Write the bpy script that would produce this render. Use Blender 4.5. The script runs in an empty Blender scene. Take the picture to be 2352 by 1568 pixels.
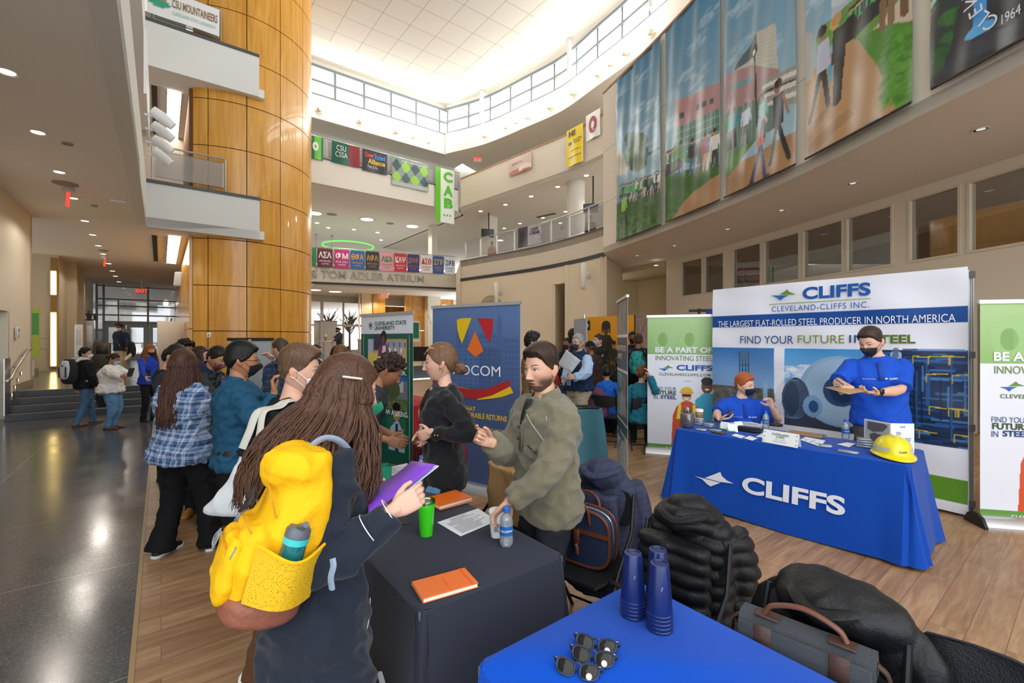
import bpy,bmesh,math,random
from mathutils import Vector,Matrix,noise
R=math.radians
rnd=random.Random(7)
sc=bpy.context.scene
COL=sc.collection
F,CX,CY,CH=1045.0,1176.0,779.0,1.70
cd=bpy.data.cameras.new('camera');cam=bpy.data.objects.new('camera',cd);COL.objects.link(cam)
cd.sensor_width=36.0;cd.lens=F/2352*36.0;cd.shift_y=(784-CY)/2352*-1.0
cd.clip_start=.05;cd.clip_end=300
cam.location=(0,0,CH);cam.rotation_euler=(R(90),0,0)
sc.camera=cam
sc.view_settings.view_transform='Standard';sc.view_settings.look='None'
sc.view_settings.exposure=0.0;sc.view_settings.gamma=1.0;sc.view_settings.use_curve_mapping=False
w=bpy.data.worlds.new('daylight');sc.world=w;w.use_nodes=True
bg=w.node_tree.nodes['Background'];bg.inputs[0].default_value=(.90,.95,1.0,1);bg.inputs[1].default_value=3.0
UX,UY,VX,VY=-.6107,.7919,.7919,.6107
RZ=math.atan2(VY,VX)
def AB(a,b,z=0):return Vector((a*VX+b*UX,a*VY+b*UY,z))
def toab(p):return(p[0]*VX+p[1]*VY,p[0]*UX+p[1]*UY)
def at(px,py,Y):return Vector(((px-CX)/F*Y,Y,CH+(CY-py)/F*Y))
def atz(px,py,z):
 Y=(z-CH)*F/(CY-py);return Vector(((px-CX)/F*Y,Y,z))
def lamp(name,kind,loc,power,size=1,size_y=None,rot=(0,0,0),color=(1,1,1),spread=None):
 d=bpy.data.lights.new(name,kind);d.energy=power;d.color=color
 if kind=='AREA':
  d.size=size
  if size_y:d.shape='RECTANGLE';d.size_y=size_y
  if spread:d.spread=spread
 elif kind in('POINT','SPOT'):d.shadow_soft_size=size
 o=bpy.data.objects.new(name,d);COL.objects.link(o);o.location=loc;o.rotation_euler=rot
 return o
for(x,y,L,rz)in((-7.3,24.6,10,.655),(-.2,25.3,7.5,-.6),(4.6,20.0,6.5,-1.0),(7.2,13.6,7,-1.35)):
 lamp('clerestory_daylight','AREA',(x,y,14.2),430,L,1.3,(R(90),0,rz+math.pi),(.96,.98,1.0))
MATS={}
def srgb(c):
 if isinstance(c,str):
  c=c.lstrip('#');c=[int(c[i:i+2],16)/255 for i in(0,2,4)]
 return tuple((x/12.92 if x<=.04045 else((x+.055)/1.055)**2.4)for x in c[:3])+(1,)
def nmat(name):
 m=bpy.data.materials.new(name);m.use_nodes=True
 nt=m.node_tree;return m,nt,nt.nodes['Principled BSDF']
def N(nt,t,**kw):
 n=nt.nodes.new(t)
 for k,v in kw.items():
  if k.startswith('i_'):
   key=k[2:];key=int(key)if key.isdigit()else key.replace('_',' ')
   n.inputs[key].default_value=v
  else:setattr(n,k,v)
 return n
def M(c,rough=.6,metal=0,spec=.5,bump=0,bscale=60,bstretch=(1,1,1),sheen=0,var=0,vscale=8,emis=0,alpha=None,trans=0,coat=0,ior=None):
 """plain procedural material: colour (hex) with optional noise bump and colour variation"""
 key=(c,rough,metal,spec,bump,bscale,bstretch,sheen,var,vscale,emis,alpha,trans,coat)
 if key in MATS:return MATS[key]
 m,nt,b=nmat('material')
 col=srgb(c);b.inputs['Base Color'].default_value=col
 b.inputs['Roughness'].default_value=rough;b.inputs['Metallic'].default_value=metal
 b.inputs['Specular IOR Level'].default_value=spec
 if trans:b.inputs['Transmission Weight'].default_value=trans;b.inputs['IOR'].default_value=ior or 1.3
 if coat:b.inputs['Coat Weight'].default_value=coat;b.inputs['Coat Roughness'].default_value=.1
 if sheen:b.inputs['Sheen Weight'].default_value=sheen
 if emis:b.inputs['Emission Color'].default_value=col;b.inputs['Emission Strength'].default_value=emis
 if alpha is not None:b.inputs['Alpha'].default_value=alpha
 if bump or var:
  tc=N(nt,'ShaderNodeTexCoord');mp=N(nt,'ShaderNodeMapping');nt.links.new(tc.outputs['Object'],mp.inputs[0])
  mp.inputs['Scale'].default_value=bstretch
 if bump:
  no=N(nt,'ShaderNodeTexNoise',i_Scale=bscale,i_Detail=3.0);nt.links.new(mp.outputs[0],no.inputs['Vector'])
  bp=N(nt,'ShaderNodeBump',i_Strength=min(1,bump),i_Distance=.01*max(1,bump));nt.links.new(no.outputs[0],bp.inputs['Height']);nt.links.new(bp.outputs[0],b.inputs['Normal'])
 if var:
  n2=N(nt,'ShaderNodeTexNoise',i_Scale=vscale,i_Detail=4.0);nt.links.new(mp.outputs[0],n2.inputs['Vector'])
  mx=N(nt,'ShaderNodeMix',data_type='RGBA');mx.inputs[6].default_value=tuple(x*(1-var)for x in col[:3])+(1,)
  mx.inputs[7].default_value=tuple(min(1,x*(1+var))for x in col[:3])+(1,)
  rm=N(nt,'ShaderNodeMapRange',i_1=.3,i_2=.7);nt.links.new(n2.outputs[0],rm.inputs[0]);nt.links.new(rm.outputs[0],mx.inputs[0])
  nt.links.new(mx.outputs[2],b.inputs['Base Color'])
 MATS[key]=m;return m
def ramp(nt,stops,interp='LINEAR'):
 r=N(nt,'ShaderNodeValToRGB');r.color_ramp.interpolation=interp
 e=r.color_ramp.elements
 while len(e)>1:e.remove(e[-1])
 e[0].position=stops[0][0];e[0].color=srgb(stops[0][1])
 for p,c in stops[1:]:
  x=e.new(p);x.color=srgb(c)
 return r
def abvec(nt,scale=(1,1,1)):
 g=N(nt,'ShaderNodeNewGeometry');mp=N(nt,'ShaderNodeMapping',vector_type='POINT')
 mp.inputs['Rotation'].default_value=(0,0,-RZ);mp.inputs['Scale'].default_value=(1,1,1)
 nt.links.new(g.outputs['Position'],mp.inputs[0])
 m2=N(nt,'ShaderNodeMapping');m2.inputs['Scale'].default_value=scale;nt.links.new(mp.outputs[0],m2.inputs[0])
 return m2.outputs[0]
def mat_planks():
 m,nt,b=nmat('wood_plank_floor');L=nt.links
 v=abvec(nt)
 br=N(nt,'ShaderNodeTexBrick',offset=.37,i_Scale=1.0,i_Mortar_Size=.0016,i_Mortar_Smooth=.1,i_Bias=0.0,i_Brick_Width=1.22,i_Row_Height=.16)
 br.inputs['Color1'].default_value=(.0,.0,.0,1);br.inputs['Color2'].default_value=(1,1,1,1);br.inputs['Mortar'].default_value=(.5,.5,.5,1)
 L.new(v,br.inputs['Vector'])
 ad=N(nt,'ShaderNodeVectorMath',operation='MULTIPLY_ADD');L.new(br.outputs['Color'],ad.inputs[0]);ad.inputs[1].default_value=(7,13,5);L.new(v,ad.inputs[2])
 mp=N(nt,'ShaderNodeMapping');mp.inputs['Scale'].default_value=(1.3,11,1);L.new(ad.outputs[0],mp.inputs[0])
 no=N(nt,'ShaderNodeTexNoise',i_Scale=1.6,i_Detail=7.0,i_Roughness=.62,i_Distortion=.6);L.new(mp.outputs[0],no.inputs['Vector'])
 rp=ramp(nt,[(.25,'8a6848'),(.45,'a9835e'),(.6,'bc9670'),(.8,'cbaa82')]);L.new(no.outputs[0],rp.inputs[0])
 mx=N(nt,'ShaderNodeMix',data_type='RGBA',blend_type='MULTIPLY',i_0=1.0);L.new(rp.outputs[0],mx.inputs[6])
 r2=ramp(nt,[(0,'e2dcd6'),(1,'ffffff')]);L.new(br.outputs['Color'],r2.inputs[0]);L.new(r2.outputs[0],mx.inputs[7])
 m3=N(nt,'ShaderNodeMix',data_type='RGBA');L.new(br.outputs['Fac'],m3.inputs[0]);L.new(mx.outputs[2],m3.inputs[6]);m3.inputs[7].default_value=srgb('6b5039')
 L.new(m3.outputs[2],b.inputs['Base Color']);b.inputs['Roughness'].default_value=.42
 bp=N(nt,'ShaderNodeBump',i_Strength=.15,i_Distance=.004);L.new(no.outputs[0],bp.inputs['Height']);L.new(bp.outputs[0],b.inputs['Normal'])
 return m
def mat_terrazzo():
 m,nt,b=nmat('dark_terrazzo');L=nt.links
 v=abvec(nt)
 vo=N(nt,'ShaderNodeTexVoronoi',i_Scale=55.0);L.new(v,vo.inputs['Vector'])
 rp=ramp(nt,[(0,'b9b9b2'),(.10,'9a9a94'),(.16,'57585a'),(.5,'505153'),(1,'47484b')]);L.new(vo.outputs['Distance'],rp.inputs[0])
 vo2=N(nt,'ShaderNodeTexVoronoi',i_Scale=130.0);L.new(v,vo2.inputs['Vector'])
 sep=N(nt,'ShaderNodeSeparateColor');L.new(vo2.outputs['Color'],sep.inputs[0])
 r2=ramp(nt,[(0,'8f8f90'),(.5,'ffffff'),(1,'ffffff')]);L.new(sep.outputs[0],r2.inputs[0])
 mx=N(nt,'ShaderNodeMix',data_type='RGBA',blend_type='MULTIPLY',i_0=.6);L.new(rp.outputs[0],mx.inputs[6]);L.new(r2.outputs[0],mx.inputs[7])
 br=N(nt,'ShaderNodeTexBrick',offset=0.0,i_Scale=1.0,i_Mortar_Size=.004,i_Mortar_Smooth=.1,i_Brick_Width=1.5,i_Row_Height=1.5);L.new(v,br.inputs['Vector'])
 m3=N(nt,'ShaderNodeMix',data_type='RGBA');L.new(br.outputs['Fac'],m3.inputs[0]);L.new(mx.outputs[2],m3.inputs[6]);m3.inputs[7].default_value=srgb('8a8880')
 L.new(m3.outputs[2],b.inputs['Base Color'])
 n3=N(nt,'ShaderNodeTexNoise',i_Scale=1.5,i_Detail=3.0);L.new(v,n3.inputs['Vector'])
 mr=N(nt,'ShaderNodeMapRange',i_3=.10,i_4=.26);L.new(n3.outputs[0],mr.inputs[0]);L.new(mr.outputs[0],b.inputs['Roughness'])
 return m
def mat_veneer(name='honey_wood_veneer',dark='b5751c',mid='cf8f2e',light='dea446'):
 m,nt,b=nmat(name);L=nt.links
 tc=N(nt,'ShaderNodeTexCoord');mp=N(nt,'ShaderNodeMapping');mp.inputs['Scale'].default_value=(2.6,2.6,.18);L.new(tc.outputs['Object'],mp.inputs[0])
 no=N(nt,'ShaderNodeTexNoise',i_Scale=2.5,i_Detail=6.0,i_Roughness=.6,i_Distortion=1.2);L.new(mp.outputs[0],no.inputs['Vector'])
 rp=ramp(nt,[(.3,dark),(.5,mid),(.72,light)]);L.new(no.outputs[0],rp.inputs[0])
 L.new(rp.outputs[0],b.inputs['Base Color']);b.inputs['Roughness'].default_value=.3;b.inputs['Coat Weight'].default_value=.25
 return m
def mat_ceiling():
 m,nt,b=nmat('ceiling_tiles');L=nt.links
 v=abvec(nt)
 br=N(nt,'ShaderNodeTexBrick',offset=0.0,i_Scale=1.0,i_Mortar_Size=.018,i_Mortar_Smooth=.2,i_Brick_Width=1.2,i_Row_Height=1.2);L.new(v,br.inputs['Vector'])
 br.inputs['Color1'].default_value=srgb('dad6ce');br.inputs['Color2'].default_value=srgb('d6d2c9');br.inputs['Mortar'].default_value=srgb('b5afa4')
 L.new(br.outputs['Color'],b.inputs['Base Color']);b.inputs['Roughness'].default_value=.9
 return m
def mat_glass(name='window_glass',tint='ffffff',fac=.12,gl=.03):
 m=bpy.data.materials.new(name);m.use_nodes=True;nt=m.node_tree;nt.nodes.clear()
 o=N(nt,'ShaderNodeOutputMaterial');mx=N(nt,'ShaderNodeMixShader');t=N(nt,'ShaderNodeBsdfTransparent');g=N(nt,'ShaderNodeBsdfGlossy')
 t.inputs[0].default_value=srgb(tint);g.inputs['Roughness'].default_value=gl
 fr=N(nt,'ShaderNodeFresnel',i_IOR=1.5);ad=N(nt,'ShaderNodeMath',operation='ADD');ad.inputs[1].default_value=fac;ad.use_clamp=True
 nt.links.new(fr.outputs[0],ad.inputs[0]);nt.links.new(ad.outputs[0],mx.inputs[0]);nt.links.new(t.outputs[0],mx.inputs[1]);nt.links.new(g.outputs[0],mx.inputs[2]);nt.links.new(mx.outputs[0],o.inputs[0])
 return m
def mat_emit(name,c,s):
 m=bpy.data.materials.new(name);m.use_nodes=True;nt=m.node_tree;nt.nodes.clear()
 o=N(nt,'ShaderNodeOutputMaterial');e=N(nt,'ShaderNodeEmission');e.inputs[0].default_value=srgb(c);e.inputs[1].default_value=s
 nt.links.new(e.outputs[0],o.inputs[0]);return m
def mat_attr(name='painted',rough=.55,sss=0,spec=.4,bump=0,bscale=300):
 m,nt,b=nmat(name);a=N(nt,'ShaderNodeVertexColor',layer_name='Col');nt.links.new(a.outputs[0],b.inputs['Base Color'])
 b.inputs['Roughness'].default_value=rough;b.inputs['Specular IOR Level'].default_value=spec
 if sss:b.inputs['Subsurface Weight'].default_value=sss;b.inputs['Subsurface Scale'].default_value=.006;b.inputs['Subsurface Radius'].default_value=(1,.35,.2)
 return m
WALL=M('ddd4c2',.85);WALLW=M('e6e4dc',.85);SOFFIT=M('ece8e2',.9);WHITE=M('ececea',.6);OFFW=M('dcdad2',.6)
BLACKTRIM=M('1d1c1c',.5);STEEL=M('b9bbbd',.3,1);ALU=M('a9adb0',.35,.9);DARKG=M('4c4e52',.5);GREYP=M('8a8d90',.5)
BLACK=M('141415',.5);BLKPL=M('1b1b1c',.35);CHROME=M('d0d0d0',.12,1)
PLANK=mat_planks();TERR=mat_terrazzo();VENEER=mat_veneer('honey_wood_veneer','c98a2a','d99c3c','e6b052');TILE=mat_ceiling();GLASS=mat_glass()
VENEERP=mat_veneer('pale_wood_veneer','cfae7c','dcc096','e4cba6')
def mat_plastic(name,c='ffffff',body=.18,gl=.12):
 m=mat_glass(name,c,gl,.06);nt=m.node_tree;o=[n for n in nt.nodes if n.type=='OUTPUT_MATERIAL'][0];mx0=o.inputs[0].links[0].from_node
 mx=N(nt,'ShaderNodeMixShader');mx.inputs[0].default_value=body;d=N(nt,'ShaderNodeBsdfDiffuse');d.inputs[0].default_value=srgb(c);nt.links.new(mx0.outputs[0],mx.inputs[1]);nt.links.new(d.outputs[0],mx.inputs[2]);nt.links.new(mx.outputs[0],o.inputs[0]);return m
DGLASS=mat_glass('dark_window_glass','b9b6b2',.16);LIT=mat_emit('lamp_lens','fff3dc',9);LITW=mat_emit('warm_tube','ffdf8a',7);LITW2=mat_emit('warm_tube_dim','f0b53a',1.6)
LITHOT=mat_emit('sconce_glow','fff6e6',14);REDLIT=mat_emit('exit_red','ff3b30',2.2);GREENN=mat_emit('green_ring','7dff7a',1.2)
PAINT=mat_attr('painted_print',.5);SKIN=mat_attr('skin',.48,.0,.35);PRINTGLOSS=mat_attr('vinyl_print',.35)
def link(o,parent=None):
 COL.objects.link(o)
 if parent is not None:o.parent=parent
 return o
def tag(o,label=None,cat=None,group=None,kind=None):
 if label:o['label']=label
 if cat:o['category']=cat
 if group:o['group']=group
 if kind:o['kind']=kind
 return o
def thing(name,label,cat,loc=(0,0,0),rz=0,group=None):
 o=bpy.data.objects.new(name,None);o.empty_display_size=.1;link(o)
 o.location=loc if len(loc)==3 else(loc[0],loc[1],0);o.rotation_euler=(0,0,rz)
 return tag(o,label,cat,group)
def catmull(pts,n=8,closed=False):
 P=[Vector(p)for p in pts];out=[]
 m=len(P)
 rng=range(m if closed else m-1)
 for i in rng:
  p0=P[(i-1)%m]if(closed or i>0)else P[0]*2-P[1]
  p1=P[i];p2=P[(i+1)%m];p3=P[(i+2)%m]if(closed or i+2<m)else P[-1]*2-P[-2]
  for k in range(n):
   t=k/n;out.append(.5*((2*p1)+(p2-p0)*t+(2*p0-5*p1+4*p2-p3)*t*t+(3*p1-p0-3*p2+p3)*t*t*t))
 if not closed:out.append(P[-1].copy())
 return out
class MB:
 def __init__(s):s.v=[];s.f=[];s.mi=[];s.c={};s.M=None;s.m=0;s.col=None;s.uv={}
 def add(s,vs,fs):
  o=len(s.v)
  for v in vs:
   v=Vector(v)
   if s.M is not None:v=s.M@v
   s.v.append(v)
   if s.col is not None:s.c[len(s.v)-1]=s.col
  for f in fs:s.f.append([i+o for i in f]);s.mi.append(s.m)
  return o
 def box(s,x0,x1,y0,y1,z0,z1,bev=0):
  if bev<=0:
   s.add([(x0,y0,z0),(x1,y0,z0),(x1,y1,z0),(x0,y1,z0),(x0,y0,z1),(x1,y0,z1),(x1,y1,z1),(x0,y1,z1)],[(0,3,2,1),(4,5,6,7),(0,1,5,4),(1,2,6,5),(2,3,7,6),(3,0,4,7)])
  else:
   b=bev;pr=[(x0+b,y0),(x1-b,y0),(x1,y0+b),(x1,y1-b),(x1-b,y1),(x0+b,y1),(x0,y1-b),(x0,y0+b)]
   cx,cy=(x0+x1)/2,(y0+y1)/2
   def ins(p):return(p[0]+math.copysign(min(b,abs(cx-p[0])),cx-p[0])*.6,p[1]+math.copysign(min(b,abs(cy-p[1])),cy-p[1])*.6)
   rings=[[(*ins(p),z0)for p in pr],[(*p,z0+b)for p in pr],[(*p,z1-b)for p in pr],[(*ins(p),z1)for p in pr]]
   s.rings(rings,True,True,True)
  return s
 def quad(s,a,b,c,d):s.add([a,b,c,d],[(0,1,2,3)]);return s
 def rings(s,rings,closed=True,cap0=False,cap1=False):
  n=len(rings[0]);vs=[p for r in rings for p in r];fs=[]
  for i in range(len(rings)-1):
   for j in range(n if closed else n-1):
    k=(j+1)%n;fs.append((i*n+j,i*n+k,(i+1)*n+k,(i+1)*n+j))
  if cap0:fs.append(tuple(range(n-1,-1,-1)))
  if cap1:fs.append(tuple((len(rings)-1)*n+j for j in range(n)))
  s.add(vs,fs);return s
 def prism(s,poly,z0,z1,bev=0):
  """poly: list of (x,y) ; extruded along z"""
  return s.rings([[(p[0],p[1],z0)for p in poly],[(p[0],p[1],z1)for p in poly]],True,True,True)
 def plate(s,poly,y0,y1):
  """poly in x,z (counter-clockwise seen from -y) ; thickness along y"""
  return s.rings([[(p[0],y1,p[1])for p in poly],[(p[0],y0,p[1])for p in poly]],True,True,True)
 def flat(s,poly,y):
  s.add([(p[0],y,p[1])for p in poly],[tuple(range(len(poly)))]);return s
 def tube(s,path,r,n=8,cap=True,flatten=1.0,up=None):
  P=[Vector(p)for p in path];rr=r if isinstance(r,(list,tuple))else[r]*len(P)
  rings=[];prev=None
  for i,p in enumerate(P):
   t=(P[min(i+1,len(P)-1)]-P[max(i-1,0)])
   if t.length<1e-9:t=Vector((0,0,1))
   t.normalize()
   if prev is None:
    a=Vector(up)if up else(Vector((0,0,1))if abs(t.z)<.9 else Vector((1,0,0)))
    x=(a-t*a.dot(t)).normalized()
   else:
    x=prev-t*prev.dot(t)
    x=x.normalized()if x.length>1e-6 else prev
   prev=x;y=t.cross(x)
   rad=rr[i]
   rx,ry=rad if isinstance(rad,(list,tuple))else(rad*flatten,rad)
   rings.append([p+x*(math.cos(2*math.pi*k/n)*rx)+y*(math.sin(2*math.pi*k/n)*ry)for k in range(n)])
  return s.rings(rings,True,cap,cap)
 def lathe(s,prof,n=24,c=(0,0,0),cap0=True,cap1=True):
  rings=[[(c[0]+r*math.cos(2*math.pi*k/n),c[1]+r*math.sin(2*math.pi*k/n),c[2]+z)for k in range(n)]for r,z in prof]
  return s.rings(rings,True,cap0,cap1)
 def ball(s,c,r,n=12,m=8,rot=None):
  rx,ry,rz=r if isinstance(r,(tuple,list))else(r,r,r);c=Vector(c)
  vs=[];fs=[]
  for i in range(1,m):
   ph=math.pi*i/m
   for k in range(n):
    th=2*math.pi*k/n;p=Vector((rx*math.sin(ph)*math.cos(th),ry*math.sin(ph)*math.sin(th),rz*math.cos(ph)))
    if rot is not None:p=rot@p
    vs.append(c+p)
  top=Vector((0,0,rz));bot=Vector((0,0,-rz))
  if rot is not None:top=rot@top;bot=rot@bot
  vs+=[c+top,c+bot];T=len(vs)-2
  for i in range(m-2):
   for k in range(n):
    q=(k+1)%n;fs.append((i*n+k,(i+1)*n+k,(i+1)*n+q,i*n+q))
  for k in range(n):
   q=(k+1)%n;fs.append((T,k,q));fs.append((T+1,(m-2)*n+q,(m-2)*n+k))
  s.add(vs,fs);return s
 def disc(s,c,r,n=20,ry=None):
  s.add([(c[0]+r*math.cos(2*math.pi*k/n),c[1]+(ry or r)*math.sin(2*math.pi*k/n),c[2])for k in range(n)],[tuple(range(n))]);return s
 def mesh(s,name,mats,smooth=True,ang=40):
  me=bpy.data.meshes.new(name);me.from_pydata([tuple(v)for v in s.v],[],s.f)
  if not isinstance(mats,(list,tuple)):mats=[mats]
  for m in mats:me.materials.append(m)
  if len(mats)>1:me.polygons.foreach_set('material_index',s.mi)
  if s.c:
   ca=me.color_attributes.new('Col','FLOAT_COLOR','POINT');df=(.5,.5,.5,1)
   buf=[]
   for i in range(len(s.v)):buf.extend(s.c.get(i,df))
   ca.data.foreach_set('color',buf)
  if smooth:
   me.polygons.foreach_set('use_smooth',[True]*len(me.polygons))
   try:me.set_sharp_from_angle(angle=R(ang))
   except Exception:pass
  me.update();return me
 def build(s,name,mats,parent=None,smooth=True,ang=40,label=None):
  o=bpy.data.objects.new(name,s.mesh(name,mats,smooth,ang));link(o,parent)
  if label:o['label']=label
  return o
def struct(name,mb,mat,parent=None,smooth=False):
 o=mb.build(name,mat,parent,smooth=smooth,ang=30)
 if parent is None:o['kind']='structure'
 return o
_tc={}
def text(name,s,size,mat,parent,loc=(0,0,0),align='CENTER',bold=0,xs=1.0,extr=0,shear=0,space=1.0,rot=None,label=None,res=3,spacel=1.0,curve=None):
 """lettering in the local x-z plane facing -y"""
 key=(s,align,bold,extr,shear,space,res,spacel,size if bold else 0)
 if key not in _tc:
  c=bpy.data.curves.new('lettering','FONT');c.body=s;c.align_x=align;c.align_y='CENTER' if '\n' not in s else 'TOP'
  c.size=1;c.offset=bold;c.extrude=extr;c.shear=shear;c.space_character=space;c.resolution_u=res;c.space_line=spacel
  o=bpy.data.objects.new('tmp',c);COL.objects.link(o)
  dg=bpy.context.evaluated_depsgraph_get();me=bpy.data.meshes.new_from_object(o.evaluated_get(dg))
  bpy.data.objects.remove(o);bpy.data.curves.remove(c)
  _tc[key]=me
 me=_tc[key].copy();me.name=name;me.materials.clear();me.materials.append(mat)
 Mx=Matrix(((size*xs,0,0,0),(0,0,-size,0),(0,size,0,0),(0,0,0,1)))
 me.transform(Mx)
 if curve:
  for v in me.vertices:v.co=curve(v.co)
 o=bpy.data.objects.new(name,me);link(o,parent);o.location=loc
 if rot:o.rotation_euler=rot
 if label:o['label']=label
 return o
def lathe_obj(name,prof,mat,parent=None,n=24,c=(0,0,0),cap0=True,cap1=True,ang=40,label=None):
 return MB().lathe(prof,n,c,cap0,cap1).build(name,mat,parent,ang=ang,label=label)
def copy_tree(o,loc=None,rz=None,label=None,parent=None):
 c=o.copy();COL.objects.link(c)
 if parent is not None:c.parent=parent
 for ch in list(o.children):copy_tree(ch,parent=c)
 if loc is not None:c.location=loc
 if rz is not None:c.rotation_euler=(0,0,rz)
 if label:c['label']=label
 return c
def fuse(mb,voxel=.012,smooth=4,dec=0):
 me=mb.mesh('tmp',[],False);me.color_attributes
 o=bpy.data.objects.new('tmp',me);COL.objects.link(o)
 r=o.modifiers.new('r','REMESH');r.mode='VOXEL';r.voxel_size=voxel
 if smooth:q=o.modifiers.new('s','SMOOTH');q.iterations=smooth;q.factor=.5
 dg=bpy.context.evaluated_depsgraph_get();out=bpy.data.meshes.new_from_object(o.evaluated_get(dg))
 bpy.data.objects.remove(o);bpy.data.meshes.remove(me)
 vs=[v.co.copy()for v in out.vertices];fs=[list(p.vertices)for p in out.polygons]
 bpy.data.meshes.remove(out);return vs,fs
 # ================= SETTING =================
def curve_px(ring,px):
 """where the sight line through column px meets a plan curve: point and unit tangent"""
 k=(px-CX)/F
 for i in range(len(ring)-1):
  p,q=ring[i],ring[i+1]
  d0=p[0]-k*p[1];d1=q[0]-k*q[1]
  if d0*d1<=0 and abs(d0-d1)>1e-9:
   t=d0/(d0-d1);r=p+(q-p)*t
   if r[1]>0:return r,(q-p).normalized()
 return ring[-1],(ring[-1]-ring[-2]).normalized()
def ribbon(mb,ring,z0,z1,off0=0,off1=0):
 """vertical band over a plan curve; off shifts to the left of travel"""
 vs=[];n=len(ring)
 for i,p in enumerate(ring):
  t=(ring[min(i+1,n-1)]-ring[max(i-1,0)]).normalized();nx,ny=-t[1],t[0]
  vs.append((p[0]+nx*off0,p[1]+ny*off0));
 A=vs;B=[]
 for i,p in enumerate(ring):
  t=(ring[min(i+1,n-1)]-ring[max(i-1,0)]).normalized();nx,ny=-t[1],t[0]
  B.append((p[0]+nx*off1,p[1]+ny*off1))
 pts=[]
 for i in range(n):
  pts+=[(A[i][0],A[i][1],z0),(B[i][0],B[i][1],z0),(B[i][0],B[i][1],z1),(A[i][0],A[i][1],z1)]
 fs=[]
 for i in range(n-1):
  for j in range(4):
   k=(j+1)%4;fs.append((i*4+j,i*4+k,(i+1)*4+k,(i+1)*4+j))
 fs+=[(3,2,1,0),tuple((n-1)*4+j for j in range(4))]
 mb.add(pts,fs)
def vec2(l):return[Vector((a,b))for a,b in l]
Z1,Z2,Z2S,Z3,Z4S,ZC=4.8,6.0,9.2,10.4,12.3,15.1
SEAM=-.12;B0=-7.0;BR=1.0
m=MB();m.prism([AB(SEAM,B0),AB(34,B0),AB(34,17.6),AB(SEAM,17.6)],-.15,0);struct('floor',m,PLANK)
m=MB();m.prism([AB(-9,B0),AB(SEAM,B0),AB(SEAM,17.6),AB(-9,17.6)],-.15,0);struct('floor_terrazzo',m,TERR)
m=MB();m.prism([AB(SEAM-.012,B0),AB(SEAM+.012,B0),AB(SEAM+.012,14),AB(SEAM-.012,14)],0,.004);struct('trim_1',m,M('a98a62',.5))
ZR=.55
m=MB();m.prism([AB(-12,14.7),AB(2.5,14.7),AB(2.5,50),AB(-12,50)],0.001,ZR);struct('floor_landing',m,TERR)
m=MB();m.prism([AB(2.5,18.2),AB(17.5,18.2),AB(17.5,50),AB(2.5,50)],0.002,ZR);struct('floor_raised',m,M('b8a58c',.5,var=.06,vscale=3))
m=MB();m.prism([AB(2.5,18.15),AB(15.5,18.15),AB(15.5,18.2),AB(2.5,18.2)],0.0,ZR-.005);struct('trim_2',m,M('3a3a3c',.6))
st=thing('stair','wide flight of four dark stone steps rising to the landing','stairs',AB(-1,13.8));st.rotation_euler=(0,0,RZ)
for i in range(4):
 m=MB();z=ZR/4*(i+1)
 m.box(-1.55,1.6,.3*i,.3*i+.32,.0 if i==0 else ZR/4*i-.02,z-.001,.004);m.build('step',M('34363b',.35,var=.15,vscale=30),st,ang=30)
 m=MB();m.box(-1.5,1.58,.3*i+.0,.3*i+.05,z-.0009,z+.002);m.build('nosing',M('a39684',.5),st)
AW=-2.6
m=MB()
def wallseg(m,a0,b0,a1,b1,z0,z1,th=.2):
 d=Vector((a1-a0,b1-b0)).normalized();nx,ny=-d.y*th,d.x*th
 q=[AB(a0,b0),AB(a1,b1),AB(a1+nx,b1+ny),AB(a0+nx,b0+ny)];m.prism(q,z0,z1)
wallseg(m,AW,BR,AW,11.2,0,Z1);wallseg(m,AW,11.2,AW,14.3,2.3,Z1);wallseg(m,AW,14.3,AW,16.6,0,Z1)
wallseg(m,AW,16.6,-7,16.6,0,Z1)
struct('wall_left',m,WALL)
m=MB();wallseg(m,AW-.9,10.8,AW-.9,14.6,0,2.6,.1);wallseg(m,AW-.9,14.35,AW-.0,14.35,0,2.3,.1);struct('wall_alcove',m,M('c6cccf',.8))
m=MB();wallseg(m,AW+.03,14.3,AW+.03,15.0,0.001,.12,.03);wallseg(m,AW+.03,5,AW+.03,11.2,0.001,.12,.03);struct('baseboard_left',m,BLACK)
m=MB();wallseg(m,AW+.03,15.0,AW+.03,16.6,ZR,ZR+.14,.03);struct('baseboard_landing',m,M('8d8273',.5))
m=MB();wallseg(m,-3.0,23.8,-9,23.8,ZR,Z1);struct('wall_stair_bay',m,M('b9ab90',.85))
m=MB();wallseg(m,-3.0,34.3,-3.0,23.8,ZR,Z1,-.2)
for bb,th in((25.4,.5),(27.6,.45)):wallseg(m,-3.0,bb,-2.72,bb,ZR,Z1,th)
struct('wall_corridor',m,M('c4b9a3',.85))
for i,(b0,b1)in enumerate(((29.2,30.0),(31.8,32.5))):
 m=MB();wallseg(m,-2.98,b0,-2.98,b1,ZR,3.2,.03);struct('door_%d'%(i+3),m,M('6e6252',.7))
CC=AB(2.08,18.54);CRAD=2.42
ANG0=-96;JZ=[.2,1.95+.0,3.35,4.85,6.4,7.9,9.45,11,12.5,14.0]
JZ=[ZR,1.95,3.33,4.70,6.10,7.50,8.90,10.3,11.7,13.1,ZC]
JZ=[0.0,1.95-.0,3.32,4.72,6.1,7.5,8.9,10.3,11.7,13.1,ZC]
colm=thing('wood_column','huge round honey-coloured wood-panelled column rising through all floors','column',(CC.x,CC.y,0))
pa=[-86,-76,-52,-28,-4,20,44,68,92]
m=MB()
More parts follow.
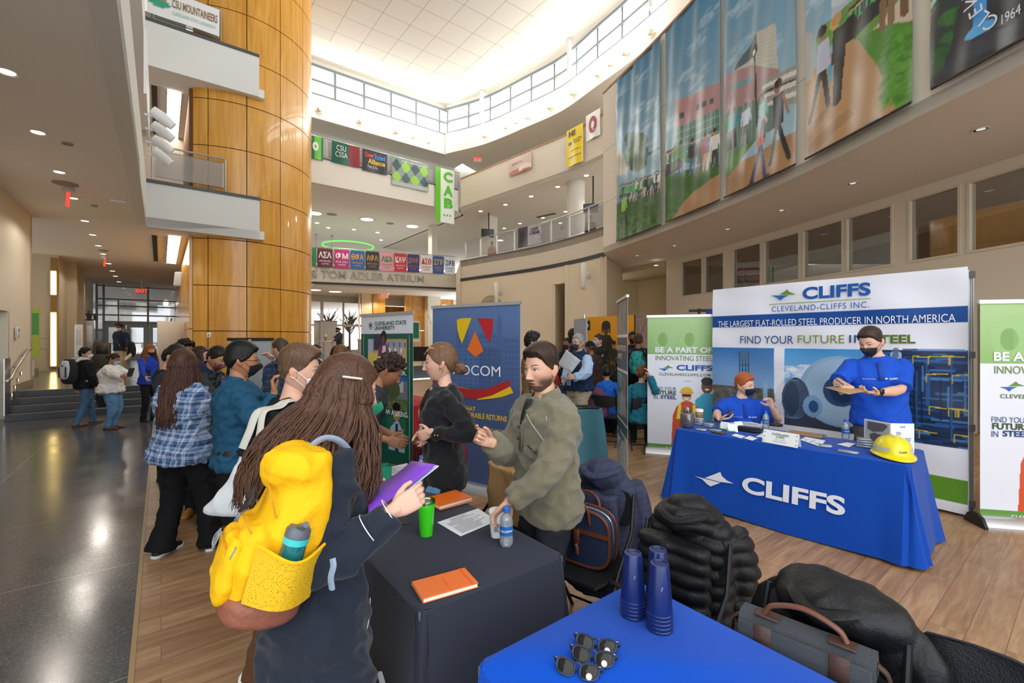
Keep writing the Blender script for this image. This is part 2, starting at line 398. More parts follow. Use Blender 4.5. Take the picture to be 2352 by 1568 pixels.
for i in range(len(JZ)-1):
 for j in range(len(pa)-1):
  a0,a1=R(pa[j]+.28),R(pa[j+1]-.28);n=6;z0,z1=JZ[i]+.012,JZ[i+1]-.012
  r0,r1=CRAD-.03,CRAD
  rings=[]
  for k in range(n+1):
   a=a0+(a1-a0)*k/n;c,s_=math.cos(a),math.sin(a)
   rings.append([(r0*c,r0*s_,z0),(r1*c,r1*s_,z0),(r1*c,r1*s_,z1),(r0*c,r0*s_,z1)])
  m.rings(rings,True,True,True)
m.build('panelling',VENEER,colm,ang=25)
m=MB();n=40
rings=[[((CRAD-.035)*math.cos(R(-86+178*k/n)),(CRAD-.035)*math.sin(R(-86+178*k/n)),z)for k in range(n+1)]for z in(0,ZC)]
m.rings(rings,False);m.build('joint_backing',M('3a2206',.7),colm)
a0,b0=toab((CC.x+CRAD*math.cos(R(-86)),CC.y+CRAD*math.sin(R(-86))))
m=MB()
for k in range(9):
 bb=b0+.02+k*1.75
 for(z0,z1)in((ZR,2.0),(2.02,Z1-.01)):
  wallseg(m,a0,bb+1.73,a0,bb,z0,z1,-.08)
struct('wall_wood_screen',m,VENEER)
m=MB();wallseg(m,a0+.1,b0+16,a0+.1,b0+.3,0,Z1,-.1);wallseg(m,a0+.02,b0+12,a0+.02,b0+.1,Z2,Z2S,-.1);struct('wall_behind_screen',m,M('7a4c14',.7))
fa,fb=(6.95,27.85),(15.2,25.56)
L2S=[(-12,BR),(-.32,BR),(-.32,15.95),(2.55,15.95),(2.55,28.9),fa,fb,(16.2,26.5),(16.2,50),(-12,50)]
m=MB();m.prism([AB(*p)for p in L2S],Z1,Z1+.25);struct('ceiling_level_1',m,SOFFIT)
def fascia(m,pts,z0,z1,th=.2):
 for(p,q)in zip(pts[:-1],pts[1:]):wallseg(m,p[0],p[1],q[0],q[1],z0,z1,th)
m=MB();fascia(m,[(-.32,BR),(-.32,15.95)],Z1-.01,Z2,.2);fascia(m,[(-.32,15.95),(2.42,15.95)],Z1-.011,Z2,.2)
struct('trim_3',m,M('dfe0db',.7))
m=MB();fascia(m,[(-.34,15.92),(2.44,15.92)],Z2,Z2+.09,.24);fascia(m,[(-.34,15.93),(-.34,BR)],Z2,Z2+.08,-.24);struct('trim_4',m,DARKG)
m=MB();fascia(m,[fa,fb],Z1-.01,Z2,.2);fascia(m,[(2.3,29.14),fa],Z1-.01,Z2,.2);struct('trim_5',m,M('d6cfc0',.8))
m=MB();fascia(m,[(2.3,29.1),(fa[0],fa[1]-.04),(fb[0]-.02,fb[1]-.04)],4.93,5.03,.06);struct('trim_6',m,BLACKTRIM)
m=MB();L3S=[(-12,BR),(-.35,BR),(-.35,15.95),(2.55,15.95),(2.55,23.02),(13.75,23.02),(14.5,23.6),(14.5,50),(-12,50)]
m.prism([AB(*p)for p in L3S],Z2S,Z2S+.25);struct('ceiling_level_2',m,SOFFIT)
m=MB();fascia(m,[(-.34,BR),(-.34,15.9),(2.4,15.9)],Z2S-.01,Z3,.2);struct('trim_7',m,M('e3e3de',.7))
m=MB();fascia(m,[(-.37,15.88),(2.4,15.88)],Z3,Z3+.09,.24);struct('trim_8',m,DARKG)
m=MB();fascia(m,[(2.4,23),(13.75,23)],Z2S-.01,Z3,.2);struct('trim_9',m,M('e2dfd6',.8))
m=MB();fascia(m,[(2.4,22.97),(13.75,22.97)],Z3,Z3+.07,.24);struct('trim_10',m,DARKG)
m=MB();m.prism([AB(*p)for p in[(-12,BR),(-.35,BR),(-.35,15.9),(1.2,15.9),(1.2,19),(-12,19)]],Z4S+1.2,ZC);struct('ceiling_level_3',m,SOFFIT)
m=MB();wallseg(m,-5.5,BR,-5.5,24,Z2,ZC,.2);wallseg(m,a0,21.2,-12,21.2,Z2,Z4S+1.2,.2);struct('wall_upper_left',m,M('b6aa9b',.85))
ring_low=catmull(vec2([(-2.87,25.2),(-.66,23.1),(1.21,21.2),(2.72,19.1),(3.62,17.4)]),10)
ring_wall=catmull(vec2([(3.28,16.35),(4.33,13.2),(5.03,10.66),(5.44,8.57),(5.66,6.29),(5.76,5.09),(5.78,3.5),(5.75,1.8)]),10)
ring_top=catmull(vec2([(-3.8,26.0),(-1.49,24.7),(.63,22.8),(2.32,21.1),(3.58,19.0),(4.4,17.6),(5.44,15.6),(5.95,14.0),(6.35,12),(6.6,9),(6.6,4)]),10)
ring_l3=catmull(vec2([(-3.0,26.5),(.92,21.8+.6),(2.5,20.7),(3.74,18.9),(4.3,17.6)]),10)
m=MB();ribbon(m,ring_low,5.06,Z2-.02,0,.25);struct('wall_right_parapet',m,M('d2c8b6',.85))
m=MB();ribbon(m,ring_low,4.9,5.06,-.03,.2);struct('trim_11',m,BLACKTRIM)
m=MB();ribbon(m,ring_low,Z2-.02,Z2+.05,-.02,.27);struct('trim_12',m,DARKG)
wl=ring_low+vec2([(4.3,18.8),(4.86,20.0)])
s0,_=curve_px(ring_low,1268);s1,_=curve_px(ring_low,1305)
low_a=[p for p in wl if p[0]<s0[0]]+[s0];low_b=[s1]+[p for p in wl if p[0]>s1[0]]
m=MB();ribbon(m,low_a,0,4.9,0,.25);ribbon(m,low_b,0,4.9,0,.25);ribbon(m,[s0,s1],4.15,4.9,0,.25)
q0=s0+Vector((.9,2.4));q1=s1+Vector((.9,2.0))
ribbon(m,[s0,q0],0,4.9,0,-.15);ribbon(m,[q0,q1],0,4.9,0,.1);ribbon(m,[q1,s1],0,4.9,0,-.15)
struct('wall_right_lower',m,M('e0d2b8',.85))
m=MB();p=AB(*fb);m.prism([(p.x-.05,p.y-.1),(-2.85,25.1),(-2.3,25.8),(p.x+.9,p.y+.9)],0,Z2-.02);struct('wall_corner_pier',m,M('cdc3b1',.85))
def floor_from(ring,off,z0,z1,extra):
 m=MB();m.prism([(p[0],p[1])for p in ring]+extra,z0,z1);return m
struct('floor_level_2',floor_from(ring_low,0,Z2-.3,Z2-.025,[(14,17.4),(14,42),tuple(AB(16.1,50)[:2]),tuple(AB(16.1,26.6)[:2])]),M('b5ab9b',.8))
struct('ceiling_right_level_2',floor_from(ring_l3,0,Z2S,Z2S+.2,[(14,17.5),(14,50),tuple(AB(14.4,50)[:2]),tuple(AB(14.4,23.7)[:2])]),M('ddd5c8',.9))
m=MB();ribbon(m,ring_l3,Z2S-.01,11.0,0,.2);struct('wall_right_balcony',m,M('d8cfbf',.85))
m=MB();ribbon(m,ring_l3,11.0,11.06,-.03,.24);struct('trim_13',m,M('a87b4e',.5))
ring_l3b=[p+Vector((1.0,2.3))for p in ring_l3]
def curve_windows(prefix,ring,pxs,z0,z1,zb,zt,wallmat,framemat,glassmat,th=.2,n0=1,group=None,mid=None):
 """wall along ring between zb and zt with window openings [px0,px1]; returns next index"""
 runs=[]
 def idx(px):
  k=(px-CX)/F
  for i in range(len(ring)-1):
   p,q=ring[i],ring[i+1];d0=p[0]-k*p[1];d1=q[0]-k*q[1]
   if d0*d1<=0 and abs(d0-d1)>1e-9 and p[1]+(q[1]-p[1])*.5>0:return i+d0/(d0-d1)
  return None
 def sub(t0,t1):
  def P(t):
   i=min(int(t),len(ring)-2);return ring[i]+(ring[i+1]-ring[i])*(t-i)
  out=[P(t0)];i=int(t0)+1
  while i<t1:
   if i-t0>.02 and t1-i>.02:out.append(ring[i])
   i+=1
  out.append(P(t1));return out
 m=MB();t=0.0;spans=[(idx(a),idx(b))for a,b in pxs]
 for a,b in spans:ribbon(m,sub(t,a),zb,zt,0,th);t=b
 ribbon(m,sub(t,len(ring)-1.0),zb,zt,0,th)
 for a,b in spans:
  sg=sub(a,b);ribbon(m,sg,zb,z0,0,th);ribbon(m,sg,z1,zt,0,th)
 k=n0
 for a,b in spans:
  sg=sub(a,b);f=MB();e=.05
  ribbon(f,sg,z0,z0+e,-.02,.1);ribbon(f,sg,z1-e,z1,-.02,.1)
  for q,s_ in((sg[0],1),(sg[-1],-1)):
   d=(sg[1]-sg[0]).normalized()if s_>0 else(sg[-1]-sg[-2]).normalized()
   ribbon(f,[q,q+d*e*s_]if s_>0 else[q+d*e*s_,q],z0+e,z1-e,-.02,.1)
  if mid:ribbon(f,sg,mid-.03,mid+.03,-.02,.08)
  fo=struct('window_%d'%k,f,framemat);k+=1
  g=MB()
  n=len(sg);vs=[]
  for i,p in enumerate(sg):
   tt=(sg[min(i+1,n-1)]-sg[max(i-1,0)]).normalized();o=Vector((-tt[1],tt[0]))*.05;vs.append((p[0]+o[0],p[1]+o[1]))
  g.rings([[(x,y,z0+e)for x,y in vs],[(x,y,z1-e)for x,y in vs]],False)
  g.build('glass',glassmat,fo,smooth=False)
 return m,k
mw,kx=curve_windows('w',ring_l3b,[(1119,1160),(1163,1203),(1214,1250),(1253,1290)],10.5,12.2,Z2S+.2,13.2,None,M('bdbcb6',.5),DGLASS,n0=1,mid=11.4)
struct('wall_right_level_3',mw,M('ded6c8',.85))
m=MB();ribbon(m,ring_top,Z4S,13.35,0,.35)
ribbon(m,ring_top[:34],Z4S-.001,Z4S+.1,0.001,7.5);ribbon(m,ring_top[33:],Z4S-.001,Z4S+.1,0.001,2.4)
struct('wall_ring_right',m,M('e6e0d4',.85))
m=MB();fascia(m,[(2.4,23),(14.2,23)],Z4S,13.35,.35);wallseg(m,2.4,24.5,17.2,24.5,Z3,Z4S+.1,.2);wallseg(m,2.4,24.55,17.2,24.55,Z2S+.26,Z3+.01,.1)
wallseg(m,2.4,23.34,14.4,23.34,Z4S,Z4S+.1,1.3)
struct('wall_back_level_3',m,WALLW)
m=MB();wallseg(m,-4,36,16.5,36,Z2,Z2S,.2);struct('wall_back_level_2',m,M('e4ded2',.85))
m=MB();m.prism([AB(-8,-6),AB(22,-6),AB(22,27),AB(-8,27)],ZC+.02,ZC+.3);struct('ceiling',m,M('e2ded6',.9))
tile=[AB(12.0,21.2)]+[AB(*toab((x-1.2,y)))for x,y in((1.2,20.5),(3.2,17),(4.2,13.5),(4.6,8),(4.6,4))]+[AB(1.0,BR),AB(1.0,21.2)]
m=MB();m.prism([(p[0],p[1])for p in tile],ZC-.02,ZC+.019);struct('ceiling_tiles',m,TILE)
def clerestory(name,ring,z0,z1,step,posts=(),n0=20):
 L=[0]
 for p,q in zip(ring[:-1],ring[1:]):L.append(L[-1]+(q-p).length)
 def P(d):
  for i in range(len(ring)-1):
   if L[i+1]>=d:return ring[i]+(ring[i+1]-ring[i])*((d-L[i])/(L[i+1]-L[i]))
  return ring[-1]
 k=0;d=0.0;grid=MB();n=int(L[-1]/step)
 fr=MB()
 ribbon(fr,ring,z0-.07,z0+.07,.05,.25);ribbon(fr,ring,z1-.07,z1+.07,.05,.25);ribbon(fr,ring,(z0+z1)/2-.045,(z0+z1)/2+.045,.08,.2)
 for i in range(n+1):
  p=P(i*step);q=P(min(i*step+.10,L[-1]));
  if(q-p).length>.01:ribbon(fr,[p,q],z0,z1,.12,.22)
 return fr,P
f,PP=clerestory('c',ring_top,13.45,14.85,1.45)
co=struct('window_20',f,M('7f888c',.5))
m=MB();ribbon(m,ring_top,13.34,13.42,.0,.35);ribbon(m,ring_top,14.9,ZC+.02,.1,.35);struct('trim_14',m,WALLW)
g=MB();g.rings([[(p[0],p[1],13.5)for p in ring_top[::3]],[(p[0],p[1],14.8)for p in ring_top[::3]]],False)
g.v=[Vector((v.x+.12,v.y+.1,v.z))for v in g.v];g.build('glass',mat_glass('clear_glass','ffffff',0),co,smooth=False)
rb=[Vector(AB(a,23)[:2])for a in(2.4,5.3,8.2,11.1,14.0)]
f,_=clerestory('c',rb,13.45,14.85,1.45)
co=struct('window_21',f,M('7f888c',.5))
m=MB();ribbon(m,rb,14.9,ZC+.02,.1,.35);ribbon(m,rb,13.34,13.42,0,.35);struct('trim_15',m,WALLW)
for px in(1112+3,1317,1508):
 p,t=curve_px(ring_top,px);lathe_obj('clerestory_post',[(.11,13.4),(.11,ZC)],M('d6d8d8',.5),n=12,c=(p[0]-.2,p[1]-.1,0))['kind']='structure'
m=MB();ribbon(m,ring_wall,Z1,10.5,0,.3);struct('wall_right',m,M('e4dbca',.85))
m=MB();ribbon(m,ring_wall,10.5,10.56,-.03,.34);struct('trim_16',m,M('a5744a',.5))
for z in(6.55,8.4):
 m=MB();ribbon(m,ring_wall,z,z+.012,-.003,.01);struct('trim_%d'%(17 if z<7 else 18),m,M('a79d8d',.8))
wwall=catmull(vec2([(6.1,18.0),(7.05,15.07),(7.75,12.2),(8.2,9.79),(8.55,7.57),(8.7,5.5),(8.75,2),(8.5,-4)]),8)
m=MB();m.prism([(p[0],p[1])for p in ring_wall]+[(12,-5),(12,22),(4.86,20.4),(4.0,18.0)],Z1+.001,Z1+.2);struct('ceiling_right',m,M('e6ddd0',.9))
m=MB();m.prism([(4.7,20.2),(6.0,18.2),(9,18),(9,26),(4.7,26)],4.6,Z1);struct('ceiling_recess',m,M('c9b48f',.85))
mw,kx=curve_windows('w',wwall,[(1564,1614),(1617,1664),(1681,1749),(1753,1838),(1842,1938),(1942,2052),(2085,2208),(2221,2420)],3.28,4.62,0,Z1,None,M('d4c9b2',.6),DGLASS,n0=5)
struct('wall_right_windows',mw,M('ddd1ba',.85))
m=MB();ribbon(m,vec2([(5.3,22.6),(6.3,22.6),(8.5,20)]),0,4.7,0,.1);ribbon(m,vec2([(6.1,18.0),(7.6,21)]),0,4.7,-.1,0);struct('wall_recess',m,M('cdbb97',.85))
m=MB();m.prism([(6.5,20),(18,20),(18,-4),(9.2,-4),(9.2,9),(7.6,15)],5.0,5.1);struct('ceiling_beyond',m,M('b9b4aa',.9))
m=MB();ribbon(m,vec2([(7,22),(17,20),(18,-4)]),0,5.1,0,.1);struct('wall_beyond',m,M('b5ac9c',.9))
for i,(x,y)in enumerate(((10.5,5.0),(11.5,8.5),(10.2,11.5),(9.4,14.5))):
 lamp('beyond_room_lamp','AREA',(x,y,4.9),90,1.2,color=(1,.93,.84));g=MB();g.lathe([(.45,4.985),(.4,4.98)],20,(x,y+1.2,0));g.build('ceiling_light_disc',LIT)['kind']='structure'
m=MB();p0,_=curve_px(wwall,2212);
dr=MB()
def wpoint(px):p,t=curve_px(wwall,px);return p,t
for i,(x0,x1)in enumerate(((2226,2252),(2262,2330))):
 a,t=wpoint(x0);b,t2=wpoint(x1);f=MB();e=.07
 o=-.1
 ribbon(f,[a,b],2.28,2.36,o,.02);ribbon(f,[a,a+t*e],0.001,2.28,o,.02);ribbon(f,[b-t*e,b],0.001,2.28,o,.02);ribbon(f,[a,b],0.001,.12,o,.02);ribbon(f,[a,b],1.05,1.12,o,.02);ribbon(f,[a,b],1.85,1.92,o,.02)
 d=struct('door_%d'%(i+1),f,M('cfc4ad',.5))
 g=MB();ribbon(g,[a,b],.1,2.3,-.04,-.03);g.build('glass',mat_glass('door_glass_dark','4a3f3c',.12),d,smooth=False)
m=MB();a,t=wpoint(2224);b,t2=wpoint(2256);ribbon(m,[a,b],.35,1.8,-.02,-.01);struct('trim_19',m,M('7c1f22',.5))
BB=33.5
m=MB();wallseg(m,2.2,BB,12.8,BB,ZR,.95,.1);struct('wall_back',m,M('d8cfbf',.8))
frame=MB()
wallseg(frame,2.2,BB,16,BB,4.35,Z1,.12)
bw0=[((718+0-CX)/F),]
def a_of(px,b):
 k=(px-CX)/F;return(b*(k*UY-UX))/(VX-k*VY)
for px0,px1 in((737,743),(788,791)):
 wallseg(frame,a_of(px0,BB),BB,a_of(px1,BB),BB,.9,4.4,.15)
wallseg(frame,2.2,BB,a_of(832,BB),BB,2.62,2.78,.15)
fo=struct('window_22',frame,M('c9c6bf',.6))
g=MB();wallseg(g,2.2,BB+.1,a_of(832,BB),BB+.1,.95,4.35,.01);g.build('glass',mat_glass('clear_glass2','ffffff',0),fo,smooth=False)
m=MB();wallseg(m,a_of(822,BB),BB,a_of(824,BB-3),BB-3,ZR,Z1,.1);wallseg(m,a_of(831,BB-3),BB-3,a_of(857,BB-3),BB-3,ZR,Z1,.15);struct('wall_pale_wood',m,VENEERP)
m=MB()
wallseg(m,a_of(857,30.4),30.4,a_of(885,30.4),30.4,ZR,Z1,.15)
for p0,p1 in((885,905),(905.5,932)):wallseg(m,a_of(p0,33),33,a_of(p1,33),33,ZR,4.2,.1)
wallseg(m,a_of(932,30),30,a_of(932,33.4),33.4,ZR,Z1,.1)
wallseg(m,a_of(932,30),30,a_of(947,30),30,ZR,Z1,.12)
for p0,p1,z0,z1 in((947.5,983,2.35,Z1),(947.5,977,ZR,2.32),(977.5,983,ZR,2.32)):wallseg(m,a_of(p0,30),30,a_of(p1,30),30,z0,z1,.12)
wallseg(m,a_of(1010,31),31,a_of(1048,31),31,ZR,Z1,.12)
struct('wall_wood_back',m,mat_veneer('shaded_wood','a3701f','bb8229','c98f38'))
m=MB();wallseg(m,a_of(983,29.5),29.5,a_of(1012,29.5),29.5,ZR,Z1,.6);wallseg(m,a_of(1040,31),30.9,a_of(1050,31),30.9,ZR,Z1,.2);struct('wall_white_pier',m,M('d2c9b8',.8))
m=MB();wallseg(m,a_of(1017,30.8),30.8,a_of(1037,30.8),30.8,1.6,4.35,.05);struct('window_23',m,mat_emit('daylit_window','ffffff',1.6))
m=MB();wallseg(m,a_of(885,32.5),32.5,a_of(950,32.5),32.5,4.2,Z1,.1);struct('trim_20',m,WALLW)
for i,(px,h)in enumerate(((752,4.0),(803,4.2))):
 m=MB();p=at(px,712,40);rr=random.Random(i)
 m.tube([(p.x,p.y,.4),(p.x,p.y,3.2)],[.12,.08],6)
 for k in range(30):
  x0=p.x+rr.uniform(-.1,.1);z0=rr.uniform(2.2,3.3);dx=rr.uniform(-1,1)
  m.tube([(x0,p.y,z0),(x0+dx*.5,p.y+.1,z0+.5),(x0+dx,p.y+rr.uniform(-.2,.2),z0+rr.uniform(.7,1.3))],[.06,.045,.02],4)
 o=m.build('tree',M('6a5c52',.9));tag(o,('bare winter tree behind the far bright window, nearer the wood column','bare winter tree behind the far bright window, farther from the wood column')[i],'tree','bare trees outside the far windows')
BE=34.2
fr=MB()
def EB(a0,a1,z0,z1,d=.1):wallseg(fr,a0,BE,a1,BE,z0,z1,d)
def ae(px):return a_of(px,BE)
for px in(222,238,340,417):EB(ae(px)-.05,ae(px)+.05,ZR,Z1)
for z in(Z1-.08,3.98,3.60,3.08):EB(ae(222),ae(420),z-.04,z+.04)
for z in(2.2,1.2):EB(ae(222),ae(238),z-.04,z+.04)
EB(ae(238),ae(420),2.52,2.74,.16)
EB(ae(272)-.03,ae(272)+.03,2.7,3.98)
fo=struct('window_24',fr,M('8e9394',.45))
g=MB();wallseg(g,ae(222),BE+.05,ae(420),BE+.05,2.74,Z1,.01);wallseg(g,ae(222),BE+.05,ae(238),BE+.05,ZR,2.7,.01);g.build('glass',GLASS,fo,smooth=False)
for i,(p0,p1)in enumerate(((240,289),(291,338),(343,385),(387,419))):
 d=MB();a0_,a1_=ae(p0),ae(p1);s_=.17
 for(x0,x1,z0,z1)in((a0_,a0_+s_,ZR,2.52),(a1_-s_,a1_,ZR,2.52),(a0_+s_,a1_-s_,2.38,2.52),(a0_+s_,a1_-s_,ZR,ZR+.3),(a0_+s_,a1_-s_,1.45,1.50)):
  wallseg(d,x0,BE,x1,BE,z0,z1,.06)
 o=struct('door_%d'%(i+5),d,M('9a9e9f',.45));g=MB();wallseg(g,a0_+s_,BE+.02,a1_-s_,BE+.02,ZR+.3,2.38,.01);g.build('glass',GLASS,o,smooth=False)
m=MB();wallseg(m,-14,52,12,52,0,9,.5);struct('wall_outside',m,M('e9e9e6',.8))
for k in range(9):
 m=MB();a_=-9+k*2.0;wallseg(m,a_,51.8,a_+1.2,51.8,4.3,5.6,.1);wallseg(m,a_,51.8,a_+1.2,51.8,1.0,2.6,.1);struct('window_%d'%(30+k),m,M('6d7780',.4))
m=MB();m.prism([AB(-14,50),AB(16,50),AB(16,70),AB(-14,70)],.3,.4);struct('floor_outside',m,M('c9c9c6',.9))
import numpy as np
# ================= prints =================
class Canvas:
 """small colour raster used as per-vertex colours of a printed sheet; x right, y up, unit = metres of the sheet"""
 def __init__(s,w,h,px,bgc='ffffff'):
  s.w,s.h=w,h;s.nx=max(2,int(w/px));s.ny=max(2,int(h/px))
  s.X,s.Y=np.meshgrid(np.linspace(0,w,s.nx+1),np.linspace(0,h,s.ny+1));s.A=np.zeros(s.X.shape+(3,));s.A[:]=srgb(bgc)[:3]
 def put(s,mask,c,a=1.0):
  c=np.array(srgb(c)[:3])if isinstance(c,(str,tuple))else c
  s.A[mask]=s.A[mask]*(1-a)+c*a
  return s
 def rect(s,x0,y0,x1,y1,c,a=1):return s.put((s.X>=x0)&(s.X<=x1)&(s.Y>=y0)&(s.Y<=y1),c,a)
 def ell(s,x,y,rx,ry,c,a=1):return s.put(((s.X-x)/rx)**2+((s.Y-y)/ry)**2<=1,c,a)
 def poly(s,pts,c,a=1):
  m=np.zeros(s.X.shape,bool);n=len(pts)
  for i in range(n):
   x0,y0=pts[i];x1,y1=pts[(i+1)%n]
   if y0==y1:continue
   cnd=((s.Y>min(y0,y1))&(s.Y<=max(y0,y1)))&(s.X<(x1-x0)*(s.Y-y0)/(y1-y0)+x0);m^=cnd
  return s.put(m,c,a)
 def line(s,x0,y0,x1,y1,wd,c,a=1):
  dx,dy=x1-x0,y1-y0;L2=dx*dx+dy*dy+1e-12;t=np.clip(((s.X-x0)*dx+(s.Y-y0)*dy)/L2,0,1)
  return s.put((s.X-x0-t*dx)**2+(s.Y-y0-t*dy)**2<=(wd/2)**2,c,a)
 def grad(s,y0,y1,c0,c1):
  a,b=np.array(srgb(c0)[:3]),np.array(srgb(c1)[:3]);t=np.clip((s.Y-y0)/(y1-y0),0,1)[...,None];m=(s.Y>=y0)&(s.Y<=y1)
  s.A[m]=(a*(1-t)+b*t)[m];return s
 def cloud(s,x,y,rx,ry,c='e8f0f5',seed=0,n=14,a=.35):
  r=random.Random(seed)
  for _ in range(n):s.ell(x+r.uniform(-rx,rx),y+r.uniform(-ry,ry),rx*r.uniform(.2,.5),ry*r.uniform(.2,.5),c,a)
  return s
 def speck(s,y0,y1,cols,n,seed,size=(.02,.06),x0=0,x1=None):
  r=random.Random(seed)
  for _ in range(n):
   k=r.uniform(*size);s.ell(r.uniform(x0,x1 or s.w),r.uniform(y0,y1),k,k*r.uniform(.4,1),r.choice(cols),.6)
  return s
 def person(s,x,y,h,top,leg,skin='c99a77',hair='3a2a20',step=.12,back=False,dirn=1):
  s.line(x,y+h*.5,x-step*h,y+h*.26,h*.10,leg);s.line(x-step*h,y+h*.26,x-step*1.6*h,y+.03*h,h*.075,leg)
  s.line(x,y+h*.5,x+step*h,y+h*.26,h*.10,leg);s.line(x+step*h,y+h*.26,x+step*1.2*h,y+.03*h,h*.075,leg)
  s.poly([(x-.1*h,y+.45*h),(x+.1*h,y+.45*h),(x+.13*h,y+.8*h),(x-.13*h,y+.8*h)],top)
  s.line(x-.12*h,y+.78*h,x-.15*h,y+.5*h,h*.05,top);s.line(x+.12*h,y+.78*h,x+.16*h*dirn,y+.52*h,h*.05,top)
  s.ell(x,y+.9*h,.055*h,.075*h,hair if back else skin);s.ell(x,y+.93*h,.06*h,.055*h,hair)
  return s
def sheet(name,cv,parent,mat,x0=0,z0=0,y=0,wave=None,label=None,back=.003):
 """printed sheet with per-vertex colours, facing -y"""
 ny,nx=cv.X.shape;co=np.zeros((ny*nx,3));co[:,0]=cv.X.ravel()+x0;co[:,2]=cv.Y.ravel()+z0;co[:,1]=y
 if wave is not None:co[:,1]+=wave(co[:,0],co[:,2])
 i=np.arange(ny*nx).reshape(ny,nx);f=np.stack([i[:-1,:-1],i[:-1,1:],i[1:,1:],i[1:,:-1]],-1).reshape(-1,4)
 me=bpy.data.meshes.new(name);me.from_pydata(co.tolist(),[],f.tolist());me.materials.append(mat)
 ca=me.color_attributes.new('Col','FLOAT_COLOR','POINT');ca.data.foreach_set('color',np.concatenate([cv.A.reshape(-1,3),np.ones((ny*nx,1))],1).ravel())
 me.polygons.foreach_set('use_smooth',[True]*len(me.polygons));me.update()
 o=link(bpy.data.objects.new(name,me),parent)
 if label:o['label']=label
 return o
class Sc:
 def __init__(s,cv,x,z,k):s.c,s.x,s.z,s.k=cv,x,z,k
 def ell(s,x,y,a,b,c,*r):s.c.ell(s.x+(x-s.x)*s.k,s.z+(y-s.z)*s.k,a*s.k,b*s.k,c,*r)
 def line(s,a,b,c,d,w_,col,*r):s.c.line(s.x+(a-s.x)*s.k,s.z+(b-s.z)*s.k,s.x+(c-s.x)*s.k,s.z+(d-s.z)*s.k,w_*s.k,col,*r)
 def poly(s,P,c,*r):s.c.poly([(s.x+(a-s.x)*s.k,s.z+(b-s.z)*s.k)for a,b in P],c,*r)
 # ================= ceiling lamps =================
def downlight(loc,r,label,group,lens=None,dim=False,spot=0):
 t=thing('ceiling_light',label,'light',loc,0,group)
 lathe_obj('trim_ring',[(r*1.0,-.006),(r*1.18,-.012),(r*1.22,.0),(r,.0)],M('d8d4cb',.5),t,20,cap0=False,cap1=False)
 lathe_obj('reflector',[(r,-.004),(r*.9,-.002),(r*.6,-.0012)],CHROME if dim else M('f1e2c4',.3,.3),t,20,cap0=False,cap1=False)
 lathe_obj('lens',[(r*(.62 if dim else.9),-.003),(r*.1,-.0045)],lens or LIT,t,20,cap0=False)
 return t
pl=[(15,165),(87,304),(136,395),(168,455),(195,507),(213,539),(226,564),(237,583),(249,605),(258,622),(265,634),(273,647)]
ordn=['nearest','second','third','fourth','fifth','sixth','seventh','eighth','ninth','tenth','eleventh','farthest']
for i,(x,y)in enumerate(pl):
 downlight(atz(x,y,Z1-.002),.085 if i<8 else.1,'round recessed light in the grey left ceiling, %s of the row'%ordn[i],'ceiling lights of the left walkway')
for i,(x,y)in enumerate(((404,641),(403,650))):downlight(atz(x,y,Z1-.002),.1,'small recessed light by the wood screen near the entrance, %s one'%('nearer','farther')[i],'ceiling lights at the wood screen')
for i,(x,y)in enumerate(((722,666),(770,670),(886,675))):downlight(atz(x,y,Z1-.002),(.42,.42,.25)[i],('wide round light under the atrium name wall, beside the wood column','wide round light under the atrium name wall, in the middle','round light under the atrium name wall, right of the exit sign')[i],'wide lights under the atrium name wall')
for i,(x,y)in enumerate(((723,490),(843,504),(947,520))):downlight(atz(x,y,Z2S-.002),.42,'wide round ceiling light over the banner balcony, %s'%('beside the wood column','in the middle','the one farthest right')[i],'wide lights over the letter banners')
for i,(x,y)in enumerate(((754,523),(813,527),(867,534),(728,512),(875,551),(898,572),(802,567),(1000,560))):downlight(atz(x,y,Z2S-.002),.14,'small recessed light over the balcony of letter banners, %s from the column'%ordn[i],'small lights over the letter banners')
for i,(x,y)in enumerate(((1104,485),(1161,470),(1220,451),(1281,429),(1347,403))):downlight(atz(x,y,Z2S-.002),.12,'recessed light following the curved balcony edge, %s from the left'%ordn[i].replace('nearest','first'),'lights along the curved balcony edge')
for i,(x,y)in enumerate(((1135,500),(1194,513),(1247,500),(1287,512),(1299,486),(1158,524),(1231,525),(1149,552),(1215,536))):downlight(atz(x,y,Z2S-.002),.12 if i!=7 else.25,'recessed light deep over the curved balcony lounge, %s counted from the left hanging screen'%ordn[i].replace('nearest','first'),'lights deep over the curved balcony')
for i,(x,y)in enumerate(((2253,297),(1959,421),(1795,483),(1671,526),(1549,564),(1464,587))):downlight(atz(x,y,Z1-.004),.085,'chrome recessed spotlight under the giant photo banners, %s from the right'%ordn[i].replace('nearest','first'),'chrome spotlights under the banner wall',mat_emit('dim_lens','e9e4d8',.9)if i==0 else bpy.data.materials['dim_lens'],True)
tag(downlight(atz(1507,609,4.595),.08,'warm light in the tan recess behind the standing banners','light'),None)
for(x,y,z,p_)in[(*AB(-1.5,b)[:2],Z1-.35,32)for b in(11.5,15,19,24,29)]+[(*AB(8,29)[:2],Z1-.4,120),(*AB(12,29)[:2],Z1-.4,120)]+[(*AB(a,26.5)[:2],Z2S-.4,150)for a in(5,8.5,12)]+[(2.5,23.5,Z2S-.4,120),(6,20.5,Z2S-.4,120)]:
 lamp('downlight_lamp','SPOT',(x,y,z),p_*1.6,.15,color=(1,.92,.80)).data.spot_size=R(165)
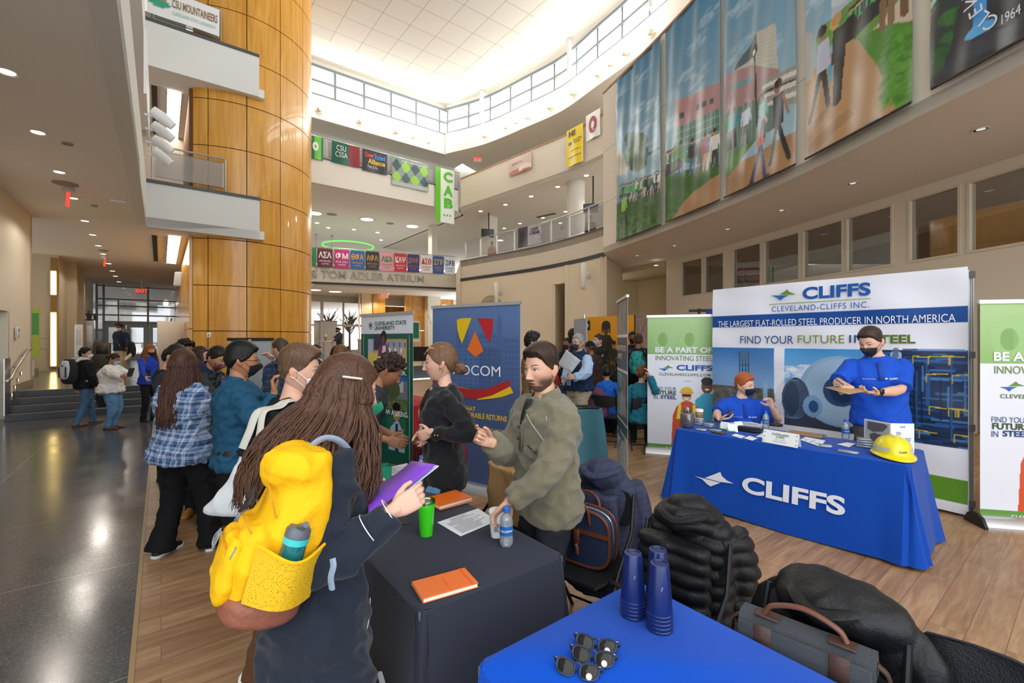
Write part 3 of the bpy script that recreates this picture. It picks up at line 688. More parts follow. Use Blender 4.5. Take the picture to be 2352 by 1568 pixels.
def strobe(px,py,lab):
 p=atz(px,py,Z1);t=thing('alarm_light',lab,'alarm light',(p.x,p.y,p.z-.002))
 m=MB();m.box(-.09,.09,-.06,.06,-.09,0,.01);m.build('housing',M('c8c8c8',.5),t);m=MB();m.plate([(-.05,-.36),(.01,-.39),(.03,-.09),(-.03,-.09)],-.01,.01);m.build('red_flag',REDLIT,t)
strobe(157,432,'grey ceiling alarm unit with a red strip, nearer one');strobe(241,588,'grey ceiling alarm unit with a red strip, farther one')
def ceil_disc(px,py,r,z,lab,name='ceiling_speaker'):
 p=atz(px,py,z);o=lathe_obj(name,[(r,0),(r,-.012),(r*.9,-.02),(.01,-.02)],M('96918a',.7),None,20,c=(p.x,p.y,p.z-.001));tag(o,lab,'speaker')
ceil_disc(150,421,.2,Z1,'flat round ceiling speaker above the nearer red alarm strip');ceil_disc(155,329,.07,Z1,'small round sprinkler cover between two left ceiling lights','sprinkler_cover')
ceil_disc(217,472,.06,Z1,'small round sprinkler cover right of the red alarm strip','sprinkler_cover');ceil_disc(237,575,.15,Z1,'flat round ceiling speaker above the farther red alarm strip')
ceil_disc(762,492,.3,Z2S,'flat round ceiling speaker over the letter banners');ceil_disc(896,513,.25,Z2S,'grey round vent over the letter banners, left of the green banner')
p=atz(271,460,Z1);t=thing('wifi_box','small white box fixed on the grey left ceiling','sensor',(p.x,p.y,p.z-.001));t.rotation_euler=(0,0,RZ);m=MB();m.box(-.14,.14,-.07,.07,-.05,0,.015);m.build('case',WHITE,t)
p=atz(1244-20,494,Z2S);t=thing('ceiling_vent','long dark slot vent over the curved balcony','vent',(p.x+.8,p.y,p.z-.001));t.rotation_euler=(0,0,-.7);m=MB();m.box(-.7,.7,-.1,.1,-.02,0);m.build('frame',M('8c877f',.6),t);m=MB();[m.box(-.66,.66,-.08+k*.04,-.065+k*.04,-.03,-.02)for k in range(5)];m.build('slat',M('5b5853',.6),t)
def linear(px0,py0,px1,py1,z,w_,mat,name,label,cat):
 a,b=toab(atz(px0,py0,z)),toab(atz(px1,py1,z));am=min((a[0]+b[0])/2,a0-.42 if w_>.2 else a0-.9)
 t=thing(name,label,cat,AB(am,(a[1]+b[1])/2,z-.003));t.rotation_euler=(0,0,RZ);L=abs(a[1]-b[1])/2
 m=MB();m.box(-w_/2,w_/2,-L,L,-.04,0);m.build('lens' if 'light' in cat else 'grille',mat,t)
 m=MB();[m.box(x-.015,x+.015,-L-.02,L+.02,-.05,0)for x in(-w_/2-.015,w_/2+.015)];m.build('edge_trim',M('c9c2b4',.5),t)
linear(425,545,400,603,Z1,.30,LITHOT,'linear_light','long bright light slot beside the column under the lower balcony','light')
linear(398,545,385,600,Z1,.12,BLACKTRIM,'slot_vent','black slot vent beside the light slot under the lower balcony','vent')
linear(420,215,405,350,Z2S,.34,LITHOT,'linear_light','long bright light slot beside the column under the upper balcony','light')
linear(385,205,378,345,Z2S,.14,BLACKTRIM,'slot_vent','black slot vent beside the light slot under the upper balcony','vent')
for i,(z0,z1)in enumerate(((3.34,4.2),(.72,2.68))):
 p=AB(-3.13,23.53);t=thing('light_strip','glowing yellow vertical light strip at the stair, %s one'%('upper','lower and longer')[i],'light',(p.x,p.y,z0));t.rotation_euler=(0,0,RZ)
 m=MB();m.box(-.07,.07,-.05,0,0,z1-z0);m.build('diffuser',LITW,t);m=MB();m.box(-.1,.1,-.02,.01,-.04,z1-z0+.04);m.build('backplate',M('8a6a2a',.5),t)
m=MB();p=AB(-3.13,23.57);m.M=Matrix.Translation((p.x,p.y,0))@Matrix.Rotation(RZ,4,'Z');m.box(-.08,.08,-.015,.0,.6,Z1-.1);tag(m.build('light_channel',M('8f6c22',.5)),'dull gold channel behind the glowing stair light strips','channel')
def sconce(p,d,lab):
 t=thing('wall_sconce',lab,'light',(p[0],p[1],p[2]),math.atan2(d[1],d[0]),'glowing sconces around the atrium ring')
 m=MB();m.lathe([(.06,-.12),(.13,-.04),(.15,.0)],16,(0,-.16,0),True,False);m.box(-.03,.03,-.12,0,-.08,-.04);m.build('cup',M('e8dfcc',.5),t)
 m=MB();m.ball((0,-.16,.0),(.13,.1,.11),12,8);m.build('lamp_globe',LITHOT,t)
 lamp('sconce_lamp','POINT',(p[0]-d[1]*-.0+(d[1])*.45,p[1]-d[0]*.45,p[2]+.15),34,.12,color=(1,.93,.82))
bk=[732,825,908,947,982]
for i,px in enumerate(bk):sconce(AB(a_of(px,23),23.0,12.72),(VX,VY),'glowing sconce above the far straight balcony, %s from the column'%ordn[i].replace('nearest','first'))
for i,px in enumerate((1115,1165,1189,1214,1265,1319,1376,1407,1440,1500)):
 q,d=curve_px(ring_top,px);sconce((q[0],q[1],12.72),(d[0],d[1]),'glowing sconce on the curved ring, %s from the atrium corner'%ordn[i].replace('nearest','first'))
for i,(px,py)in enumerate(((726,538),(762,541))):
 p=atz(px,py,Z2S);t=thing('pendant_cable','thin pendant hanging above the letter banners, %s'%('left one','right one')[i],'pendant',(p.x,p.y,Z2S));MB().tube([(0,0,0),(0,0,-1.7)],.012,5).build('cable',M('777777'),t);lathe_obj('canopy',[(.12,0),(.1,-.04)],M('999999'),t,12);lathe_obj('pendant_shade',[(.05,-1.6),(.12,-1.75),(.12,-1.85)],M('aaaaaa'),t,12)
p=at(800,565,30);o=MB().tube([(math.cos(a*.3)*1.6+p.x,p.y+math.sin(a*.3)*1.6,p.z+0)for a in range(22)],.05,6).build('ring_light',GREENN);tag(o,'thin green glowing ring light hanging in the upper lounge','light')
# ================= railings =================
PERF=mat_glass('perforated_panel','c9c9c6',.0);
def mat_perf():
 m=bpy.data.materials.new('perforated_metal');m.use_nodes=True;nt=m.node_tree;nt.nodes.clear()
 o=N(nt,'ShaderNodeOutputMaterial');mx=N(nt,'ShaderNodeMixShader');t=N(nt,'ShaderNodeBsdfTransparent');g=N(nt,'ShaderNodeBsdfDiffuse');g.inputs[0].default_value=srgb('a9aaa9')
 mx.inputs[0].default_value=.62;nt.links.new(t.outputs[0],mx.inputs[1]);nt.links.new(g.outputs[0],mx.inputs[2]);nt.links.new(mx.outputs[0],o.inputs[0]);return m
PERF=mat_perf();RAILM=M('b4b5b3',.35,.6)
def railing(pts,z,h,label,step=1.25,group=None):
 """posts, top rail and perforated panels along a plan polyline"""
 pts=[Vector(p[:2])for p in pts];L=[0]
 for p,q in zip(pts[:-1],pts[1:]):L.append(L[-1]+(q-p).length)
 def P(d):
  for i in range(len(pts)-1):
   if L[i+1]>=d-1e-6:return pts[i]+(pts[i+1]-pts[i])*((d-L[i])/(L[i+1]-L[i]))
  return pts[-1]
 o=pts[0];t=thing('railing',label,'railing',(o[0],o[1],z),0,group);n=max(1,round(L[-1]/step));s=L[-1]/n
 def loc(p,zz):return(p[0]-o[0],p[1]-o[1],zz)
 m=MB();m.tube([loc(p,h)for p in pts],.028,8);m.build('top_rail',RAILM,t)
 for i in range(n+1):
  p=P(i*s);MB().tube([loc(p,0),loc(p,h-.02)],.022,6).build('post',RAILM,t)
 for i in range(n):
  a,b=P(i*s+.06),P((i+1)*s-.06);m=MB();m.add([loc(a,.14),loc(b,.14),loc(b,h-.13),loc(a,h-.13)],[(0,1,2,3)]);pn=m.build('panel',PERF,t)
  m=MB()
  for(u,zu,v_,zv)in((a,.14,b,.14),(a,h-.13,b,h-.13),(a,.14,a,h-.13),(b,.14,b,h-.13)):m.tube([loc(u,zu),loc(v_,zv)],.013,4)
  m.build('panel_frame',RAILM,pn)
 return t
railing([AB(-.2,16.05),AB(a_of(518,16.05),16.05)],Z2+.09,1.0,'grey perforated railing on the lower white balcony by the column',1.3)
railing([AB(-.2,16.05),AB(a_of(507,16.05),16.05)],Z3+.09,1.0,'grey perforated railing on the upper white balcony carrying a white banner',2.0)
railing([AB(2.6,23.1),AB(13.9,23.1)],Z3+.07,1.0,'railing of the far upper balcony hung with student club banners')
railing([AB(3,28.95),AB(fa[0],fa[1]+.1),AB(fb[0]-.1,fb[1]+.1)],Z2+.0,1.07,'railing above the atrium name wall hung with greek letter banners')
railing([(p[0]+.08,p[1]+.1)for p in ring_low[1:]],Z2+.05,1.05,'railing of the curved right balcony with the dream banner')
for i,y in enumerate((262,294,325,354)):
 p=AB(-.3,[13.1,13.9,14.7,15.5][i],0)
 Y=p.y;z=CH+(CY-y)/F*Y
 t=thing('track_spotlight','white cylindrical spotlight on the slab edge by the balcony, %s from the top'%ordn[i].replace('nearest','first'),'spotlight',(p.x,p.y,z),RZ,'white spotlights beside the column balcony')
 MB().tube([(0,0,0),(.28,0,0)],.03,6).build('arm',WHITE,t);MB().tube([(.14,-.02,.12),(.3,-.02,.02),(.52,-.02,-.14)],[.11,.13,.10],12).build('lamp_head',WHITE,t)
m=MB();wallseg(m,-.3,12.6,-.3,16.0,7.0,8.4,-.05);tag(m.build('spotlight_bracket',WHITE),'white bracket strip holding the four spotlights','bracket')
m=MB();wallseg(m,-.3,12,-.3,15.9,Z2+.1,Z2S+1.3,-.03);
def col_speaker(px,py,z,ring=None,b=None,lab=''):
 if ring:q,d=curve_px(ring,px)
 else:q=AB(a_of(px,b),b);d=(VX,VY)
 t=thing('column_speaker',lab,'speaker',(q[0],q[1],z),math.atan2(d[1],d[0]),'slim white column speakers on the walls')
 m=MB();m.M=Matrix.Translation((0,-.3,0))@Matrix.Rotation(R(-9),4,'Y')@Matrix.Rotation(R(-8),4,'X');m.box(-.09,.09,-.08,.08,-.52,.52,.02);m.build('speaker_body',OFFW,t)
 m=MB();m.tube([(.0,-.02,-.02),(.0,-.24,-.02)],.04,6);m.box(-.09,.09,-.06,-.0,-.09,.07);m.build('bracket',M('c9c4b8',.5),t)
col_speaker(1150,655,4.05,ring_low,lab='slim tilted white column speaker above the wall seal');col_speaker(1354,622,4.25,ring_low,lab='slim tilted white column speaker above the tall slot')
col_speaker(984,704,3.3,b=29.4,lab='slim tilted white column speaker by the wooden back doors');
p=AB(a0-.1,27,4.2);
def tv(px,py,Y,w_,rz,lab,drop,tilt=0):
 p=at(px,py,Y);drop=Z2S-p.z-w_*.3;t=thing('hanging_screen',lab,'television',p,rz)
 m=MB();m.M=Matrix.Rotation(tilt,4,'X');m.box(-w_/2,w_/2,-.04,.04,-w_*.3,w_*.3,.015);m.build('screen_case',BLKPL,t)
 m=MB();m.M=Matrix.Rotation(tilt,4,'X');m.box(-w_/2+.03,w_/2-.03,-.043,-.04,-w_*.3+.03,w_*.3-.03);m.build('screen_glass',M('15191c',.15),t)
 m=MB();m.tube([(.1,.1,0),(.1,.15,w_*.3+drop*.4),(.1,.15,w_*.3+drop)],.035,8);m.build('ceiling_mount',BLKPL,t)
tv(1120,535,26.8,.76,.25,'small black screen hung left over the curved balcony',.6,.1);tv(1357,478,20.8,.68,-.2,'small black screen hung by the round white column',1.2,.25)
for px,Y,r,lab in((994,30.0,.3,'square white column behind the letter banners'),(1323,21.8,.42,'round white column on the curved balcony'),(1122,28.0,.55,'grey pier beside the small hanging screen')):
 p=at(px,500,Y);o=lathe_obj('support_column',[(r,Z2-.02),(r,Z2S)],M('d6d0c4',.7),None,4 if r<.31 or r>.5 else 24,c=(p.x,p.y,0));tag(o,lab,'column')
q,d=curve_px(ring_low,1128);t=thing('wall_seal','large tan round university seal on the curved wall','seal',(q[0],q[1],3.05),math.atan2(d[1],d[0]))
SEAL=M('a3957e',.7);m=MB();n=48
m.plate([(.92*math.cos(2*math.pi*k/n),.92*math.sin(2*math.pi*k/n))for k in range(n)],-.05,-.02);m.build('seal_disc',SEAL,t)
sl='CLEVELAND STATE UNIVERSITY '
for i,ch in enumerate(sl):
 a=R(205-i*(360/len(sl))-62)
 if ch!=' ':text('lettering',ch,.22,M('dbd2bf',.7),t,(.74*math.cos(a),-.056,.74*math.sin(a)),rot=(0,-(a-math.pi/2),0))
m=MB();m.plate([(-.4,-.35),(.4,-.35),(.4,.3),(0,.45),(-.4,.3)],-.06,-.05);m.build('shield',M('bfb39b',.7),t)
dirf=Vector(AB(*fb))-Vector(AB(*fa));rzf=math.atan2(dirf.y,dirf.x)
pf=AB(*fa);
def on_front(px,z,off=.03):
 k=(px-CX)/F;tt=-(pf.x-k*pf.y)/(dirf.x-k*dirf.y);p=pf+dirf*tt;return Vector((p.x+math.sin(rzf)*off,p.y-math.cos(rzf)*off,z))
p=on_front(975,5.47);t=thing('atrium_name_sign','raised grey letters reading ANIE and TOM ADLER ATRIUM','sign',p,rzf)
text('lettering','MELANIE & TOM ADLER ATRIUM',.62,M('9d9c95',.5),t,(0,0,0),'RIGHT',bold=.006,extr=.05,space=1.02,xs=1.02)
for px,py,Y,lab in((480,769,13.3,'small white wall plate on the wood column'),):
 p=at(px,py,Y);
def exit_sign(px,py,Y,rz,lab,zc=Z1):
 p=at(px,py,Y);stem=zc-p.z;t=thing('exit_sign',lab,'exit sign',p,rz)
 m=MB();m.box(-.24,.24,-.03,.03,-.15,.15,.01);m.box(-.03,.03,-.02,.02,.15,stem);m.build('housing',M('e6dcd4',.5),t)
 text('lettering','EXIT',.24,REDLIT,t,(0,-.034,0),bold=.02)
exit_sign(883,679,28.3,RZ,'red lit exit sign under the atrium name wall');exit_sign(325,668,24.0,RZ,'red lit exit sign in front of the entrance glazing');exit_sign(1097,366,26.6,RZ-.5,'red lit exit sign at the upper balcony corner',Z4S+.02)
p=AB(-2.6,29.0,2.75);t=thing('restroom_sign','black square restroom sign with two figures sticking out of the corridor wall','sign',p,RZ);m=MB();m.box(-.35,.2,-.02,.02,-.16,.16);m.build('plate',BLKPL,t);m=MB();[(m.plate([(x-.05,-.11),(x+.05,-.11),(x+.03,.04),(x-.03,.04)],-.03,-.021),m.plate([(x+.03*math.cos(k),.08+.03*math.sin(k))for k in range(6)],-.03,-.021))for x in(-.2,.05)];m.build('figures',WHITE,t)
p=AB(-2.55,21.4);t=thing('wall_poster','green and yellow poster at the stair bay edge','poster',(p.x,p.y,ZR+.9),RZ)
p=at(97,765,13.9);t.location=(p.x-.25,p.y,1.15)
m=MB();m.box(-.12,.12,-.02,.01,0,1.5);m.build('sheet',M('a9b83a',.5),t);m=MB();m.box(-.05,.1,-.03,-.02,.7,1.35);m.build('green_panel',M('4b9a53',.5),t)
p=AB(-4.9,20.8);t=thing('side_stair','grey stair flight with railing rising left in the bay','stairs',(p.x,p.y,ZR),RZ)
m=MB()
for k in range(10):m.box(1.6-.3*(k+1),1.6-.3*k,0,1.3,0,.17*(k+1))
m.build('steps',M('8b8071',.7),t);m=MB();m.plate([(1.7,0),(1.7,.45),(-1.5,2.3),(-1.5,0)],-.06,0);m.build('side_panel',M('c3baa6',.6),t)
m=MB();[m.tube([(x,-.03,(1.7-x)*.57+.2),(x,-.03,(1.7-x)*.57+1.25)],.03,6)for x in(1.5,.2,-1.1)];m.build('posts',RAILM,t)
m=MB();[m.tube([(2.0,-.03,.1+h),(1.6,-.03,.1+h),(-1.3,-.03,1.75+h)],.025,6)for h in(.75,1.1)];m.build('handrail',RAILM,t)
t=thing('handrail','brushed steel handrail on the left wall beside the steps','handrail',AB(AW+.1,13.9),RZ)
m=MB();m.tube([(.0,-.2,.85),(.0,.1,.87),(.0,.5,1.05),(.0,1.7,1.45),(.0,2.0,1.47),(-.08,2.05,1.45)],.025,8);m.build('rail',STEEL,t);m=MB();[m.tube([(0,y,z),(-.06,y,z-.05),(-.1,y,z-.06)],.012,5)for y,z in((0,.86),(.8,1.14),(1.5,1.37))];m.build('bracket',STEEL,t)
t=thing('steel_corner_guard','tall brushed steel plate on the left wall corner','guard',AB(AW+.03,14.0),RZ);m=MB();m.box(0,.02,-.2,.25,.12,1.3);m.build('plate',STEEL,t)
for k in range(5):
 p=AB(AW+.012,14.25+.28*k,.35+.14*k);t=thing('step_light','small square step light on the left wall, %s from the bottom'%ordn[k].replace('nearest','first'),'light',p,RZ,'step lights on the left wall');m=MB();m.box(-.005,.01,-.04,.04,-.05,.05);m.build('frame',M('a08a6a',.5),t);m=MB();m.box(.0101,.012,-.025,.025,-.035,.035);m.build('lens',mat_emit('step_lens','ffe9c0',2)if k==0 else bpy.data.materials['step_lens'],t)
p=AB(AW+.012,14.9,1.85);t=thing('intercom_box','white wall box with a small speaker grille on the left wall','wall box',p,RZ);m=MB();m.box(0,.05,-.1,.1,-.13,.13,.01);m.build('case',OFFW,t);m=MB();m.box(.05,.056,-.05,.05,.02,.09);m.build('grille',GREYP,t)
# ================= PEOPLE =================
def sm(a,b,x):
 t=np.clip((x-a)/(b-a),0,1);return t*t*(3-2*t)
def g2(x,z,cx,cz,sx,sz):return np.exp(-((x-cx)/sx)**2-((z-cz)/sz)**2)
def head_surface(TH,PH,feat=1.0,female=False,off=0.0):
 """TH 0 = front, PH 0 = crown. returns x, y, z (front is -y), head height .236"""
 a,b,c=.0735,.096,.118
 sp,cp=np.sin(PH),np.cos(PH)
 s=np.sign(np.sin(TH))*np.abs(np.sin(TH))**.92;co=np.sign(np.cos(TH))*np.abs(np.cos(TH))**.92
 x=(a+off)*sp**.9*s;y=-(b+off)*sp**.9*co;z=(c+off)*cp
 t=np.clip(-z/c,0,1)
 x=x*(1-(.34 if female else.28)*t**1.5)*(1+.05*sm(0,.08,z)*(y>0))
 fr=sm(-.02,.045,-y)
 y=np.where(y>0,y*(1-.55*t),y*(1-.05*t))
 y=y-.010*sm(.0,1,t)*(y<0)*1.0+.006*sm(.05,.11,z)*fr
 if feat:
  nz=np.clip((.016-z)/(.016+.036),0,1);nose=(.004+.020*nz**1.3)*sm(-.050,-.040,z)*(1-sm(.008,.028,z))*np.exp(-(x/(.0075+.006*nz))**2)
  nose+=.008*(g2(np.abs(x),z,.012,-.040,.006,.006))
  eye=.008*(g2(np.abs(x),z,.031,.003,.015,.010))-.0045*g2(np.abs(x),z,.031,.002,.010,.0065)
  brow=.0045*g2(np.abs(x),z,.028,.019,.02,.007)
  lips=.006*g2(x,z,0,-.0615,.019,.0045)+.0065*g2(x,z,0,-.072,.016,.0048)
  chin=.008*g2(x,z,0,-.100,.022,.014)-.003*g2(x,z,0,-.083,.02,.005)
  chk=.004*g2(np.abs(x),z,.042,-.022,.02,.016)
  y=y-feat*1.2*fr*(nose-eye+brow*(.4 if female else 1)+lips+chin+chk)
 return x,y,z
HL=np.array([[0,.064],[30,.066],[52,.050],[66,.022],[80,.004],[92,-.012],[100,.006],[112,-.012],[125,-.035],[150,-.055],[180,-.060]])
def hairline(TH,low=0.0):
 return np.interp(np.degrees(np.abs((TH+np.pi)%(2*np.pi)-np.pi)),HL[:,0],HL[:,1])-low
def hgrid(n,m):
 u=np.linspace(-np.pi,np.pi,n+1)[:-1];u=u-.42*np.sin(u)*0-.0;u=np.sign(u)*np.pi*(np.abs(u)/np.pi)**1.35
 u=np.sort(u);v=np.linspace(.03,np.pi-.03,m)
 TH,PH=np.meshgrid(u,v);return TH,PH
def grid_faces(m,n,close=True,cap=True):
 f=[]
 for i in range(m-1):
  for j in range(n if close else n-1):
   k=(j+1)%n;f.append((i*n+j,(i+1)*n+j,(i+1)*n+k,i*n+k))
 if cap:f.append(tuple(range(n)));f.append(tuple((m-1)*n+j for j in range(n-1,-1,-1)))
 return f
def mix(a,b,t):
 t=np.asarray(t)[...,None];return a*(1-t)+b*t
def face_colours(x,y,z,TH,sp):
 A=np.zeros(x.shape+(3,));A[:]=srgb(sp['skin'])[:3];fr=(y<-.01)
 sk=np.array(srgb(sp['skin'])[:3]);red=sk*np.array([1.02,.78,.74]);dk=sk*.72
 A=mix(A,red,.55*g2(np.abs(x),z,.042,-.028,.02,.016)*fr);A=mix(A,red,.4*g2(x,z,0,-.038,.014,.008)*fr)
 hairc=np.array(srgb(sp['hair'])[:3])
 if sp.get('beard'):
  bd=np.maximum(sm(.020+.0,.060,-z-.25*np.clip(-y-.055,0,.03))*sm(.0,.03,np.abs(x)-.018)*.8,sm(.072,.086,-z))*(1-sm(.0,.03,y))*sm(-.128,-.112,z)
  bd=np.maximum(bd,g2(x,z,0,-.0525,.026,.0045)*fr);bd=bd*(1-g2(x,z,0,-.067,.02,.009)*fr)
  A=mix(A,hairc*.9+sk*.12,np.clip(bd*sp['beard'],0,1))
 lipc=np.array(srgb(sp.get('lip','b3655c'))[:3])
 lm=(1-sm(.7,1.2,np.abs(z+.067)/(.0105*np.clip(1-(x/.027)**2,.02,1))))*fr;A=mix(A,lipc,lm*.75)
 A=mix(A,np.array([.06,.02,.02]),((np.abs(z+.0668)<(.0016+sp.get('mouth',0)*.005*(1-(x/.02)**2)))&(np.abs(x)<.022)&fr)*.85)
 ax=np.abs(x);bz=.0235+.004*np.sin((ax-.014)/.03*2.2);bw=.0036*(1-.4*sm(.03,.048,ax))
 A=mix(A,hairc*.55,(1-sm(.5,1.25,np.abs(z-bz)/bw))*sm(.010,.016,ax)*(1-sm(.044,.050,ax))*fr*.88)
 ex=(ax-.031)/.0135;ezl=.003+sp.get('lid',.0052)*(1-ex**2);ezb=.003-.0042*(1-ex**2)
 ew=(np.abs(ex)<1)&(z<ezl)&(z>ezb)&fr
 gx=sp.get('gaze',0)*.005;r2=(x-np.sign(x)*.031-gx)**2+(z-.0033)**2
 A=mix(A,np.array([.62,.60,.58]),ew*1.0);A=mix(A,np.array(srgb(sp.get('iris','4a3424'))[:3]),(ew&(r2<.0052**2))*1.0);A=mix(A,np.array([.01,.01,.01]),(ew&(r2<.0024**2))*1.0)
 A=mix(A,np.array([.03,.018,.012]),((np.abs(ex)<1.12)&(np.abs(z-ezl)<.0016)&fr)*.9)
 A=mix(A,dk,((np.abs(ex)<1.0)&(np.abs(z-ezb)<.001)&fr)*.5)
 A=mix(A,dk*.5,g2(ax,z,.0075,-.0465,.0035,.002)*fr*.9)
 cov=sm(-.006,.006,z-hairline(TH));cov=cov*(0 if sp.get('bald')else 1)
 A=mix(A,hairc*.8+sk*.15,cov*.9)
 return A
def ik(S,W,l1,l2,pole):
 d=W-S;L=d.length;mx=(l1+l2)*.995
 if L>mx:W=S+d*(mx/L);d=W-S;L=mx
 if L<abs(l1-l2)+.02:L=abs(l1-l2)+.02
 u=d.normalized();a=(l1*l1-l2*l2+L*L)/(2*L);h=math.sqrt(max(0,l1*l1-a*a));p=pole-u*pole.dot(u)
 if p.length<1e-4:p=Vector((0,0,-1))-u*u.z*-1
 return S+u*a+p.normalized()*h,W
def hand_shell(m,w,d,n,side,sc_=1.0,curl=(.5,.6,.4),curls=None,thumb=None,grip=0,nn=8):
 d=d.normalized();n=(n-d*n.dot(d)).normalized();s=d.cross(n)*(1 if side=='r' else-1);k=sc_
 def T(a,b,c_):return w+d*(a*k)+s*(b*k)+n*(c_*k)
 rings=[]
 for a,hw,th,off in((-.02,.026,.020,0),(.0,.028,.018,0),(.03,.038,.016,0),(.065,.041,.014,0),(.092,.040,.011,0)):
  rings.append([T(a,hw*math.copysign(abs(math.cos(q))**.7,math.cos(q)),th*math.copysign(abs(math.sin(q))**.8,math.sin(q))+off)for q in[2*math.pi*i/16 for i in range(16)]])
 m.rings(rings,True,True,True)
 for i,(b,ln,r)in enumerate(((.030,.072,.0088),(.010,.080,.0090),(-.010,.074,.0086),(-.029,.058,.0078))):
  cu=curls[i]if curls else curl;spread=(b*.9)
  p=T(.085,b,0);pts=[T(.06,b*.92,0),p];ang=0;rr=[r*1.05,r*1.1]
  for j,fr_ in enumerate((.44,.31,.25)):
   ang+=cu[j];v=d*math.cos(ang)+n*math.sin(ang)+s*(spread*1.2*math.cos(ang));p=p+v.normalized()*(ln*fr_*k);pts.append(p);rr.append(r*(1.0-.13*j))
  pts.append(pts[-1]+(pts[-1]-pts[-2]).normalized()*.003*k);rr.append(r*.45)
  m.tube(pts,[q*k for q in rr],nn)
 th=thumb or(.55,.75,.35);v1=(d*th[0]+s*th[1]+n*th[2]).normalized();v2=(d*(th[0]+.45)+s*(th[1]-.5)+n*(th[2]+.15)).normalized()
 p0=T(.012,.020,.004);p1=p0+v1*.038*k;p2=p1+(v1*.6+v2*.4).normalized()*.034*k;p3=p2+v2*.027*k
 m.tube([p0,p1,p2,p3,p3+v2*.003*k],[.0125*k,.0125*k,.0105*k,.0085*k,.004*k],nn)
def sellipse(c,ax,ay,hw,hd,n=20,e=.86):
 out=[]
 for i in range(n):
  q=2*math.pi*i/n;cx,sy=math.cos(q),math.sin(q)
  out.append(c+ax*(hw*math.copysign(abs(cx)**e,cx))+ay*(hd*math.copysign(abs(sy)**e,sy)))
 return out
TORSO_M=[(.80,.150,.105,.01),(.88,.168,.118,.01),(.96,.164,.112,.0),(1.06,.150,.104,-.005),(1.18,.158,.110,-.005),(1.30,.176,.118,0),(1.385,.182,.108,.005),(1.435,.150,.088,.01),(1.47,.085,.068,.012),(1.50,.062,.060,.008)]
TORSO_F=[(.80,.150,.108,.012),(.88,.172,.122,.012),(.96,.160,.112,.004),(1.06,.128,.094,0),(1.18,.136,.104,-.008),(1.28,.150,.124,-.014),(1.375,.156,.102,.0),(1.43,.128,.082,.008),(1.465,.070,.058,.012),(1.50,.052,.052,.008)]
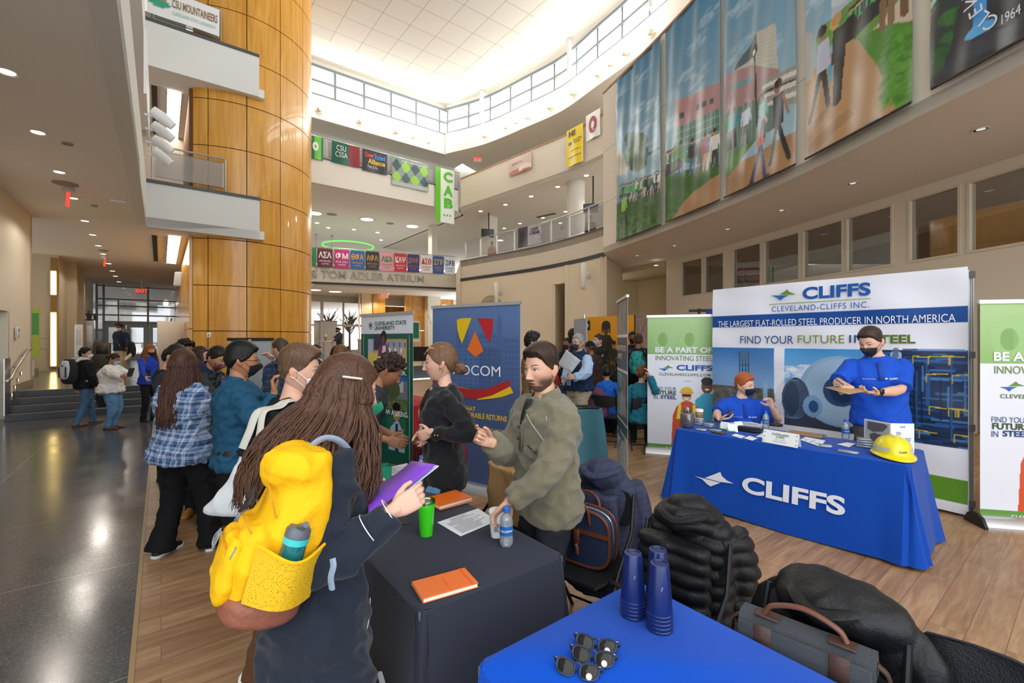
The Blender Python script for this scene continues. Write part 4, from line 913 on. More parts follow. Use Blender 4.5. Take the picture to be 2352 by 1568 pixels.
class Person:
 def __init__(s,label,x,y,H,head,skin='c99a7c',hair='2a1c14',sex='m',lean=0,side=0,twist=0,hyaw=0,hpitch=0,hroll=0,pelvis=None,z0=0,wide=1.0,near=0,lh=None,rh=None,lpole=None,rpole=None,group=None,feet=((.1,0),(-.1,.02)),headx=None,**sp):
  s.k=H/1.75;k=s.k;s.sp=dict(skin=skin,hair=hair,**sp);s.near=near;s.sex=sex;s.wide=wide
  s.th=math.atan2(head[0],-head[1]);s.root=thing('person',label,'person',(x,y,z0),s.th,group)
  s.RM=Matrix.Translation((x,y,z0))@Matrix.Rotation(s.th,4,'Z');s.inv=s.RM.inverted()
  pz=(pelvis if pelvis is not None else.95*k);s.P=Vector((0,0,pz));D=s.P-Vector((0,0,.95*k))
  s.U=Matrix.Translation(s.P)@Matrix.Rotation(twist,4,'Z')@Matrix.Rotation(side,4,'Y')@Matrix.Rotation(lean,4,'X')@Matrix.Translation(-Vector((0,0,.95*k)))
  s.D=D;nk=Vector((0,.012*k,1.50*k))
  s.Hm=s.U@Matrix.Translation(nk)@Matrix.Rotation(hyaw,4,'Z')@Matrix.Rotation(hpitch,4,'X')@Matrix.Rotation(hroll,4,'Y')@Matrix.Translation(Vector((0,-.022*k,.128*k)))@Matrix.Scale(k*1.07,4)
  sw=.168 if sex=='m' else.145;sw*=(1+(wide-1)*.5)
  s.S={'l':s.U@Vector((sw*k,.008*k,1.395*k)),'r':s.U@Vector((-sw*k,.008*k,1.395*k))}
  s.Wr={};s.E={}
  for sd,tgt,pol,sg in(('l',lh,lpole,1),('r',rh,rpole,-1)):
   w_=tgt['w']if tgt and 'w' in tgt else None
   if w_ is not None:w_=s.inv@Vector(w_)
   elif tgt and 'p' in tgt:w_=Vector(tgt['p'])*k
   else:w_=s.S[sd]+Vector((sg*.06*k*(1+(wide-1)*3),-.05*k,-.55*k))
   pv=Vector(pol)if pol else Vector((sg*.35,.6,-.75));e,w_=ik(s.S[sd],w_,.285*k,.255*k,pv);s.E[sd]=e;s.Wr[sd]=w_
  s.hd={'l':lh or{},'r':rh or{}}
  s.hip={'l':s.P+Vector((.088*k,0,-.03*k)),'r':s.P+Vector((-.088*k,0,-.03*k))};s.A={};s.K={};s.fdir={}
  for sd,f in zip('lr',feet):
   a=Vector((f[0]*k,f[1]*k,(f[2]if len(f)>2 else.075)*k));kn,a=ik(s.hip[sd],a,.43*k,.43*k,Vector((.08 if sd=='l' else-.08,-1,0)));s.A[sd]=a;s.K[sd]=kn;s.fdir[sd]=f[3]if len(f)>3 else 0
  s.body()
 def blend(s,z):
  k=s.k;t=min(1,max(0,(z-.9)/.16));lo=Matrix.Translation(s.D)
  v=Vector((0,0,z*k));p=(lo@v)*(1-t)+(s.U@v)*t
  ax=(Vector((1,0,0))*(1-t)+(s.U.to_3x3()@Vector((1,0,0)))*t).normalized();ay=(Vector((0,1,0))*(1-t)+(s.U.to_3x3()@Vector((0,1,0)))*t).normalized()
  return p,ax,ay
 def sect(s,z):
  T=TORSO_M if s.sex=='m' else TORSO_F
  for(z0,a,b,c),(z1,d,e,f)in zip(T[:-1],T[1:]):
   if z<=z1:t=max(0,(z-z0)/(z1-z0));r=(a+(d-a)*t,b+(e-b)*t,c+(f-c)*t);break
  else:r=T[-1][1:]
  wf=1+(s.wide-1)*(1 if z<1.3 else max(.2,1-(z-1.3)/.15));return r[0]*wf,r[1]*(1+(s.wide-1)*1.6*(1 if z<1.3 else max(.1,1-(z-1.3)/.12))),r[2]
 def torso_rings(s,z0,z1,off,n=20,extra=None):
  zs=sorted(set([z0,z1]+[t[0]for t in TORSO_M if z0<t[0]<z1]));out=[]
  for z in zs:
   hw,hd,yo=s.sect(max(z,.80));o=off(z)if callable(off)else off
   p,ax,ay=s.blend(z);out.append(sellipse(p+ay*(yo*s.k),ax,ay,(hw+o)*s.k,(hd+o)*s.k,n))
  return out
 def tp(s,x,z,off=.03,back=False):
  """a point on the clothed torso surface, x in metres from the midline, z in standing units"""
  hw,hd,yo=s.sect(z);p,ax,ay=s.blend(z);u=max(-.98,min(.98,x/((hw+off))));q=(1-abs(u)**(2/.86))**(.86/2)
  return p+ax*(x*s.k)+ay*((yo+(hd+off)*q*(1 if back else-1))*s.k)
 def patch(s,name,pts,mat,off=.03,back=False,label=None,n=None):
  """thin shell lying on the torso; pts = rows of (x, z)"""
  m=MB();rows=[[s.tp(x,z,off,back)for x,z in row]for row in pts];m.rings(rows,False);o=m.build(name,mat,s.root,label=label);sd=o.modifiers.new('t','SOLIDIFY');sd.thickness=.004;sd.offset=0;return o
 def limb(s,m,pts,rr,n=12):m.tube(catmull(pts,3),rr if len(rr)==(len(pts)-1)*3+1 else list(np.interp(np.linspace(0,len(pts)-1,(len(pts)-1)*3+1),range(len(pts)),rr)),n)
 def body(s):
  k=s.k;m=MB();wf=1 if s.sex=='m' else.88
  m.rings(s.torso_rings(.80,1.50,-.006,16),True,True,True)
  nb,ax,ay=s.blend(1.46);hc=s.Hm@Vector((0,.022,-.075));nr=(.056 if s.sex=='m' else.046)*k
  m.tube([nb+ay*.012*k,(nb+hc)*.5+ay*.006*k,hc,s.Hm@Vector((0,.03,-.04))],[nr*1.12,nr,nr*.86,nr*.6],16)
  for sd in 'lr':
   S,E,W=s.S[sd],s.E[sd],s.Wr[sd]
   s.limb(m,[S,E,W],[.048*k*wf,.04*k*wf,.027*k*wf])
   fw=(W-E).normalized();mid=E+(W-E)*.3;m.tube([E,mid,W],[.040*k*wf,.043*k*wf,.026*k*wf],10);m.ball(S,.046*k*wf)
   s.limb(m,[s.hip[sd],s.K[sd],s.A[sd]],[.075*k,.052*k,.036*k])
  vs,fs=fuse(m,.011 if s.near else.02,4)
  skin=srgb(s.sp['skin']);B=MB();B.col=skin;B.add(vs,fs)
  for sd in 'lr':
   h=s.hd[sd]
   if h.get('hide'):continue
   E,W=s.E[sd],s.Wr[sd];d=Vector(h['d'])if 'd' in h else(W-E);n=Vector(h['n'])if 'n' in h else Vector((1 if sd=='r' else-1,0,0))
   if h.get('world'):d=s.inv.to_3x3()@d if 'd' in h else d;n=s.inv.to_3x3()@n if 'n' in h else n
   hm=MB();hand_shell(hm,W,d,n,sd,k*(1 if s.sex=='m' else.9),h.get('curl',(.35,.4,.3)),h.get('curls'),h.get('thumb'))
   if s.near:
    fw=(W-E).normalized();hm.tube([W-fw*.05*k,W,W+d.normalized()*.02*k],[.027*k*wf,.0255*k*wf,.024*k*wf],12)
    v2,f2=fuse(hm,.0032 if s.near>1 else.0045,2);B.add(v2,f2)
   else:B.add(hm.v,hm.f)
  nT,nP=((200,150),(128,96),(64,48))[2-s.near]if True else 0
  TH,PH=hgrid(nT,nP);x,y,z=head_surface(TH,PH,1.0,s.sex=='f');A=face_colours(x,y,z,TH,s.sp)
  base=len(B.v);pts=[s.Hm@Vector(p)for p in zip(x.ravel(),y.ravel(),z.ravel())];B.col=None
  B.add(pts,grid_faces(nP,nT));Af=A.reshape(-1,3)
  for i in range(len(pts)):B.c[base+i]=(*Af[i],1)
  B.col=tuple(v*f for v,f in zip(srgb(s.sp['skin'])[:3],(1.0,.86,.82)))+(1,)
  if not s.sp.get('noear'):
   for sg in(1,-1):
    e=MB();rt=Matrix.Rotation(R(-14)*sg,3,'Z')@Matrix.Rotation(R(-12),3,'X');e.ball((0,0,0),(.0075,.019,.031),14,10,rt);e.ball((sg*.004,.006,.004),(.008,.014,.024),12,8,rt)
    B.add([s.Hm@(v+Vector((sg*.0745,.012,-.010)))for v in e.v],e.f)
  s.bobj=B.build('body',SKIN,s.root,ang=180)
 def garment(s,name,m,mat,vox=None,wr=.006,ws=9,smooth=5,label=None,parent=None):
  vs,fs=fuse(m,vox or(.009 if s.near>1 else.012 if s.near else.02),smooth);B=MB();B.add(vs,fs);o=B.build(name,mat,parent or s.root,ang=180,label=label)
  if wr:
   me=o.data;nr=[v.normal.copy()for v in me.vertices];sd=Vector((s.RM.translation.x*3,s.RM.translation.y*5,0))
   for v,n_ in zip(me.vertices,nr):
    c=v.co;q=noise.noise(Vector((c.x*ws+c.z*ws*.5,c.y*ws,c.z*ws*1.1-abs(c.x)*ws*.6))+sd);q2=noise.noise(Vector((c.x*ws*2.3,c.y*ws*2.3-c.z*ws,c.z*ws*2.6))+sd)
    v.co=c+n_*max(-.007,(.5-abs(q)*2.2)*1.5*wr+q2*wr*1.1)
   me.update()
  return o
 def top(s,mat,hem=.84,slv=1.0,fit=.022,neck=1.475,name='shirt',flare=0,sleeve_r=1.0,wr=.006,cuff=None,label=None,ws=9):
  k=s.k;m=MB()
  zs=lambda z:fit+flare*max(0,(.98-z))if z<.98 else fit*(1 if z<1.4 else.75)
  m.rings(s.torso_rings(max(hem,.80),neck,zs,24),True,True,True)
  if hem<.80:
   hw,hd,yo=s.sect(.80);rings=[]
   for i in range(6):
    z=.82-(.82-hem)*i/5;p,ax,ay=s.blend(z);o=fit+flare*(.98-z);rings.append(sellipse(p+ay*yo*k,ax,ay,(hw+o)*k,(hd+o)*k,24))
   m.rings(rings,True,True,True)
  for sd,sg in(('l',1),('r',-1)):
   S,E,W=s.S[sd],s.E[sd],s.Wr[sd];m.ball(S-Vector((sg*.012*k,0,.004*k)),(.048+fit*.7)*k*(1 if s.sex=='m' else.9))
   if slv<=0:continue
   wf=(1 if s.sex=='m' else.88)*sleeve_r*(1+(s.wide-1)*1.2);r0,r1,r2=(.048+fit*.75)*k*wf,(.045+fit*.75)*k*wf,(.031+fit*.55)*k*wf
   if slv<1:
    e=S+(E-S)*min(1,slv*1.7);m.tube([S,S+(e-S)*.5,e],[r0,r0*.98,r0*.96],14)
   else:
    m.tube(catmull([S,E,W-(W-E).normalized()*.012*k],4),list(np.interp(np.linspace(0,2,9),[0,1,2],[r0,r1,r2])),14);m.ball(E,r1*1.02)
  return s.garment(name,m,mat,wr=wr,label=label,ws=ws)
 def trousers(s,mat,fit=.014,flare=0,wr=.005,name='trousers',cut=0,skirt=False):
  k=s.k;m=MB();zt=1.0
  m.rings(s.torso_rings(.80,zt,fit*.6,20),True,True,True);m.ball(s.P+Vector((0,0,-.08*k)),((.15+fit)*k*s.wide,.115*k*s.wide,.11*k))
  for sd in 'lr':
   h,K,A=s.hip[sd],s.K[sd],s.A[sd];A2=A+(K-A).normalized()*cut
   r=[(.082+fit)*k*s.wide,(.060+fit)*k*s.wide,(.048+fit+flare*.35)*k,(.046+fit+flare)*k]
   mid=A2+(K-A2)*.35
   m.tube(catmull([h,K,mid,A2-(K-A2).normalized()*(.035*k if not cut else 0)],4),list(np.interp(np.linspace(0,3,13),range(4),r)),14)
  return s.garment(name,m,mat,wr=wr)
 def shoes(s,mat,sole='222222',boot=0,solemat=None):
  k=s.k
  for sd in 'lr':
   A=s.A[sd];a=s.fdir[sd];d=Vector((math.sin(a),-math.cos(a),0));sx=Vector((math.cos(a),math.sin(a),0));m=MB();base=A.z-.075*k
   rings=[]
   for t,hw,h in((-.075,.022,.055),(-.06,.034,.075),(-.02,.038,.085),(.04,.038,.075),(.10,.044,.052),(.155,.045,.040),(.19,.034,.030),(.205,.014,.018)):
    c=Vector((A.x,A.y,base+.012*k))+d*t*k;rings.append([c+sx*(hw*k*math.cos(q))+Vector((0,0,h*k*max(0,math.sin(q))))for q in[2*math.pi*i/14 for i in range(14)]])
   m.rings(rings,True,True,True)
   m.tube([Vector((A.x,A.y,base+.05*k)),Vector((A.x,A.y,base+(.10+boot)*k))+(s.K[sd]-A).normalized()*0],[.040*k,(.042+boot*.08)*k],12)
   o=m.build('shoe',mat,s.root,ang=50);q=MB();rr=[]
   for t,hw in((-.08,.024),(-.06,.036),(0,.040),(.06,.038),(.12,.047),(.16,.047),(.195,.036),(.212,.016)):
    c=Vector((A.x,A.y,base))+d*t*k;rr.append([c-sx*hw*k,c+sx*hw*k,c+sx*hw*k+Vector((0,0,.022*k)),c-sx*hw*k+Vector((0,0,.022*k))])
   q.rings(rr,True,True,True);q.build('sole',solemat or M(sole,.6),o,ang=50)
 def haircap(s,mat,top=.016,side=.006,quiff=0,low=0.0,rough=.002,part=0,fr=60,name='hair',back=0.0,curl=0):
  nT,nP=((220,130),(130,84),(72,48))[2-s.near];u=np.linspace(-np.pi,np.pi,nT+1)[:-1];v=np.linspace(.02,np.pi*.86,nP);TH,PH=np.meshgrid(u,v)
  x,y,z=head_surface(TH,PH,0,s.sex=='f');ins=sm(-.004,.010,z-hairline(TH,low));tz=sm(.015,.085,z)
  th=side+(top-side)*tz+quiff*sm(.02,.10,-y)*tz+back*sm(0,.08,y)
  r=np.sqrt(x*x+y*y+z*z)+1e-6;nz=np.zeros(x.shape);sdv=s.RM.translation.x*7
  for i in range(x.shape[0]):
   for j in range(x.shape[1]):
    if curl:nz[i,j]=noise.noise(Vector((x[i,j]*curl+sdv,y[i,j]*curl,z[i,j]*curl)))
    else:nz[i,j]=noise.noise(Vector((x[i,j]*fr*2.2+sdv,y[i,j]*fr*.35,z[i,j]*fr*.5)))
  th=th*(1+part*np.exp(-((x-.03)/.004)**2)*-1*(y<0));off=ins*(th+nz*rough*(2 if curl else 1))-(1-ins)*.005
  f=1+off/r;pts=[s.Hm@Vector((a*f_,b*f_,c*f_+.0*q))for a,b,c,f_,q in zip(x.ravel(),y.ravel(),z.ravel(),f.ravel(),tz.ravel())]
  m=MB();m.add(pts,grid_faces(nP,nT,True,False)+[tuple(range(nT))]);return m.build(name,mat,s.root,ang=180)
 def longhair(s,mat,length=.45,n=60,spread=1.0,front=55,r=.016,wave=.01,fwd=0,dirv=None,name='long_hair',seed=1,offs=0,top=.014,cap=True,out=1.0,end=.35):
  if cap:s.haircap(mat,top,.012,low=.01,rough=.0012,fr=45,back=.004)
  rr=random.Random(seed);m=MB()
  for i in range(n):
   a=R(rr.uniform(front,360-front));ph=R(rr.choice((35,55,75,85))+rr.uniform(-10,10));
   if a>math.pi:a-=2*math.pi
   pts=[];X0,Y0,Z0=head_surface(np.array([a]),np.array([ph]),0)
   P0=Vector((float(X0[0]),float(Y0[0]),float(Z0[0])))*1.05;dirr=Vector((P0.x,P0.y,0)).normalized()if Vector((P0.x,P0.y,0)).length>.01 else Vector((0,1,0))
   h1=s.Hm@P0;X1,Y1,Z1_=head_surface(np.array([a]),np.array([math.pi*.5]),0);P1=Vector((float(X1[0]),float(Y1[0]),-.03))*1.0+dirr*rr.uniform(.008,.024)
   h2=s.Hm@P1;up=Vector((0,0,1));dl=(s.Hm.to_3x3()@dirr).normalized();dn=(Vector(dirv)if dirv else Vector((0,.10,-1))).normalized()
   if dirr.y>-.2:dl=dl*.5*out+Vector((0,.5,0))
   L=length*s.k*rr.uniform(.78,1.06);w0=rr.uniform(0,6.28)
   pts=[h1,(h1+h2)/2+dl*.012,h2]
   for q in(.25,.5,.75,1.0):
    wv=wave*math.sin(w0+q*7);p=h2+dn*(L*q)+dl*(.05*out*math.sin(q*2.0))*spread+Vector((wv,wv*.6,0));
    if fwd and dirr.y<.35:p+=Vector((0,-fwd*q,0))
    pts.append(p)
   R_=r*rr.uniform(.75,1.15)*s.k;m.tube(catmull(pts,4),[R_*f_ for f_ in np.interp(np.linspace(0,1,25),[0,.2,.6,.85,1],[.55,1,.9,end*1.6,end*.4])],6,flatten=.55)
  return m.build(name,mat,s.root,ang=180)
 def mask(s,mat,loops='e8e8e8',top=-.010,bulge=.012,bottom=-.122,loopr=.0013,span=62,z2=0):
  nu,nv=(28,16)if s.near else(16,10);pts=[];m=MB();rows=[]
  for j in range(nv+1):
   row=[]
   for i in range(nu+1):
    u=-1+2*i/nu;th=R(span)*u;zt=top-.022*abs(u)**1.5;zb=bottom+.030*abs(u)**1.3;z=zt+(zb-zt)*j/nv
    ph=math.acos(max(-1,min(1,max(z,-.112)/.118)));X,Y,Z=head_surface(np.array([th]),np.array([ph]),0,s.sex=='f');c=1-abs(u)
    o=.005+bulge*max(0,c)**.7*math.sin(math.pi*min(1,.25+j/nv*.75))+.020*math.exp(-(float(X[0])/.020)**2-((z+.034)/.022)**2);row.append(s.Hm@Vector((float(X[0])*(1+.06),float(Y[0])-o-.004*c,z)))
   rows.append(row)
  m.rings(rows,False);o=m.build('face_mask',mat,s.root,ang=180);sd=o.modifiers.new('t','SOLIDIFY');sd.thickness=.0015
  q=MB()
  for i,sg in((0,-1),(nu,1)):
   for j,ez in((1,.008),(nv-2,-.035)):q.tube([rows[j][i],(rows[j][i]+(s.Hm@Vector((sg*.080,-.002,ez))))/2+(s.Hm.to_3x3()@Vector((sg*.003,0,0))),s.Hm@Vector((sg*.080,.004,ez)),s.Hm@Vector((sg*.082,.024,ez*.4-.01))],loopr*s.k,5)
  q.build('ear_loop',M(loops,.6),o);return o
 def glasses(s,mat,r=.020):
  m=MB()
  for sg in(1,-1):
   m.tube([s.Hm@Vector((sg*.031+r*1.15*math.cos(a),-.103+.006*math.cos(a)*sg,.0+r*.85*math.sin(a)))for a in[2*math.pi*i/14 for i in range(15)]],.0016*s.k,5)
   m.tube([s.Hm@Vector((sg*.054,-.096,.006)),s.Hm@Vector((sg*.074,-.06,.008)),s.Hm@Vector((sg*.080,.012,.002))],.0018*s.k,5)
  m.tube([s.Hm@Vector((-.010,-.108,.003)),s.Hm@Vector((0,-.112,.006)),s.Hm@Vector((.010,-.108,.003))],.0015*s.k,5)
  return m.build('glasses',mat,s.root)
 def collar(s,mat,h=.045,r=.075,off=.006,name='collar',openf=.5,flare=.012):
  m=MB();p,ax,ay=s.blend(1.465);rings=[];n=26
  for(dz,rr)in((-.01,r+.006),(h,r*.93),(h+.002,r*.93+.004),(h*.55,r+flare),(-.012,r+flare+.008)):
   row=[]
   for i in range(n+1):
    a=-math.pi/2+openf*.5+(2*math.pi-openf)*i/n;q=s.U.to_3x3()@Vector((math.cos(a)*rr*.98,math.sin(a)*rr*.86+.012,dz-.028*max(0,-math.sin(a))+.01*max(0,math.sin(a))));row.append(p+q*s.k)
   rings.append(row)
  m.rings(rings,False);return m.build(name,mat,s.root,ang=60)
 def belt(s,mat,z=1.0,h=.035,off=.028):
  m=MB();m.rings(s.torso_rings(z-h/2,z+h/2,off,24),True,False,False);return m.build('belt',mat,s.root)
 def w(s,v):return s.RM@Vector(v)
def HAIR(c,rough=.5,hi=1.25):
 key=('hair',c)
 if key in MATS:return MATS[key]
 m,nt,b=nmat('hair');tc=N(nt,'ShaderNodeTexCoord');mp=N(nt,'ShaderNodeMapping');mp.inputs['Scale'].default_value=(1,1,.12);nt.links.new(tc.outputs['Object'],mp.inputs[0])
 no=N(nt,'ShaderNodeTexNoise',i_Scale=170.0,i_Detail=2.0);nt.links.new(mp.outputs[0],no.inputs['Vector']);col=srgb(c)[:3]
 rp=N(nt,'ShaderNodeValToRGB');e=rp.color_ramp.elements;e[0].position=.3;e[0].color=tuple(x*.62 for x in col)+(1,);e[1].position=.75;e[1].color=tuple(min(1,x*1.2*hi)for x in col)+(1,)
 nt.links.new(no.outputs[0],rp.inputs[0]);nt.links.new(rp.outputs[0],b.inputs['Base Color']);b.inputs['Roughness'].default_value=rough;b.inputs['Specular IOR Level'].default_value=.3
 bp=N(nt,'ShaderNodeBump',i_Strength=.25,i_Distance=.0015);nt.links.new(no.outputs[0],bp.inputs['Height']);nt.links.new(bp.outputs[0],b.inputs['Normal'])
 MATS[key]=m;return m
def FAB(c,bump=.25,scale=350,rough=.85,sheen=.0,var=.05):return M(c,rough,0,.25,bump,scale,(1,1,1),sheen,var,5)
# ================= THE PEOPLE =================
def simple(label,x,y,H,head,topc,legc,hairc,sex='m',slv=1.0,hair='cap',maskc=None,shoec='1c1c1e',hem=.84,fit=.022,L=.35,jacket=False,hairkw={},coll=None,**kw):
 kw.setdefault('near',0)
 p=Person(label,x,y,H,head,hair=hairc,sex=sex,**kw)
 p.top(FAB(topc)if isinstance(topc,str)else topc,hem=hem,slv=slv,fit=fit,name='jacket' if jacket else 'shirt',wr=.009 if not jacket else.012)
 p.trousers(FAB(legc));p.shoes(M(shoec,.6))
 if hair=='cap':p.haircap(HAIR(hairc),**{'top':.018,'side':.007,**hairkw})
 elif hair=='long':p.longhair(HAIR(hairc),L,**{'n':40,'r':.02,**hairkw})
 elif hair=='bun':p.haircap(HAIR(hairc),.012,.009,low=.01);b=MB();b.ball(p.Hm@Vector((0,.125,.0)),.036*p.k,12,8);b.build('hair_bun',HAIR(hairc),p.root)
 elif hair=='curly':p.haircap(HAIR(hairc),**{'top':.04,'side':.03,'curl':45,'rough':.012,**hairkw})
 elif hair=='beanie':
  b=MB();rr=[]
  for z,r in((.028,.092),(.06,.09),(.09,.078),(.12,.05),(.135,.015)):rr.append([p.Hm@Vector((r*math.cos(a)*.9,r*math.sin(a)*1.1+.005,z))for a in[2*math.pi*i/24 for i in range(24)]])
  b.rings(rr,True,False,True);b.build('beanie',FAB(kw.get('hatc','5c4033'),.5,120),p.root)
 if maskc:p.mask(M(maskc,.7))
 if coll:p.collar(FAB(coll)if isinstance(coll,str)else coll)
 return p
def W(px,py,Y):return{'w':at(px,py,Y)}
def WW(px,py,Y,**k):return dict(w=at(px,py,Y),**k)
OLIVE=M('78715a',.95,0,.1,.6,260,(1,1,1),.3,.16,240)
man=Person('man in olive fleece pullover talking and gesturing behind the dark table',.19,2.40,1.665,(-.86,-.5),skin='cfa084',hair='33241b',near=2,beard=1.25,mouth=1.0,lip='b8645c',gaze=-.5,hyaw=.26,hpitch=.02,lean=.05,wide=1.06,rh=WW(1128,1016,2.22,d=(-.9,-.3,.55),n=(.1,-.9,.4),world=1,curls=((.5,.7,.4),(1.3,1.4,.6),(1.4,1.4,.6),(1.4,1.4,.6)),thumb=(.7,.35,.6)),rpole=(-.5,.3,-.9),lh=WW(1170,1150,2.14,d=(-.75,.12,-.75),n=(.2,-.35,-.9),world=1,curl=(.35,.55,.35),thumb=(.6,.7,.5)),lpole=(.9,.35,-.5))
man.top(OLIVE,hem=.80,fit=.034,name='fleece_pullover',sleeve_r=1.05,wr=.012);man.trousers(FAB('24262b'));man.shoes(BLACK)
man.haircap(HAIR('33241b'),.026,.004,quiff=.016,rough=.0022,fr=40);man.collar(OLIVE,.05,.078,openf=1.2,flare=.014);man.collar(M('16181f',.6),.046,.069,name='inner_collar',openf=1.0,flare=.003)
man.patch('neck_lining',[[(-.002-.03*t,1.47-.13*(1-t)),(.002+.03*t,1.47-.13*(1-t))]for t in(0,.4,.8,1)],M('14161c',.6),.040)
SEAMC=M('a8a590',.9,bump=.3)
def seam(p,pts,r=.0028,off=.034,mat=SEAMC,name='seam',back=False):
 m=MB();m.tube(catmull([p.tp(x,z,off,back)for x,z in pts],5),r,5);return m.build(name,mat,p.root)
seam(man,[(-.19,1.25),(-.10,1.36),(-.045,1.40)],off=.050);seam(man,[(.19,1.25),(.10,1.36),(.045,1.40)],off=.050);seam(man,[(.17,1.18),(.185,1.3),(.16,1.4)],off=.040);seam(man,[(-.17,1.18),(-.185,1.3),(-.16,1.4)],off=.040)
for x,z in((0,1.33),(0,1.27)):
 m=MB();c=man.tp(x,z,.05);m.ball(c,(.009,.006,.009),12,6);m.build('snap_button',M('2a3038',.4),man.root)
man.patch('chest_pocket_zip',[[(.07,1.245),(.12,1.215)],[(.07,1.237),(.12,1.205)]],M('3b3a30',.6),.041)
man.patch('placket',[[(-.014,1.36),(.014,1.36)],[(-.014,1.2),(.014,1.2)]],M('6a6753',.95),.039)
wom=Person('woman in black blazer and jeans with hands clasped by the dark table',-.45,2.98,1.665,(-.96,-.18),skin='d8aa92',hair='6b4c35',sex='f',near=2,lip='b0605a',lid=.002,hyaw=-.12,hpitch=.06,mouth=.5,lh=WW(990,992,2.80,d=(-.55,.15,-.25),n=(.1,.9,.1),world=1,curl=(.5,.5,.4)),rh=WW(972,984,2.92,d=(.2,-.5,-.9),n=(-.3,-.8,.2),world=1,curl=(.4,.5,.3)))
BLZ=M('15151a',.85,0,.3,.3,260,(1,1,1),.2,.2,150)
wom.top(BLZ,hem=.78,fit=.030,name='blazer',flare=.05,wr=.011);wom.trousers(FAB('6f93b8',.4,250,var=.15),fit=.018,name='jeans');wom.shoes(M('e8e8e8',.6))
wom.haircap(HAIR('6b4c35'),.016,.012,low=.004,rough=.0022,fr=30,back=.006,part=.4)
m=MB();m.ball(wom.Hm@Vector((0,.118,-.048)),(.036*wom.k,.045*wom.k,.04*wom.k),16,10);m.tube(catmull([wom.Hm@Vector(p)for p in((.02,.10,-.02),(.035,.135,-.05),(.0,.15,-.07),(-.03,.13,-.08))],4),[.012]*13,6);m.build('hair_bun',HAIR('6b4c35'),wom.root)
HL_=MB()
for i in range(16):
 x=-.062+.008*i;HL_.tube([wom.Hm@Vector((x*.55+.01,-.098,.062)),wom.Hm@Vector((x*.9,-.06,.112-abs(x)*.3)),wom.Hm@Vector((x*1.0,.02,.130-abs(x)*.45)),wom.Hm@Vector((x*.7,.09,.08))],[.001,.0032,.0032,.001],5)
HL_.build('hair_highlights',HAIR('b08e62'),wom.root)
wom.patch('skin_neckline',[[(-.003-.045*t,1.22+.24*t),(.003+.045*t,1.22+.24*t)]for t in(0,.3,.6,1)],SKINP:=M('dcae96',.5),.034);
wom.patch('lapel_left',[[(.002,1.20),(.012,1.20)],[(.03,1.34),(.085,1.35)],[(.046,1.43),(.075,1.45)]],M('101013',.8,bump=.5,bscale=250),.042);wom.patch('lapel_right',[[(-.002,1.20),(-.012,1.20)],[(-.03,1.34),(-.085,1.35)],[(-.046,1.43),(-.075,1.45)]],M('101013',.8,bump=.5,bscale=250),.042)
GOLD=M('c9a35a',.25,1)
for x,z in((-.05,1.12),(.05,1.12),(-.05,.99),(.05,.99)):m=MB();m.ball(wom.tp(x,z,.036),.009,10,6);m.build('gold_button',GOLD,wom.root)
E,W_=wom.E['l'],wom.Wr['l']
for t in(.80,.87):m=MB();m.ball(E+(W_-E)*t+wom.inv.to_3x3()@Vector((.0,-.042,-.01)),.007,10,6);m.build('cuff_button',GOLD,wom.root)
m=MB();m.tube([wom.Hm@Vector((.079,.008+.012*math.cos(a),-.045+.014*math.sin(a)))for a in[2*math.pi*i/14 for i in range(15)]],.0018,5);m.build('earring',GOLD,wom.root)
girl=Person('young woman with very long brown hair, long black coat and green mask reading a folder',-.627,1.47,1.645,(.82,.57),skin='d8ab94',hair='4d3223',sex='f',near=2,lean=.10,hpitch=.12,hyaw=.05,rh=WW(905,1172,1.36,d=(.85,.35,.42),n=(-.3,.8,-.2),world=1,curls=((.5,.6,.4),(.6,.7,.4),(.7,.7,.4),(.8,.7,.4)),thumb=(.7,.5,.3)),rpole=(-.35,.1,-1),lh=WW(868,1150,1.66,d=(.8,-.3,.3),n=(0,-.8,.3),world=1,curl=(.6,.6,.4)),feet=((.1,0),(-.1,.0)))
COAT=M('1a2230',.8,0,.3,.25,300,(1,1,1),.15,.06,6)
girl.top(COAT,hem=.30,fit=.036,flare=.13,name='long_coat',wr=.014,sleeve_r=1.02,ws=7);girl.trousers(FAB('3f66a0'));girl.shoes(BLACK)
BRH=HAIR('4d3223')
girl.longhair(BRH,.30,n=70,r=.019,front=70,wave=.012,out=.9,spread=1.2,end=.5,dirv=(-.02,.22,-1),seed=3,top=.017,name='hair_underlayer')
girl.longhair(BRH,.36,n=900,r=.0048,front=58,wave=.020,out=1.25,spread=1.5,end=.6,dirv=(.08,.30,-1),seed=8,cap=False)
gm=girl.mask(M('1f8f66',.7),'1d1d1d',top=-.012,bulge=.020)
m=MB();m.tube([girl.Hm@Vector((-.088,-.012,.055)),girl.Hm@Vector((-.090,.05,.052))],[(.004,.004)]*2,8);m.build('hair_clip',M('e6d2c4',.25,.3),girl.root)
girl.collar(COAT,.05,.075,openf=.7,flare=.02)
E,W_=girl.E['r'],girl.Wr['r'];ax_=(W_-E).normalized();m=MB();up_=Vector((0,0,1));c=W_-ax_*.075;sx_=ax_.cross(up_).normalized();sy_=sx_.cross(ax_)
for cc,r in((W_-ax_*.085,.0505),(W_-ax_*.012,.047)):m.tube([cc+sx_*r*math.cos(a)+sy_*r*math.sin(a)for a in[2*math.pi*i/20 for i in range(21)]],.0016,5)
m.build('cuff_piping',M('e8e4dc',.6),girl.root);m=MB();m.ball(W_-ax_*.05-sx_*.03-sy_*.035,.010,12,6);m.build('cuff_button',M('141a30',.25),girl.root)
